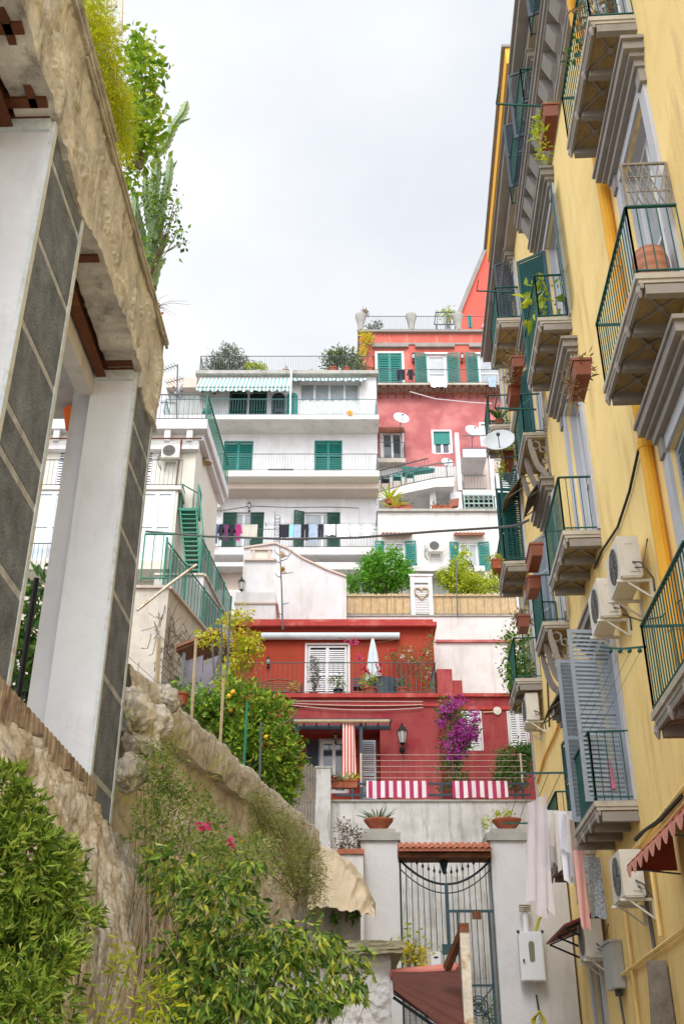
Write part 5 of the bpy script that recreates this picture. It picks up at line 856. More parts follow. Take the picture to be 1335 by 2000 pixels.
f.box(b, a, a+.06, z0, z1, .085, .125); f.box(b, c-.06, c, z0, z1, .085, .125); b.build('concrete_lattice', mat('grey_green_lattice', (.30, .42, .38), .7, .1), TS)
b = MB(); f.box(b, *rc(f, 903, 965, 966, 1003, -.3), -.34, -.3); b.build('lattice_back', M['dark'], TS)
chair('green chair leaning on the sloping terrace near the middle', W(775, 950, 44), M['teal']); chair('dark chair at the left end of the sloping terrace', W(752, 955, 44), M['darkiron']); chair('second green chair on the sloping terrace', W(800, 945, 44.2), M['teal'])
b = MB(); c = W(790, 934, 44.6); b.hexa([c+V(-.1, 0, .3), c+V(1.5, 0, .55), c+V(1.5, .4, .55), c+V(-.1, .4, .3), c+V(-.1, 0, .7), c+V(1.5, 0, .6), c+V(1.5, .4, .6), c+V(-.1, .4, .7)]); b.build('green_table', M['teal'], None, 'green tilted table top leaning on the sloping terrace', 'table')
# ---- white house with clay tile hoods
f = FF(41); MH = fr('white_house', 'low white house with two green shuttered windows under little clay tile canopies', 41, 4)
s0, s1 = f.at(738, 1050)[0], 8.2; zt = f.at(850, 1001)[1]; ws = [rc(f, 750, 1058, 791, 1110), rc(f, 895, 1060, 935, 1115)]
b = MB(); wall_holes(b, f, s0, s1, 0, zt, ws, .15); shell(b, f, s0, s1, 0, zt, 1.4); b.build('wall', M['white2'], MH)
b = MB(); f.box(b, s0-.05, s1, zt+.003, zt+.12, -1.4, .15); b.build('coping', M['concrete'], MH)
for i, (a, c, z0, z1) in enumerate(ws):
    window(MH, f, a, c, z0, z1, .1, gm=M['glasspale'], fw=.09); shutter(MH, f, a-.02, a-.42, z0, z1, .03, M['teal'], 8, pitch=.09, rails=1); shutter(MH, f, c+.02, c+.5, z0, z1, .03, M['teal'], 8, pitch=.09, rails=1)
def tiles(b, f, a, c, z, dp, drop, r=.09):
    n = max(2, int((c-a)/(r*2.1)))
    for i in range(n):
        x = a+(c-a)*(i+.5)/n
        for k in range(2):
            t0, t1 = k/2, (k+1)/2+.05
            A = [f.P(x+r*math.cos(q*math.pi/5), z-drop*t0+r*math.sin(q*math.pi/5)+.015*k*-1, .01+dp*t0) for q in range(6)]; B_ = [f.P(x+r*1.1*math.cos(q*math.pi/5), z-drop*t1+r*math.sin(q*math.pi/5), .01+dp*t1) for q in range(6)]
            C_ = [f.P(x+r*.85*math.cos(q*math.pi/5), z-drop*t1+r*.8*math.sin(q*math.pi/5)-.01, .01+dp*t1) for q in range(6)]
            b.add(A+B_+C_, [(j, j+1, 7+j, 6+j) for j in range(5)]+[(6+j, 7+j, 13+j, 12+j) for j in range(5)])
    b.hexa([f.P(a, z-.05, .003), f.P(c, z-.05, .003), f.P(c, z-drop-.05, dp), f.P(a, z-drop-.05, dp), f.P(a, z, .003), f.P(c, z, .003), f.P(c, z-drop, dp), f.P(a, z-drop, dp)])
for (u0, u1) in ((744, 805), (886, 946)): a, c, z0, z1 = rc(f, u0, 1038, u1, 1048, .3); b = MB(); tiles(b, f, a, c, z1+.02, .4, .18, .075); b.build('tile_canopy', M['rooftile'], MH)
ac_unit('white air conditioner between the two green shuttered windows of the white house', f, *f.at(835, 1084), w_=.62, h=.5, dp=.3)
b = MB(); a, c, z0, z1 = rc(f, 790, 1107, 946, 1117, .8); f.box(b, a, c, z0, z1, .003, .9); b.build('lower_ledge', M['white'], MH)
b = MB(); f.box(b, *rc(f, 640, 1118, 738, 1160), .01, .02); b.build('low_wall', M['white2'], MH)
b = MB(); c = W(757, 1000, 40.6); 
wirething('long grey overhead cable sagging from the left buildings to the yellow facade', [W(285, 1038, 28), W(405, 1048, 27), W(560, 1053, 26), W(700, 1050, 25), W(850, 1038, 24.5), W(980, 1030, 24), W(1010, 1026, 23.8), W(1040, 1012, 23.5)], .035, M['wire'])
wirething('white cable hanging across the pink wall under the red house balcony', [W(800, 765, 46), W(850, 779, 46), W(920, 786, 46), W(960, 788, 46)], .025, M['woodwhite'])
for (u, v, lab, r, lf) in ((770, 1000, 'spiky yellow plant in front of the sloping terrace', .7, YELLOWF), (760, 985, 'tall pampas like plant at the left of the terrace edge', .9, YGREEN)): potted(lab, W(u, v, 41.6), .2, .2, r, 34, .045, lf, spiky=True)
for (u, lab, w_) in ((787, 'orange trough on the ledge beside the spiky plant', .8), (863, 'orange trough with grey plants before the white pillar', .9)): trough(lab, W(u, 1000, 41.7), f, w_, .3, .28, M['terra'], OLIVE, 80, .14, .25)
t = thing('planter_box', 'brown box hanging on the thin post beside the lattice', 'window box', W(886, 985, 43.5)); b = MB(); c = W(886, 985, 43.5); b.hexa([c+V(-.25, -.1, -.2), c+V(.2, -.1, -.1), c+V(.2, .15, -.1), c+V(-.25, .15, -.2), c+V(-.2, -.1, .2), c+V(.25, -.1, .3), c+V(.25, .15, .3), c+V(-.2, .15, .2)]); b.build('box', M['brownplastic'], t)
# ================================================================ bamboo terrace, gabled wall, the two dark red houses
f = FF(38.5); BT = fr('terrace_wall', 'white wall carrying the bamboo fenced terrace above the dark red house', 38.5, 4, 'wall')
b = MB(); a, c = f.at(675, 1205)[0], 7.6; zb = f.at(800, 1204)[1]; f.box(b, a-5.5, c, 0, zb, -2.4, 0); b.k = 1; f.box(b, a-5.55, c, zb, zb+.05, -2.4, .06); z2 = f.at(900, 1250, .1)[1]; b.k = 2; f.box(b, f.at(850, 1250)[0], c, z2-.08, z2+.02, .002, .1); b.build('wall', [M['white2'], M['concrete'], M['pink']], BT)
t = thing('bamboo_fence', 'split bamboo cane fence along the white terrace behind a thin iron rail', 'fence', (4, 38.5, zb)); b = MB(); zf = f.at(800, 1159)[1]
def canes(b, u0, u1):
    a, c = f.at(u0, 1180)[0], f.at(u1, 1180)[0]; n = int((c-a)/.062)
    for i in range(n): x = a+(c-a)*i/n; h = random.uniform(-.03, .02); b.tube([f.P(x+.03, zb+.06, -.06+random.uniform(-.01, .01)), f.P(x+.03+random.uniform(-.01, .01), zf+h, -.06)], .031, 6)
    return a, c
a, c = canes(b, 676, 800); b.build('cane_panel', M['bamboo'], t); b = MB(); canes(b, 846, 1008); b.build('cane_panel', M['bamboo'], t)
railing(t, f, [(f.at(676, 1180)[0], 0), (f.at(1008, 1180)[0], 0)], zb+.05, .82, M['greyiron'], .32, .009, .02)
a, c, z0, z1 = rc(f, 800, 1126, 846, 1204); t = thing('slatted_door', 'white slatted door with a heart shaped wreath between two bamboo panels', 'door', f.P(a, zb, 0)); b = MB(); f.box(b, a, a+.16, zb+.05, z1, -.06, .04); f.box(b, c-.16, c, zb+.05, z1, -.06, .04); f.box(b, a-.05, c+.05, z1, z1+.08, -.1, .08); f.box(b, a+.16, c-.16, z1-.28, z1, -.04, .02); b.build('frame', M['woodwhite'], t)
for i in range(18): b = MB() if i == 0 else b; z = zb+.1+i*(z1-zb-.45)/18; f.box(b, a+.16, c-.16, z, z+.05, -.03, .01)
b.build('slats', M['woodwhite'], t)
b = MB(); f.box(b, a+.16, c-.16, zb+.06, z1-.3, -.12, -.1); b.build('backing', M['whiteshut'], t)
hw = thing('heart_wreath', 'brown heart shaped wreath hanging on the white slatted door', 'wreath', f.P((a+c)/2, z1-1, .05)); b = MB(); cx, cz = (a+c)/2, z1-.75; hp = [f.P(cx+.018*16*math.sin(q)**3, cz+.018*(13*math.cos(q)-5*math.cos(2*q)-2*math.cos(3*q)-math.cos(4*q)), .05) for q in [i*6.283/24 for i in range(25)]]; b.tube(hp, .035, 6); b.build('ring', M['cane'], hw)
shrub('round_bush', 'big round vivid green bush behind the left bamboo panel', 'bush', W(755, 1160, 39.3), [(W(752, 1112, 39.3), (1.0, .8, .75)), (W(735, 1130, 39.3), (.65, .6, .6)), (W(775, 1130, 39.3), (.6, .6, .5)), (W(725, 1105, 39.3), (.35, .4, .3))], 5200, .15, VGREEN, hollow=.6, clump=.13, sr=.05)
shrub('yellow_tree', 'pointed yellow green young tree behind the right bamboo panel', 'tree', W(915, 1162, 39.4), [(W(905, 1140, 39.4), (.75, .6, .45)), (W(945, 1145, 39.4), (.8, .6, .35)), (W(895, 1115, 39.4), (.35, .4, .45)), (W(908, 1090, 39.4), (.14, .2, .45)), (W(870, 1125, 39.4), (.35, .3, .2))], 3600, .15, YGREEN, hollow=.5, clump=.1, sr=.05, stemname='trunk')
shrub('small_bush', 'small green bush left of the big round one behind the fence end', 'bush', W(686, 1160, 39.3), [(W(686, 1142, 39.3), (.3, .3, .32))], 700, .13, VGREEN, hollow=.5)
b = MB(); b.tube([W(893, 1205, 38.2), W(890, 1095, 38.2)], .03, 6); b.build('slim_pole', M['greyiron'], None, 'thin grey pole rising in front of the yellow green tree', 'pole')
# gabled white wall with niche
f = FF(37.2); t = fr('gabled_annex', 'plain white annex with stepped sloping coping and a small niche left of the bamboo fence', 37.2, -2); P2 = lambda u, v, d=0: f.P(*f.at(u, v, d), d)
out_ = [(474, 1205), (476, 1072), (537, 1063), (560, 1072), (590, 1092), (640, 1115), (676, 1128), (676, 1205)]; b = MB(); k = len(out_); pr_ = [f.at(u, v) for u, v in out_]; pr_[0] = (pr_[0][0], 0); pr_[-1] = (pr_[-1][0], 0)
b.add([f.P(*p) for p in pr_]+[f.P(*p, -1.2) for p in pr_], [tuple(range(k)), tuple(range(k, 2*k))[::-1]]+[(i, i+1, k+i+1, k+i) for i in range(k-1)]); b.build('wall', M['white'], t)
b = MB()
for p, q in zip(pr_[1:-1], pr_[2:-1]): b.hexa([f.P(p[0], p[1], .08), f.P(q[0], q[1], .08), f.P(q[0], q[1], -1.2), f.P(p[0], p[1], -1.2), f.P(p[0], p[1]+.07, .08), f.P(q[0], q[1]+.07, .08), f.P(q[0], q[1]+.07, -1.2), f.P(p[0], p[1]+.07, -1.2)])
b.build('coping', M['redtrim'] if False else M['soffit'], t)
a, c, z0, z1 = rc(f, 498, 1076, 523, 1091); b = MB(); f.box(b, a, c, z0, z1, .003, .02); b.k = 1; f.box(b, a-.1, a, z0-.05, z1+.05, .003, .08); f.box(b, c, c+.1, z0-.05, z1+.05, .003, .08); f.box(b, a-.15, c+.15, z1, z1+.08, .003, .1); f.box(b, a-.4, c+.35, z0-.12, z0-.05, .003, .12); b.build('niche', [M['cream'], M['soffit']], t)
b = MB(); f.box(b, *rc(f, 466, 1182, 540, 1240), .01, 1.2); b.k = 1; A = f.at(540, 1180, 1.2); f.box(b, f.at(464, 1182)[0], A[0]+.05, A[1], A[1]+.07, 0, 1.26); b.build('lower_block', [M['white'], M['soffit']], t)
# back arcade left of it
f = FF(40.5); t = fr('arcade_wall', 'white wall with shaded beige openings under the laundry balcony', 40.5, -5, 'wall'); b = MB(); a, c = f.at(404, 1100)[0], f.at(736, 1100)[0]; zt = f.at(450, 1098)[1]; wall_holes(b, f, a, c, 0, zt, [rc(f, 425, 1106, 474, 1152), rc(f, 610, 1112, 730, 1140)], .7); b.poly([f.P(a, zt), f.P(c, zt), f.P(c, zt, -1), f.P(a, zt, -1)]); b.build('wall', M['white2'], t); b = MB(); f.box(b, a, c, zt-4, zt-.1, -.75, -.7); b.build('recess', M['soffit'], t)
# upper dark red house
f = FF(36); UR = fr('brick_red_house', 'brick red terrace house with white door shutters and a rolled white awning', 36, 0)
s0, s1 = f.at(438, 1250)[0], f.at(846, 1250)[0]; zt = f.at(650, 1228)[1]; zf = f.at(650, 1360)[1]-.3; d_ = rc(f, 600, 1260, 679, 1358)
b = MB(); wall_holes(b, f, s0, s1, 0, zt, [(d_[0], d_[1], zf, d_[3])], .12); shell(b, f, s0, s1, 0, zt, 2.2); b.build('wall', M['redorange'], UR)
b = MB(); f.box(b, s0-.1, s1+.12, zt+.003, zt+.16, -2.2, .3); f.box(b, s0, s1, zt+.16, zt+.34, -2.2, .1); b.build('cornice', M['redtrim'], UR)
window(UR, f, d_[0], d_[1], zf, d_[3], .1, gm=M['dark'], fw=.08, surround=M['woodwhite'], sw=.08, sp=.02, name='terrace_door'); shutter(UR, f, d_[0]+.05, (d_[0]+d_[1])/2, zf, d_[3]-.04, -.03, M['whiteshut'], .5, pitch=.08, rails=1); shutter(UR, f, d_[1]-.05, (d_[0]+d_[1])/2, zf, d_[3]-.04, -.03, M['whiteshut'], .5, pitch=.08, rails=1)
a, c, z0, z1 = rc(f, 510, 1234, 780, 1248, .25); t = thing('rolled_awning', 'rolled up pale grey awning in its long case on the brick red wall', 'awning', f.P(a, z0, 0)); b = MB(); b.tube([f.P(a, (z0+z1)/2, .18), f.P(c, (z0+z1)/2, .18)], (z1-z0)/2*.95, 12); b.build('case', M['umbrella'], t)
for x in (a+.1, c-.1): b = MB(); f.box(b, x-.04, x+.04, z0, z1, .003, .15); b.build('bracket', M['greyiron'], t)
b = MB(); f.box(b, s1+.003, s1+.55, zf, f.at(860, 1318)[1], .0, .6); f.box(b, s1+.55, s1+.9, zf, f.at(868, 1338)[1], .0, .5); b.build('stepped_wall', M['crimson'], UR)
# lower dark red house
f = FF(33); LR = fr('crimson_house', 'crimson house with blue grey shutters, a lantern and a terrace on its roof', 33, 0)
s0, s1 = f.at(540, 1400)[0], f.at(858, 1450)[0]; zt = f.at(700, 1364)[1]; pit = rc(f, 572, 1418, 762, 1560)
b = MB(); wall_holes(b, f, s0, s1, 0, zt, [(s0+.003, f.at(742, 1460)[0], f.at(700, 1560)[1]-.6, f.at(700, 1420)[1])], .9); shell(b, f, s0, s1, 0, zt, 3.0); b.build('wall', M['crimson'], LR)
b = MB(); g_ = FF(33.88); zb = f.at(700, 1560)[1]-.6; w_ = rc(g_, 626, 1447, 678, 1525); wall_holes(b, g_, s0-.2, f.at(745, 1460)[0]+.2, zb, f.at(700, 1420)[1]+.2, [(w_[0], w_[1], w_[2]-.4, w_[3])], .1); b.build('porch_wall', M['redorange'], LR)
window(LR, g_, w_[0], w_[1], w_[2]-.4, w_[3], .06, gm=M['glass'], fw=.09, surround=M['trimlight'], sw=.06)
a, c, z0, z1 = rc(g_, 597, 1448, 622, 1530); shutter(LR, g_, w_[0]-.05, w_[0]-.5, w_[2]-.4, w_[3], .03, M['dkblue'], 5); shutter(LR, f, f.at(733, 1460)[0], f.at(705, 1460)[0], zb+.2, f.at(720, 1447)[1], .04, M['bluegrey'], 2)
b = MB(); f.box(b, s0-.05, s1+.05, zt+.003, zt+.14, -3.0, .12); f.box(b, s0-.05, s1+.02, zt-.28, zt-.2, .003, .05); b.build('cornice', M['redtrim'], LR)
for k in range(3): wirething(['thin cable drooping under the red terrace edge, top one of three', 'middle thin cable drooping under the red terrace edge', 'lowest thin cable drooping under the red terrace edge'][k], [f.P(s0+.5, zt-.12-.07*k, .08), f.P(s1-.5, zt-.14-.1*k, .08)], .015, M['soffit'], sag=.06*k)
TZ = zt+.14; rl = slope_rail; railing(LR, f, [(f.at(470, 1350)[0], .05), (s1-.05, .05), (s1-.05, -2.7)], TZ, 1.08, M['greyiron'], .16, .009, .022, name='terrace_railing')
t = thing('pergola_frame', 'dark metal pergola frame with rolled blind over the crimson house porch', 'pergola', f.P(f.at(670, 1410)[0], zb, 0)); a, c = f.at(568, 1410, .8)[0], f.at(763, 1410, .8)[0]; z = f.at(650, 1408, .8)[1]; b = MB(); f.box(b, a, c, z-.04, z+.06, .78, .86); f.box(b, a, c, z-.2, z-.1, .5, .58); f.box(b, a, c, z+.02, z+.1, .02, .08)
for i in range(9): x = a+(c-a)*i/8; b.bar(f.P(x, z+.03, .8), f.P(x, z+.05, .02), .04)
b.build('beam', M['dkblue'], t); b = MB(); b.tube([f.P(a+.1, z-.06, .95), f.P(c-.05, z-.06, .95)], .06, 8); b.build('rolled_blind', M['cane'], t)
for u in (705, 577): b = MB(); x = f.at(u, 1480, .8)[0]; f.box(b, x-.05, x+.05, zb, z-.04, .76, .84); b.build('post', M['dkblue'], t)
cl = stripemat('red_white_curtain', (.62, .07, .05), (.80, .74, .70), 11, 0, .55); a, z1 = f.at(669, 1413, .9); c, z0 = f.at(694, 1515, .9); b = MB(); cloth(b, f.P(a-.0, z1, .9), f.P(c-.03, z1, .9), z1-z0, .06, 3, 0, 1, -.25, 16); b.build('striped_curtain', cl, None, 'red and white striped curtain tied up under the pergola frame', 'curtain', smooth=True)
lantern('black wall lantern on the plain crimson wall right of the porch', f.P(*f.at(784, 1452)), f, 1.9); lantern('small black lamp above the crimson porch window', g_.P(*g_.at(655, 1445)), g_, .8)
# right red house and white wall
f = FF(34.5); t = fr('small_red_house', 'crimson house with closed white shutters partly behind the yellow building', 34.5, 5); s0, s1 = f.at(859, 1400)[0]-.5, 7.4; zt = f.at(950, 1362)[1]; ws = [rc(f, 902, 1392, 941, 1466), rc(f, 991, 1392, 1032, 1460)]
b = MB(); wall_holes(b, f, s0, s1, 0, zt, ws, .08); shell(b, f, s0, s1, 0, zt, 2.5); b.build('wall', M['crimson'], t); b = MB(); f.box(b, s0-.02, s1, zt+.003, zt+.12, -2.5, .1); f.box(b, s0-.02, s1, zt-.45, zt-.33, .003, .06); b.build('cornice', M['redtrim'], t)
for a, c, z0, z1 in ws: window(t, f, a, c, z0, z1, .06, gm=M['dark'], fw=.05, surround=M['woodwhite'], sw=.05); shutter(t, f, a+.02, (a+c)/2, z0, z1, -.03, M['whiteshut'], 1, pitch=.08, rails=1); shutter(t, f, c-.02, (a+c)/2, z0, z1, -.03, M['whiteshut'], 1, pitch=.08, rails=1)
t = thing('junction_box', 'round cream junction box with a stub pipe between the white shutters', 'junction box', f.P(*f.at(970, 1389))); b = MB(); b.lathe(f.P(*f.at(970, 1389)), [(.14, 0), (.14, .06), (.001, .08)], 14, f.N); b.build('box', M['cream'], t); b = MB(); b.tube([f.P(*f.at(966, 1391), .04), f.P(*f.at(942, 1392), .04)], .025); b.build('stub_pipe', M['bamboo'], t)
f = FF(37.8); P_ = f
# terrace things of the upper house
f = FF(33)
def on(u, Yb=34.2): return V((u-667.5)/1958*Yb, Yb, TZ)
t = thing('patio_umbrella', 'closed pale grey patio umbrella on the red terrace', 'umbrella', on(729)); c = on(729); b = MB(); b.tube([c, c+V(0, 0, 2.45)], .025, 8); b.build('pole', M['woodwhite'], t); b = MB(); n = 24
prof = [(.04, 2.42), (.08, 2.2), (.13, 1.9), (.2, 1.3), (.24, .95), (.2, .8), (.2, .72)]
vs = [c+V(math.cos(6.283*j/n), math.sin(6.283*j/n), 0)*r*(1+(.18 if j % 3 == 0 else -.06))+V(0, 0, h+(.05*math.sin(j*2.1) if r > .19 and h < .8 else 0)) for r, h in prof for j in range(n)]; b.add(vs, [(i*n+j, i*n+(j+1) % n, (i+1)*n+(j+1) % n, (i+1)*n+j) for i in range(len(prof)-1) for j in range(n)]); b.build('canopy', M['umbrella'], t, smooth=False)
b = MB(); b.lathe(c, [(.25, 0), (.25, .08), (.05, .12)], 12); b.build('base', M['greyiron'], t)
t = thing('garden_bench', 'iron and wood garden bench behind the left terrace railing', 'bench', on(545)); c = on(543); 
for i, (z0, z1, y0, y1) in enumerate(((.42, .46, -.22, .2),)): b = MB(); b.box(c.x-.8, c.x+.8, c.y+y0, c.y+y1, c.z+z0, c.z+z1); b.build('seat', M['wood'], t)
b = MB()
for i in range(5): b.box(c.x-.78, c.x+.78, c.y+.2, c.y+.23, c.z+.52+i*.08, c.z+.57+i*.08)
b.tube([c+V(-.8, .22, .85), c+V(-.4, .22, .98), c+V(0, .22, 1.02), c+V(.4, .22, .98), c+V(.8, .22, .85)], .025, 6); b.build('backrest', M['wood'], t)
for x in (-.8, .8): b = MB(); b.tube([c+V(x, -.2, 0), c+V(x, -.2, .6), c+V(x, .2, .65)], .025, 5); b.tube([c+V(x, .22, 0), c+V(x, .22, .85)], .025, 5); b.build('leg', M['darkiron'], t)
t = thing('patio_table', 'round table under a dark cloth beside the closed umbrella', 'table', on(745, 33.8)); c = on(745, 33.8); b = MB(); b.lathe(c, [(.55, .1), (.52, .4), (.5, .7), (.5, .74), (.001, .74)], 20); b.build('tablecloth', M['dkblue'], t)
b = MB(); b.lathe(c, [(.05, 0), (.05, .7)], 8); b.build('pedestal', M['darkiron'], t)
for u, lab in ((700, 'dark folded chair left of the covered patio table'), (778, 'dark folded chair right of the covered patio table')): chair(lab, on(u, 33.7), M['dkblue'])
for (u, lab, r, h, R_, n, sz, m, Yp) in [(612, 'slender tall variegated plant before the white terrace door', .12, .2, .22, 0, .07, OLIVE, 33.4), (660, 'bushy plant in a black pot before the white terrace door', .16, .3, .3, 200, .09, GREEN, 33.4), (722, 'large terracotta pot with green yellow plant below the umbrella', .24, .3, .32, 260, .08, YGREEN, 33.3), (785, 'low potted plant right of the covered table', .2, .3, .22, 160, .07, DGREEN, 33.3), (572, 'small yellow flowered pot beside the bench end', .13, .25, .18, 90, .06, YELLOWF, 33.3), (838, 'little green plant at the right corner of the red terrace', .12, .2, .22, 110, .07, GREEN, 33.2)]:
    if n: potted(lab, on(u, Yp), r, h, R_, n, sz, m, pm=M['black'] if 'black' in lab else None)
    else: t = shrub('slender_plant', lab, 'potted plant', on(u, Yp), [(on(u, Yp)+V(0, 0, .75), (.2, .15, .55)), (on(u, Yp)+V(0, 0, 1.2), (.1, .1, .35))], 520, .07, OLIVE, hollow=.2, clump=.05); pot(t, on(u, Yp), .14, .2, M['terra'])
shrub('flowering_vine', 'thin vine with orange leaves and white blossoms on the brick red wall', 'climbing plant', on(810, 35.5), [(W(800, 1275, 35.5), (.7, .2, .25)), (W(820, 1300, 35.5), (.4, .2, .5)), (W(835, 1260, 35.5), (.25, .2, .4)), (W(770, 1285, 35.5), (.3, .2, .15))], 620, .075, DRY, hollow=.1, clump=.08, extra=[('white_blossom', leafmat('white_petal', [(.8, .78, .72), (.85, .8, .7)]), 40, .09), ('red_blossom', REDF, 24, .09), ('green_leaves', GREEN, 200, .08)])
t = thing('pink_bougainvillea', 'thin branch of hot pink bougainvillea before the rolled white awning', 'climbing plant', on(700, 34.5)); p, d = clumps([(W(692, 1252, 34.4), (.25, .15, .14)), (W(678, 1252, 34.4), (.12, .1, .08)), (W(700, 1285, 34.4), (.12, .1, .3))], 150, .04, 6, .2); leafobj('bracts', p, .07, PINKF, t, .8); b = MB(); b.tube([on(702, 34.4), W(702, 1300, 34.4), W(698, 1255, 34.4), W(660, 1245, 34.4)], .012, 4); b.tube([W(700, 1262, 34.4), W(730, 1255, 34.4), W(770, 1250, 34.4)], .008, 4); b.build('stem', M['bark'], t)
t = thing('red_geranium', 'bright red geraniums around the foot of the closed umbrella', 'flower', on(725, 33.3)); p, d = clumps([(W(705, 1305, 33.2), (.14, .1, .08)), (W(740, 1298, 33.2), (.16, .1, .08)), (W(738, 1315, 33.2), (.12, .1, .06)), (W(715, 1312, 33.2), (.1, .1, .06))], 110, .03, 6, .2); leafobj('petals', p, .075, REDF, t, .9); b = MB(); b.tube([on(728, 33.2), W(728, 1320, 33.2), W(705, 1305, 33.2)], .01, 4); b.tube([W(728, 1330, 33.2), W(740, 1300, 33.2)], .01, 4); b.build('stem', M['bark'], t)
t = thing('wall_box', 'small cream electric box on the brick red wall by the yellow bush', 'utility box', FF(36).P(*FF(36).at(499, 1268))); b = MB(); FF(36).box(b, *rc(FF(36), 492, 1256, 506, 1270), .003, .1); b.build('casing', M['cream'], t)
# ---- purple bougainvillea, dark shrub, towels and rail
shrub('purple_bougainvillea', 'big purple flowering bougainvillea at the right corner of the crimson house', 'climbing plant', W(890, 1560, 32), [(W(885, 1400, 32.2), (.42, .4, .35)), (W(905, 1430, 32), (.42, .4, .45)), (W(885, 1460, 32), (.4, .4, .45)), (W(880, 1510, 32), (.5, .4, .5)), (W(870, 1385, 32.4), (.25, .3, .3))], 2600, .10, DGREEN, hollow=.4, clump=.1, sr=.04, extra=[])
p, d = clumps([(W(880, 1385, 31.8), (.28, .3, .25)), (W(900, 1440, 31.7), (.42, .35, .2)), (W(908, 1425, 31.7), (.38, .35, .42)), (W(885, 1465, 31.7), (.36, .3, .3)), (W(925, 1400, 31.8), (.14, .2, .14)), (W(860, 1412, 31.8), (.12, .2, .12)), (W(890, 1370, 33.4), (.5, .2, .06))], 1350, .07, 8, .5); leafobj('bougainvillea_bloom', p, .085, PURPLE, bpy.data.objects['purple_bougainvillea'], .9)
shrub('ivy_bush', 'dark green leafy bush beside the white shutters and the yellow corner', 'bush', W(1005, 1560, 31.5), [(W(1003, 1485, 31.4), (.5, .4, .5)), (W(1000, 1515, 31.4), (.48, .4, .4)), (W(1020, 1475, 31.4), (.3, .3, .35))], 2400, .11, DGREEN, hollow=.5, clump=.1)
f = FF(29); RW2 = fr('retaining_wall', 'stained white retaining wall topped by a dark rail behind the gate', 29, 2, 'wall'); a, c = f.at(560, 1600)[0], 5.1; zt = f.at(800, 1566)[1]; b = MB(); f.box(b, a, c+.4, 0, zt, -3.9, 0); b.k = 1; f.box(b, a, c+.4, zt, zt+.05, -3.9, .05); b.build('wall', [M['stainwhite'], M['concrete']], RW2)
b = MB(); zr = f.at(800, 1530)[1]
for zz in (zr, f.at(800, 1552)[1]): b.bar(f.P(f.at(650, 1530)[0], zz, -.05), f.P(5.2, zz, -.05), .05, .06)
for u in (688, 760, 862, 950, 1020): x = f.at(u, 1540)[0]; b.bar(f.P(x, zt+.05, -.05), f.P(x, zr, -.05), .06)
b.build('rail', M['dkblue'], RW2)
b = MB()
for k in range(6): z = zr+.12+k*.15; b.tube([f.P(f.at(705, 1500)[0], z, -.5+.05*k), f.P(5.2, z, -.5+.05*k)], .007, 4)
for u in (705, 1022): x = f.at(u, 1500)[0]; b.bar(f.P(x, zr, -.4), f.P(x, zr+.95, -.4), .05)
b.build('clothes_line', M['soffit'], None, 'six thin clothes wires stretched above the striped towels', 'clothes line')
tw = stripemat('raspberry_towel_stripe', (.42, .035, .12), (.80, .72, .76), 4.4, 0, .5)
for (u0, u1, lab) in ((715, 836, 'raspberry and white striped towel hung over the rail, left one'), (882, 992, 'raspberry and white striped towel hung over the rail, right one')):
    a, z1 = f.at(u0, 1528, .03); c, z0 = f.at(u1, 1558, .03); b = MB(); nn = 60
    grid(b, lambda x, y: f.P(a+(c-a)*x, z1+.04-(z1-z0+.04)*y*(1+.03*math.sin(x*11)), .03+.03*math.sin(x*25+y)*y), nn, 8); grid(b, lambda x, y: f.P(a+(c-a)*x, z1+.04-.02*abs(2*y-1), .03-.16*y), nn, 2); grid(b, lambda x, y: f.P(a+(c-a)*x, z1+.03-.3*y, -.13), nn, 2); b.build('striped_towel', tw, None, lab, 'towel', 'striped towels on the rail', smooth=True)
b = MB(); a, c, z0, z1 = rc(FF(28.4), 617, 1500, 645, 1640); b.box(a, c, 28.4, 28.95, 0, z1); b.k = 1; b.box(a-.03, c+.03, 28.38, 28.95, z1, z1+.05); b.build('white_pillar', [M['stainwhite'], M['concrete']], None, 'stained white square pillar beside the plank fence', 'pillar')
for i, u in enumerate((657, 682)): trough(['terracotta box with red geraniums on the rail near the white pillar', 'terracotta box with light green plants on the rail next to the striped towel'][i], W(u, 1540, 29.1), f, .45 if i else .3, .25, .22, M['terra'], YGREEN if i else DGREEN, 120, .1, .14)
p, d = clumps([(W(655, 1518, 29), (.12, .1, .05))], 30, .02, 5, .2); leafobj('geranium_bloom', p, .06, REDF, None, .9, label='tiny red blossoms above the terracotta box by the pillar', cat='flower')
t = thing('plank_fence', 'fence of old grey vertical planks at the left of the white pillar', 'fence', W(595, 1640, 21)); b = MB()
for i in range(9): x = 566+i*5.6; p = W(x, 1505-8*(i > 4), 21+.3*i/9); b.box(p.x, p.x+.052, p.y, p.y+.03, 3.0, p.z+random.uniform(-.05, .08))
b.build('planks', M['greywood'], t); b = MB(); p = W(566, 1540, 21.06); q = W(614, 1540, 21.36); b.bar(p, q, .04); b.build('batten', M['greywood'], t)
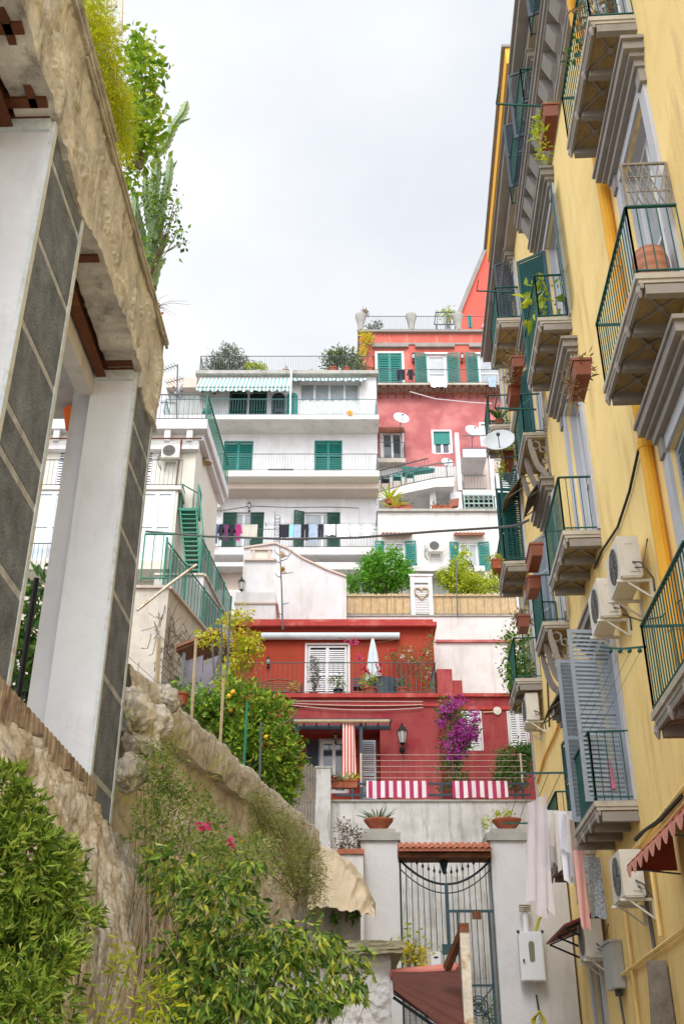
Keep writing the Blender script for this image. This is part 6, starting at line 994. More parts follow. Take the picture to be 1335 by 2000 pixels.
# ---- gate and its pillars
f = FF(23); GS = 'gate pillars with aloe bowls'
for i, (u0, u1) in enumerate(((707, 777), (960, 1025))):
    a, c = f.at(u0, 1700)[0]-(.03 if i == 0 else 0), f.at(u1, 1650)[0]; zc = f.at(740, 1642)[1]; t = thing('gate_pillar', ['white gate pillar with grey cap left of the iron gate', 'stained white gate pillar with grey cap right of the iron gate'][i], 'pillar', f.P((a+c)/2, 0, -.35), GS)
    b = MB(); f.box(b, a, c, 0, zc, -.7, 0); b.build('shaft', M['white'] if i == 0 else M['stainwhite'] if False else M['white'], t); b = MB(); f.box(b, a-.07, c+.05, zc, zc+.16, -.77, .07); f.box(b, a+.05, c-.05, zc+.16, zc+.26, -.65, -.03); b.build('cap', M['concrete'], t)
    bc = f.P((a+c)/2+(.0 if i == 0 else .06), zc+.26, -.3); t = thing('terracotta_bowl', ['terracotta bowl with spiky aloe on the left gate pillar', 'terracotta bowl with trailing green plant on the right gate pillar'][i], 'potted plant', bc, 'bowls on the gate pillars'); b = MB(); b.lathe(bc, [(.001, 0), (.16, .0), (.17, .03), (.31, .2), (.33, .24), (.30, .24), (.001, .19)], 18); b.build('bowl', M['terra'], t, smooth=True)
    if i == 0:
        b = MB()
        for k in range(26): an = k*2.4; e = .35+.6*random.random(); l = .42*random.uniform(.7, 1.1); d = V(math.cos(an)*math.cos(e), math.sin(an)*math.cos(e), math.sin(e)); p = bc+V(math.cos(an), math.sin(an), 0)*.1+V(0, 0, .2); b.tube([p, p+d*l*.5+V(0, 0, .02), p+d*l+V(0, 0, -.02)], [.022, .018, .002], 5)
        b.build('leaves', mat('aloe_skin', (.20, .30, .20), .5, .15), t)
    else: p, d = clumps([(bc+V(-.1, -.05, .34), (.22, .18, .1)), (bc+V(-.42, -.05, .18), (.12, .1, .12)), (bc+V(.02, 0, .45), (.04, .04, .12))], 240, .03, 8, .2); leafobj('leaves', p, .07, YGREEN, t, .4)
RWL = thing('side_wall', 'plain white wall between the right gate pillar and the yellow building', 'wall', f.P(4.3, 0, 0)); b = MB(); f.box(b, f.at(1025, 1650)[0]+.003, 4.72, 0, 5.7, -.6, -.02); b.build('wall', M['white2'], RWL)
a, c, z0, z1 = rc(f, 776, 1647, 959, 1672, .15); t = thing('tile_roof', 'small clay tile roof spanning the two gate pillars', 'roof', f.P((a+c)/2, z0, 0)); b = MB(); tiles(b, f, a, c, z1, .25, .13, .06); b.build('roof_tiles', M['rooftile'], t); b = MB(); f.box(b, a, c, z0-.02, z0+.08, -.5, .12); f.box(b, a, c, z0+.08, z1-.06, -.5, 0); b.build('lintel', M['rust'], t)
GT = thing('iron_gate', 'wrought iron double gate with spear tips over a sagging curved top bar', 'gate', f.P(2.2, 0, -.2)); ga, gc = f.at(781, 1700, -.2)[0], f.at(958, 1700, -.2)[0]; ze = f.at(870, 1680, -.2)[1]; zm = f.at(870, 1727, -.2)[1]; gi = mat('blue_green_iron', (.035, .085, .10), .5, .25, 5, .1, 50); gm_ = (ga+gc)/2
def arcz(x, off=0): k = (x-gm_)/((gc-ga)/2); return zm+(ze-zm)*k*k-off
b = MB(); b.tube([f.P(ga+(gc-ga)*i/20, arcz(ga+(gc-ga)*i/20), -.2) for i in range(21)], .026, 6); b.tube([f.P(ga+(gc-ga)*i/20, arcz(ga+(gc-ga)*i/20, .18), -.2) for i in range(21)], .014, 6); b.build('top_bar', M['darkiron'], GT)
b = MB(); nb = 16
for i in range(nb+1):
    x = ga+(gc-ga)*i/nb; w_ = .022 if i in (0, nb) else .009; tip = arcz(x)+.22; b.tube([f.P(x, .1, -.2), f.P(x, tip, -.2)], w_, 5)
    if 0 < i < nb: b.lathe(f.P(x, tip-.02, -.2), [(.01, 0), (.035, .04), (.012, .09), (.001, .2)], 6)
b.bar(f.P(gm_, .1, -.2), f.P(gm_, arcz(gm_), -.2), .07); b.build('bars', gi, GT)
b = MB(); zc = f.at(900, 1780, -.2)[1]; x2 = f.at(955, 1800, -.2)[0]; b.bar(f.P(gm_, zc, -.17), f.P(gc, zc, -.17), .05); b.bar(f.P(gm_+.2, .1, -.17), f.P(gm_+.2, zc-.03, -.17), .04); b.bar(f.P(x2, .1, -.17), f.P(x2, zc-.03, -.17), .04); zl = f.at(870, 1855, -.2)[1]; f.box(b, gm_-.15, gm_+.2, zl-.1, zl+.1, -.17, -.12)
zr_ = f.at(900, 1925, -.2)[1]; b.bar(f.P(gm_+.2, zr_, -.17), f.P(x2, zr_, -.17), .04); b.bar(f.P(gm_+.2, zr_-.75, -.17), f.P(x2, zr_-.75, -.17), .04); b.bar(f.P(gm_+.2, zr_, -.16), f.P(x2, zr_-.75, -.16), .025); b.bar(f.P(gm_+.2, zr_-.75, -.16), f.P(x2, zr_, -.16), .025)
cx = (gm_+.2+x2)/2
for r_ in (.06, .13, .18): b.tube([f.P(cx+r_*math.cos(q*.5236), zr_-.375+r_*math.sin(q*.5236), -.14) for q in range(13)], .014, 5, False)
b.build('wicket_door', gi, GT)
b = MB()
for i in range(34): x = ga+(gc-ga)*i/34; b.tube([f.P(x, .1, -.26), f.P(x, arcz(x, .5), -.26)], .0022, 3, False)
for i in range(40): z = .2+i*.085; b.tube([f.P(ga, z, -.26), f.P(gc, z, -.26)], .0022, 3, False)
b.build('wire_mesh', M['wire'], GT)
t = thing('hanging_lantern', 'iron lantern hanging under the tile roof in the gateway', 'lantern', f.P(f.at(870, 1690)[0], 5.6, -.3)); c = f.P(f.at(866, 1690, -.3)[0], f.at(866, 1695, -.3)[1], -.3); b = MB(); b.lathe(c-V(0, 0, .1), [(.001, -.05), (.04, 0), (.1, .2), (.11, .21), (.03, .28), (.001, .34)], 6); b.build('body', M['darkiron'], t); b = MB(); b.tube([c+V(0, 0, .2), c+V(0, 0, .35)], .008, 4); b.build('hook', M['darkiron'], t)
f = FF(26.5); t = fr('courtyard_wall', 'stained grey concrete wall seen through the bars of the iron gate', 26.5, 2.5, 'wall'); b = MB(); f.box(b, .6, 5.0, 0, 6.05, -.4, 0); b.build('wall', M['stainwhite'], t)
shrub('potted_shrub', 'leggy green plant inside the gate behind the wicket door', 'plant', (3.3, 24.6, 1.2), [((3.3, 24.6, 2.9), (.4, .3, .3)), ((3.5, 24.5, 2.1), (.3, .3, .3))], 420, .09, DGREEN, hollow=.2)
shrub('twiggy_shrub', 'brown and green twiggy shrub on the ledge beside the left gate pillar', 'shrub', W(685, 1672, 22.6), [(W(672, 1620, 22.6), (.16, .2, .3)), (W(690, 1640, 22.6), (.2, .2, .22)), (W(665, 1650, 22.6), (.2, .2, .12))], 420, .06, leafmat('bronze_leaf', [(.10, .08, .05), (.16, .15, .07), (.14, .07, .06)]), hollow=.1, stems=12, sr=.008, clump=.04, per=5)
b = MB(); p = W(690, 1672, 22.7); b.box(p.x-.6, p.x+.2, 22.5, 23.1, 0, p.z); b.k = 1; b.box(p.x-.35, p.x+.22, 22.45, 23.1, p.z, p.z+.1); b.build('ledge_wall', [M['white2'], M['rooftile']], None, 'low white ledge with red tile top next to the left gate pillar', 'wall')
# tarpaulin on its rubble wall
b = MB(); top_ = [(612, 1642), (655, 1662), (690, 1688), (712, 1720), (733, 1765), (733, 1800)]
def tp(x, y):
    i = min(4, int(x*5)); k = x*5-i; a = W(*top_[i], 19.4-x*.9).lerp(W(*top_[i+1], 19.4-x*.9-.18), k); e = W(600+130*x, 1772+18*x*x+3*math.sin(x*40), 17.4-.4*x); q = a.lerp(e, y); return q+V(0, -1, .5)*(.30*math.sin(math.pi*min(1, y*1.1))*(1-.3*x))+V(0, 0, .06)*fbm((x*5, y*4, 1))+V(0, -.05, 0)*math.sin(x*22+y*5)*.5
grid(b, tp, 60, 30); b.build('tarpaulin', M['tarp'], None, 'beige canvas tarpaulin draped in a hump over the stone wall beside the gate', 'tarpaulin', smooth=True)
b = MB(); f = FF(17.7); a, c, z0, z1 = rc(f, 600, 1772, 704, 1840); grid(b, lambda x, y: f.P(a+(c-a)*x, z1*y, .08*fbm((x*4, y*8, 2))), 40, 60); grid(b, lambda x, y: f.P(c, z1*y, -1.0*x+.0), 4, 10); b.build('rubble_wall', M['concrete'], None, 'grey rubble wall with ivy under the beige tarpaulin', 'wall', smooth=True)
p, d = clumps([(W(690, 1788, 17.5), (.14, .1, .08)), (W(655, 1790, 17.5), (.1, .1, .08)), (W(640, 1840, 17.4), (.2, .1, .15))], 320, .03, 6, .2); leafobj('ivy', p, .06, DGREEN, None, .8, label='dark ivy patch on the rubble wall below the tarpaulin', cat='ivy')
# roughcast wall with slab, red canopy, rusty post
t = thing('roughcast_wall', 'rough white plastered wall with a mossy concrete slab on top at the bottom centre', 'wall', (0, 12, 0)); f = FF(12); a, c, z0, z1 = rc(f, 560, 1868, 765, 1999); b = MB(); zt = f.at(700, 1866)[1]; grid(b, lambda x, y: f.P(a-1.0+(c-a+1.0)*x, zt*y, .035*fbm((x*20, y*22, 2), 1, 4)), 200, 200); b.poly([f.P(c, 0, 0), f.P(c, zt, 0), f.P(c, zt, -2), f.P(c, 0, -2)]); b.build('wall', M['roughwhite'], t, smooth=True)
b = MB(); zs = f.at(650, 1836, .2)[1]; grid(b, lambda x, y: f.P(a-1.2+(c-a+1.32)*x, zt+(zs-zt)*y+.015*fbm((x*12, y, 2)), .2-.03*y+.03*fbm((x*9, y*3, 5))), 90, 6); b.hexa([f.P(a-1.2, zt, -2), f.P(c+.12, zt, -2), f.P(c+.12, zt, .19), f.P(a-1.2, zt, .19), f.P(a-1.2, zs, -2), f.P(c+.12, zs, -2), f.P(c+.12, zs, .15), f.P(a-1.2, zs, .15)]); b.build('slab', mat('mossy_slab', (.30, .28, .20), .95, .3, 2, .7, 14, (.08, .09, .03), .7, 2), t)
t = thing('plastic_canopy', 'faded red corrugated plastic canopy at the bottom beside the roughcast wall', 'canopy', W(835, 1940, 11.5)); b = MB()
def cp(x, y): A = W(765, 1905, 12.0).lerp(W(893, 1893, 11.6), x); B_ = W(768, 1940, 10.3).lerp(W(897, 2040, 10.1), x); q = A.lerp(B_, y); return q+V(.09*math.sin(3.14*y)*x, 0, .035*math.sin(y*46)+.05*math.sin(3.14*y))
grid(b, cp, 12, 140); b.k = 1; b.tube([cp(0, 0)+V(0, -.02, 0), cp(1, 0)+V(0, -.02, 0)], .06, 8); b.build('sheet', [mat('faded_red_sheet', (.10, .028, .02), .6, .2, 3, .05, 30, (.08, .03, .02), .6, 3), mat('faded_pink_ridge', (.58, .20, .16), .6, .12)], t, smooth=True)
b = MB()
for x in (.02, .5, .97): b.tube([cp(x, 0)-V(0, 0, .03), cp(x, .5)-V(0, 0, .04), cp(x, 1)-V(0, 0, .03)], .015, 5)
b.tube([cp(0, .95)-V(0, 0, .04), cp(1, .95)-V(0, 0, .04)], .015, 5); b.tube([cp(.4, .3)-V(0, 0, .03), W(870, 2010, 11.9)], .03, 6); b.build('frame', M['darkiron'], t)
t = thing('rusty_post', 'square rusty post with peeling cream paint and a diagonal brace', 'post', W(908, 2000, 10.5)); b = MB(); p = W(905, 1822, 10.5); b.box(p.x-.042, p.x+.042, 10.45, 10.55, 0, p.z); b.build('shaft', M['rustwhite'], t); b = MB(); b.box(p.x-.045, p.x+.045, 10.44, 10.56, p.z, p.z+.08); b.bar(p+V(-.02, 0, 0), W(872, 1892, 10.8), .06); b.build('brace', M['rust'], t)
t = potted('yellow leaved succulent in an orange pot behind the red plastic canopy', W(812, 1906, 12.4), .12, .08, .15, 420, .045, YELLOWF); shrub('sprouting_plant', 'yellow green sprouting stems on the slab edge by the orange pot', 'plant', W(800, 1890, 12.3), [(W(803, 1860, 12.3), (.08, .1, .14)), (W(815, 1830, 12.3), (.04, .05, .12))], 120, .05, YGREEN, hollow=.1, sr=.006)
b = MB(); f = FF(22.9); A, B_ = f.P(*f.at(767, 1935)), 0; x0 = A.x
for x in (0, .12): b.box(x0+x, x0+x+.05, 22.3, 22.38, 0, 2.3)
b.box(x0-.02, x0+.2, 22.28, 22.4, 2.3, 2.36); b.build('door_frame', M['greenbright'], None, 'green metal door frame just visible beside the roughcast wall', 'door frame')
# white meter cabinet, chimney flue, hose
f = FF(22.9); a, c, z0, z1 = rc(f, 1008, 1822, 1062, 1918); t = thing('meter_cabinet', 'white metal meter cabinet with a small oval window on the white wall', 'cabinet', f.P(a, z0, 0)); b = MB(); f.box(b, a, c, z0, z1, .02, .22); b.build('casing', M['whitebox'], t); b = MB(); f.box(b, a+.02, c-.02, z0+.02, z1-.02, .222, .24); b.build('door', M['whitebox'], t)
b = MB(); cx, cz = (a+c)/2, (z0+z1)/2+.08; o_ = [(cx+.06*math.cos(q*.524), cz+(.14 if 0 <= q <= 6 else -.14)+.06*math.sin(q*.524)) for q in range(12)]; b.poly([f.P(x, z, .245) for x, z in o_]); b.build('oval_window', mat('olive_glass', (.20, .22, .14), .3, .1), t)
b = MB(); f.box(b, a+.05, a+.08, cz-.2, cz-.14, .24, .27); f.box(b, a-.03, a+.02, z1-.03, z1+.02, .2, .25); f.box(b, c-.02, c+.03, z1-.03, z1+.02, .2, .25); b.build('latch', M['darkiron'], t)
t = thing('flue_pipe', 'white flue pipe with a rusty cap above the meter cabinet', 'flue', f.P(*f.at(1027, 1820))); p, q = f.at(1027, 1820, .1), f.at(1025, 1780, .1); b = MB(); b.tube([f.P(p[0], p[1], .12), f.P(p[0], q[1], .12)], .06, 10); b.build('pipe', M['whitebox'], t); b = MB()
for k in range(4): b.lathe(f.P(p[0], q[1]+.0+.035*k, .12), [(.001, .0), (.12, .0), (.12, .018), (.001, .02)], 14)
b.build('cap', M['rustwhite'], t)
t = thing('garden_hose', 'yellow garden hose looped on a hook at the foot of the white wall', 'hose', f.P(*f.at(1050, 1990))); b = MB(); c = f.P(*f.at(1052, 1975, .1), .1)
for k in range(5): b.tube([c+V(.0, -.02*k, 0), c+V(-.1-.02*k, -.02*k, -.15), c+V(-.12+.02*k, 0, -.5), c+V(.08+.01*k, 0, -.5), c+V(.1-.01*k, 0, -.15), c+V(0, -.02*k, 0)], .02, 6)
b.build('loop', mat('yellow_hose', (.55, .52, .03), .5, .1), t); b = MB(); b.tube([c, c+V(-.02, .05, .3)], .02, 5); b.build('hook', M['darkiron'], t)
wirething('yellow cable rising beside the white flue pipe', [W(1045, 1820, 22.8), W(1052, 1795, 22.7), W(1062, 1785, 22.6)], .03, MATS['yellow_hose'])
# ================================================================ left: veranda house with green stair, walls and shed
f = FF(30); x1 = -4.92; SBD = fr('veranda_house', 'cream house with glazed veranda, roof terrace and green iron stair behind the white pillar', 30, -8)
zt = f.at(350, 848)[1]; h1 = rc(f, 90, 865, 138, 960); hv = rc(f, 284, 868, 306, 950)
fr_ = f.at(350, 975)[1]; hs = [(f.at(113, 900)[0], f.at(150, 900)[0], fr_, f.at(150, 862)[1]), (f.at(275, 900)[0], f.at(300, 900)[0], fr_, f.at(290, 873)[1])]
b = MB(); wall_holes(b, f, -14, x1, 0, zt, hs, .1); b.build('front_wall', M['cream'], SBD)
SF = Fr((x1, 30), (.0575, 1), (1, -.0575)); b = MB(); SF.box(b, 0, 4.3, 0, zt, -3, 0); b.build('side_wall', M['cream'], SBD); b = MB(); b.poly([(-14, 30, zt), (x1, 30, zt), (x1+.24, 34.3, zt), (-14, 34.3, zt)]); b.build('roof_deck', M['concrete'], SBD)
for a, c, z0, z1 in hs: window(SBD, f, a, c, z0, z1, .08, gm=M['dark']); shutter(SBD, f, a, (a+c)/2, z0, z1, -.05, M['whiteshut'], 1, pitch=.1); shutter(SBD, f, c, (a+c)/2, z0, z1, -.05, M['whiteshut'], 1, pitch=.1)
b = MB(); f.box(b, -14, x1+.35, zt+.003, zt+.38, -.2, .35); f.box(b, -14, x1+.1, zt-.75, zt-.45, .003, .25); SF.box(b, .21, 4.5, zt+.003, zt+.38, -.2, .35); SF.box(b, .0, 4.5, zt-.25, zt, .003, .22)
for i in range(12): s = -13.5+i*.75; f.box(b, s, s+.2, zt-.45, zt, .003, .3)
b.build('cornice', M['white'], SBD); b = MB(); b.tube([f.P(-14, zt-.42, .38), f.P(x1+.2, zt-.42, .38)], .03, 5); b.tube([f.P(-5.4, zt-.42, .3), f.P(-5.5, zt-2.2, .05)], .03, 5); b.build('rusty_pipe', M['rust'], SBD)
railing(SBD, f, [(-14, .3), (x1+.3, .3)], zt+.38, 1.05, M['greyiron'], .16, .009, .022, name='roof_railing'); railing(SBD, SF, [(-.3, .3), (4.4, .3)], zt+.38, 1.05, M['greenbright'], .22, .012, .03, name='roof_railing')
b = MB(); grid(b, lambda x, y: SF.P(-.3+4.7*x, zt+.42+.95*y, .27), 8, 2); b.build('green_netting', M['netting'], SBD)
b = MB(); f.box(b, -14, f.at(352, 975, .9)[0], fr_-.14, fr_, .003, .9); sl = b.build('balcony', M['cream'], SBD); railing(sl, f, [(-14, .85), (f.at(350, 975, .9)[0], .85)], fr_, 1.0, M['greyiron'], .14)
# glazed veranda in the storey below
zv0 = f.at(300, 1120)[1]; 
for (u0, u1) in ((60, 145), (270, 340)):
    a, c = f.at(u0, 1000, .8)[0], f.at(u1, 1000, .8)[0]; g_ = FF(29.2); window(SBD, g_, a, c, zv0, fr_-.16, .0, fm=M['woodwhite'], gm=M['glassblue'], cols=max(2, int((c-a)/.75)), rows=2, fw=.12, name='veranda_glazing')
b = MB(); f.box(b, -14, f.at(345, 1000, .75)[0], zv0-.3, zv0-.003, .003, .95); f.box(b, f.at(341, 1000, .7)[0], f.at(346, 1000, .7)[0], zv0, fr_-.15, .003, .8); sl = b.build('veranda_floor', M['cream'], SBD)
railing(sl, f, [(-14, 1.0), (f.at(150, 1100, 1)[0], 1.0)], f.at(100, 1118, 1)[1], 1.0, M['greyiron'], .14)
ac_unit('white air conditioner hung under the veranda house roof terrace', f, *f.at(318, 905), w_=.6, h=.5, dp=.3)
t = thing('wall_bell_lamp', 'brass dome lamp fixed under the netted roof corner', 'lamp', W(403, 905, 31)); c = W(403, 905, 31.2); b = MB(); b.lathe(c, [(.2, 0), (.16, .08), (.05, .16), (.001, .18)], 12); b.build('shade', M['cane'], t); b = MB(); b.tube([c+V(0, 0, .17), c+V(-.35, .1, .1)], .02, 5); b.build('arm', M['greyiron'], t)
# green stair
GSR = thing('green_staircase', 'narrow green iron staircase descending from the veranda house balcony', 'staircase', W(380, 1150, 27.5)); ta, tb = W(352, 995, 29.4), W(384, 995, 29.4); ba, bb = W(368, 1150, 28.6), W(392, 1150, 28.6); n = 17
for p, q in ((ta, ba), (tb, bb)): b = MB(); b.bar(p, q, .05, .16); b.build('stringer', M['greenbright'], GSR)
for i in range(n): k = (i+.5)/n; p, q = ta.lerp(ba, k), tb.lerp(bb, k); b = MB(); b.hexa([p+V(0, -.11, -.02), q+V(0, -.11, -.02), q+V(0, .11, -.02), p+V(0, .11, -.02), p+V(0, -.11, .02), q+V(0, -.11, .02), q+V(0, .11, .02), p+V(0, .11, .02)]); b.build('tread', M['greenbright'], GSR)
b = MB(); b.hexa([ta+V(-.05, -.1, -.06), tb+V(.05, -.1, -.06), tb+V(.05, .7, -.06), ta+V(-.05, .7, -.06), ta+V(-.05, -.1, 0), tb+V(.05, -.1, 0), tb+V(.05, .7, 0), ta+V(-.05, .7, 0)]); b.build('landing', M['greenbright'], GSR)
b = MB(); 
for e in (ta, tb): b.bar(e, e+V(0, 0, .95), .035); b.bar(e+V(0, .7, 0), e+V(0, .7, .95), .035); b.bar(e+V(0, 0, .95), e+V(0, .7, .95), .03)
b.bar(tb+V(0, 0, .95), bb+V(.1, 0, .95), .04); b.bar(ta+V(-.02, 0, .95), ta+V(.5, .7, .95), .03)
for i in range(6): q = ta.lerp(tb, i/5)+V(0, .65, 0); b.bar(q, q+V(0, 0, .95), .018)
for i in range(1, 5): q = tb.lerp(bb, i/5); b.bar(q, q+V(.02*i, 0, .95), .02)
b.build('handrail', M['greenbright'], GSR); b = MB(); b.poly([tb+V(.03, 0, .05), tb+V(.03, .7, .05), tb+V(.03, .7, .92), tb+V(.03, 0, .92)]); b.build('netting', M['netting'], GSR); b = MB(); b.poly([ta+V(-.03, -.1, .0), ta+V(-.03, .7, .0), ta+V(-.03, .7, .92), ta+V(-.03, -.1, .92)]); b.build('netting', M['netting'], GSR)
# walls with green netted fences
def fwall(lab, p0, p1, ext, m, flab, cop, back=2.0, left=None):
    """level wall from p0 to p1 (top edge), fence along it"""
    d = (p1-p0); d.z = 0; g = Fr((p0.x, p0.y), (d.x, d.y), (d.y, -d.x)); L_ = d.length+ext; z = p0.z; t = thing('stucco_wall', lab, 'wall', (p0.x, p0.y, 0)); b = MB(); g.box(b, 0, L_, 0, z, -.35, 0); 
    if left: b.box(p0.x-left, p0.x, p0.y, p0.y+.35, 0, z)
    b.build('wall_face', m, t); b = MB(); g.box(b, 0, L_, z, z+.07, -.42, .07)
    if left: b.box(p0.x-left, p0.x+.0, p0.y-.07, p0.y+.42, z, z+.065)
    b.build('coping', cop, t)
    tf = thing('netted_fence', flab, 'fence', (p0.x, p0.y, z)); n = max(2, int(L_/1.1))
    for i in range(n+1): x = L_*i/n; q = MB(); q.bar(g.P(x, z+.07, -.15), g.P(x, z+1.35, -.15), .05); q.build('post', M['greenbright'], tf)
    for i in range(n):
        x, y = L_*i/n, L_*(i+1)/n; q = MB(); q.poly([g.P(x+.04, z+.14, -.15), g.P(y-.04, z+.14, -.15), g.P(y-.04, z+1.18, -.15), g.P(x+.04, z+1.18, -.15)]); q.bar(g.P(x, z+1.25, -.15), g.P(y, z+1.25, -.15), .035); q.bar(g.P(x, z+.12, -.15), g.P(y, z+.12, -.15), .035)
        for k in range(1, 6): q.bar(g.P(x+(y-x)*k/6, z+.12, -.14), g.P(x+(y-x)*k/6, z+1.25, -.14), .015)
        q.build('netted_panel', M['netting'], tf)
    return g, z
g1, z1_ = fwall('weathered beige stucco wall below the green fence with dead vines on it', W(330, 1150, 22), W(400, 1233, 24.6), 1.6, mat('beige_stucco', (.60, .55, .48), .95, .15, 1.4, .5, 14, (.30, .26, .21), .7, 1.4, True, col2=(.54, .50, .45)), 'green netted fence stepping down behind the white pillar', M['soffit'], left=5)
g2, z2_ = fwall('tall whitish stucco wall beneath the steep green fence further back', W(398, 1125, 27), W(447, 1222, 30.6), .8, M['stainwhite'], 'steep green netted fence on the whitish wall by the annex', M['coping'], left=1.4)
b = MB(); g = FF(21.7)
railing(bpy.data.objects['netted_fence'], g, [(g.at(276, 1120)[0], 0), (g.at(330, 1150)[0], 0)], z1_+.07, 1.2, M['greenbright'], .2, .012, .03)
wirething('pale wooden pole leaning across the beige wall towards the green stair', [W(268, 1192, 20.5), W(330, 1142, 21), W(383, 1103, 21.6)], .035, M['rustwhite'], 'wooden_pole', 'pole')
lantern('black wall lantern on the whitish stucco wall', g2.P(1.0, z2_-1.9, 0), g2, 1.6); lantern('black wall lantern on the beige stucco wall by the shed', g1.P(1.6, z1_-2.6, 0), g1, 1.5)
lantern('dark lantern at the edge of the white annex', FF(37.2).P(*FF(37.2).at(473, 1155)), FF(37.2), 1.6)
b = MB(); 
for _ in range(60):
    x = random.gauss(0, .35); z = random.uniform(-3.2, -.6); p = g1.P(.2+x*1.2, z1_+z, .06); pts = [p]
    for k in range(4): pts.append(pts[-1]+V(random.gauss(0, .12), random.gauss(0, .03), random.gauss(.05, .2)))
    b.tube(pts, .009, 3, False)
b.build('dead_vine', M['bark'], None, 'tangled dead vine on the beige wall behind the pillar', 'vine')
b = MB()
for i in range(20): x = i*.17; b.tube([g1.P(x-.6, 5.5, .25), g1.P(x-.6, z1_-1.6-.28*x, .25)], .007, 3, False)
for i in range(26): z = 5.6+i*.18; b.tube([g1.P(-.6, z, .25), g1.P(min(2.7, (z1_-1.6-z)/.28), z, .25)], .007, 3, False)
b.build('climbing_mesh', M['wire'], None, 'wire climbing mesh standing before the beige stucco wall', 'fence')
# shed
SH = thing('garden_shed', 'small open garden shed with brown tiled lean-to roof and grey screens', 'shed', W(395, 1345, 20)); ra, rb = W(343, 1272, 19.2), W(430, 1238, 19.2); b = MB(); bk = V(.15, 2.6, .5); b.hexa([ra, rb, rb+bk, ra+bk, ra+V(0, 0, .1), rb+V(0, 0, .1), rb+bk+V(0, 0, .1), ra+bk+V(0, 0, .1)]); b.build('roof', M['wood'], SH); b = MB(); b.bar(ra+V(0, -.03, .08), rb+V(0, -.03, .08), .04, .06); b.build('roof_edge', M['wood'], SH)
for (u0, u1) in ((360, 393), (394, 425)): a, c = W(u0, 1340, 19.4), W(u1, 1340, 19.4); b = MB(); b.hexa([V(a.x, 19.4, 5.3), V(c.x, 19.4, 5.3), V(c.x, 19.43, 5.3), V(a.x, 19.43, 5.3), V(a.x, 19.4, ra.z-.12), V(c.x, 19.4, ra.z+.0), V(c.x, 19.43, ra.z), V(a.x, 19.43, ra.z-.12)]); b.build('screen', mat('grey_violet_screen', (.24, .22, .27), .8, .25, 2), SH)
for u in (355, 427): a = W(u, 1340, 19.3); b = MB(); b.bar(V(a.x, 19.3, 5), V(a.x, 19.3, ra.z+(.35 if u > 400 else 0)), .06); b.build('post', M['greyiron'], SH)
# lemon tree, yellow climber and stakes behind the garden wall
LM = shrub('lemon_tree', 'bushy lemon tree with yellow fruit behind the garden wall', 'tree', W(480, 1520, 17.2), [(W(425, 1400, 17), (.34, .4, .32)), (W(480, 1385, 17.2), (.42, .4, .38)), (W(532, 1400, 17.3), (.34, .4, .38)), (W(460, 1450, 17), (.45, .5, .4)), (W(530, 1470, 17.2), (.45, .5, .5)), (W(400, 1380, 17), (.25, .3, .25)), (W(555, 1520, 17.4), (.22, .3, .35)), (W(540, 1540, 17.9), (.3, .3, .5)), (W(500, 1530, 17.6), (.4, .3, .5)), (W(430, 1460, 17.4), (.4, .3, .5)), (W(450, 1350, 17), (.15, .2, .2))], 10000, .10, leafmat('lemon_leaf', [(.05, .12, .01), (.13, .27, .02), (.26, .44, .04), (.48, .56, .06)]), hollow=.4, clump=.07, per=12, sr=.05, stemname='trunk')
for (u, v) in ((451, 1387), (455, 1352), (447, 1360), (520, 1440), (455, 1500), (490, 1530)): b = MB(); b.ball(W(u, v, 16.75), .045, 8); b.build('lemon', M['orangefruit'], LM, smooth=True)
shrub('yellow_climber', 'tall thin climber with bright yellow leaves at the left corner of the brick red house', 'climbing plant', W(450, 1400, 18.5), [(W(480, 1255, 18.6), (.25, .25, .22)), (W(455, 1215, 18.6), (.18, .2, .14)), (W(470, 1290, 18.6), (.25, .25, .15)), (W(445, 1330, 18.5), (.22, .2, .3)), (W(415, 1245, 18.6), (.3, .2, .08)), (W(480, 1200, 18.6), (.06, .1, .16)), (W(500, 1265, 18.6), (.1, .1, .12)), (W(445, 1380, 18.4), (.25, .2, .25))], 1900, .075, YELLOWF, hollow=.1, clump=.07, per=6, stems=10, sr=.012, extra=[('green_leaves', YGREEN, 700, .07)])
shrub('palm_like_shrub', 'low green shrub with terracotta pots below the shed screens', 'shrub', W(360, 1390, 17), [(W(365, 1380, 16.5), (.3, .3, .16)), (W(395, 1370, 16.8), (.25, .3, .2))], 600, .09, GREEN, hollow=.2)
potted('terracotta pot with drooping plant at the left foot of the shed', W(352, 1378, 15.5), .13, .18, .16, 90, .07, GREEN)
for i, (u0, v0, u1, v1, Y, m, r) in enumerate([(383, 1248, 374, 1410, 14.6, 'cane', .022), (311, 1245, 304, 1420, 13.5, 'cane', .03), (437, 1325, 430, 1455, 14.5, 'cane', .022), (483, 1372, 476, 1505, 16.0, 'greenbright', .02), (510, 1410, 507, 1535, 16.5, 'greyiron', .02), (537, 1450, 535, 1560, 17.2, 'cane', .02), (562, 1480, 560, 1580, 17.8, 'cane', .02), (449, 1200, 443, 1330, 17.5, 'greyiron', .018), (433, 1215, 430, 1330, 17.6, 'greyiron', .018), (415, 1255, 418, 1330, 17.7, 'greyiron', .015)]):
    wh_ = ['tall cane stake in front of the garden shed', 'broken cane stake before the dead vine', 'cane stake beside the yellow lemon fruit', 'green stake in front of the lemon tree', 'grey green stake just right of the green one', 'cane stake left of the last thin stake', 'thin cane stake nearest the plank fence', 'grey metal post between the shed and the brick red house', 'second grey metal post by the shed corner', 'short thin post at the right edge of the shed'][i]
    wirething(wh_, [W(u0, v0, Y), W(u1, v1, Y)], r, M[m], 'stake', 'stake', 'stakes and posts along the garden wall')
b = MB()
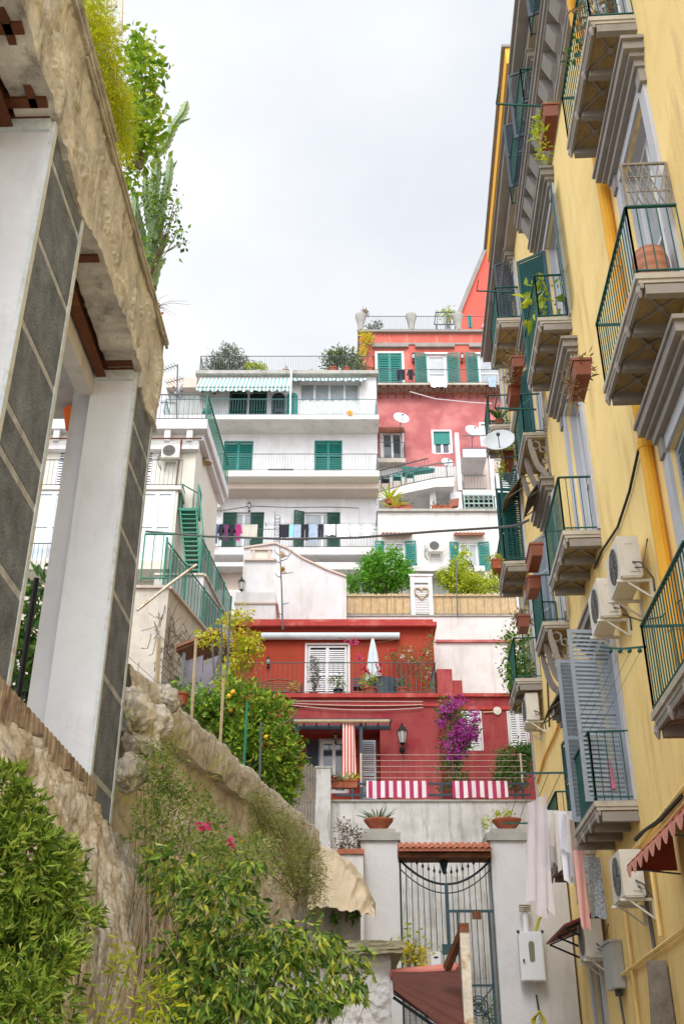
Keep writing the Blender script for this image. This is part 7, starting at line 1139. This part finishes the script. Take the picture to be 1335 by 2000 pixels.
for i in range(15): x = .25+i*.5; p = GW.P(x, 0, -.35); b.tube([V(p.x, p.y, 5.1), V(p.x, p.y, 6.0)], .004, 3, False)
for k in range(6): b.tube([V(*GW.P(.2, 5.2+k*.15, -.35)), V(*GW.P(7.9, 5.2+k*.15, -.35))], .003, 3, False)
b.build('wire_fence', M['wire'], None, 'thin wire fence strung along the top of the garden wall', 'fence')
# dry flower stalk with orange heads before the annex
t = thing('agave_stalk', 'tall thin agave flower stalk with orange seed heads before the white annex', 'plant', W(552, 1230, 35.2)); b = MB(); b.tube([W(552, 1230, 35.2), W(550, 1150, 35.2), W(546, 1068, 35.2)], [.035, .03, .015], 6)
for (u, v, du, dv) in ((550, 1120, 22, -2), (549, 1100, -14, -10), (548, 1096, 20, -14), (547, 1085, -12, -12), (549, 1128, -12, -8), (552, 1180, 12, -3), (552, 1200, -9, -3), (548, 1090, 24, -16)): b.tube([W(u, v, 35.2), W(u+du*.6, v+dv*.3, 35.1), W(u+du, v+dv, 35.1)], [.02, .015, .01], 4)
b.build('stem', M['greyiron'], t)
p, d = clumps([(W(552, 1083, 35.1), (.08, .08, .1)), (W(553, 1113, 35.1), (.08, .08, .1))], 120, .03, 6, .2); leafobj('seed_heads', p, .08, leafmat('ochre_seed', [(.5, .28, .05), (.6, .4, .1)]), t, .6)

f = FF(23); a, c, z0, z1 = rc(f, 841, 1858, 862, 1902, -.1); t = thing('notice_board', 'small white notice sheet with a dark emblem fixed to the gate bars', 'notice', f.P((a+c)/2, z0, -.15)); b = MB(); f.box(b, a, c, z0, z1, -.15, -.14); b.build('sheet', M['whitebox'], t); b = MB()
m_ = (a+c)/2; zz = z1-.12; b.hexa([f.P(m_-.03, zz-.02, -.138), f.P(m_+.06, zz+.0, -.138), f.P(m_+.06, zz+.0, -.136), f.P(m_-.03, zz-.02, -.136), f.P(m_-.05, zz+.02, -.138), f.P(m_+.03, zz+.03, -.138), f.P(m_+.03, zz+.03, -.136), f.P(m_-.05, zz+.02, -.136)]); b.build('emblem', M['black'], t)
b = MB(); f.box(b, f.at(930, 1785, -.1)[0]-.09, f.at(930, 1785, -.1)[0]+.09, f.at(930, 1790, -.1)[1]-.05, f.at(930, 1790, -.1)[1]+.1, -.15, -.05); b.build('door_lock', M['rust'], GT)
lantern('small white wall lamp on the brick red wall above the bench', FF(36).P(*FF(36).at(524, 1298)), FF(36), .9)
# fallen leaves and grit are left out; small fittings on the pale walls
b = MB(); f = FF(43); b.tube([f.P(*f.at(735, 985, .03), .03), f.P(*f.at(735, 905, .03), .03)], .04, 6); b.tube([f.P(*f.at(700, 970, .02), .02), f.P(*f.at(702, 1050, .02), .02)], .02, 5); b.build('drainpipe', M['white2'], WA)
wirething('slack black wire drawn across the lowest white storey above the doors', [FF(43).P(*FF(43).at(u, v, .03), .03) for u, v in ((430, 998), (490, 988), (560, 991), (640, 990), (700, 992))], .012, M['wire'])
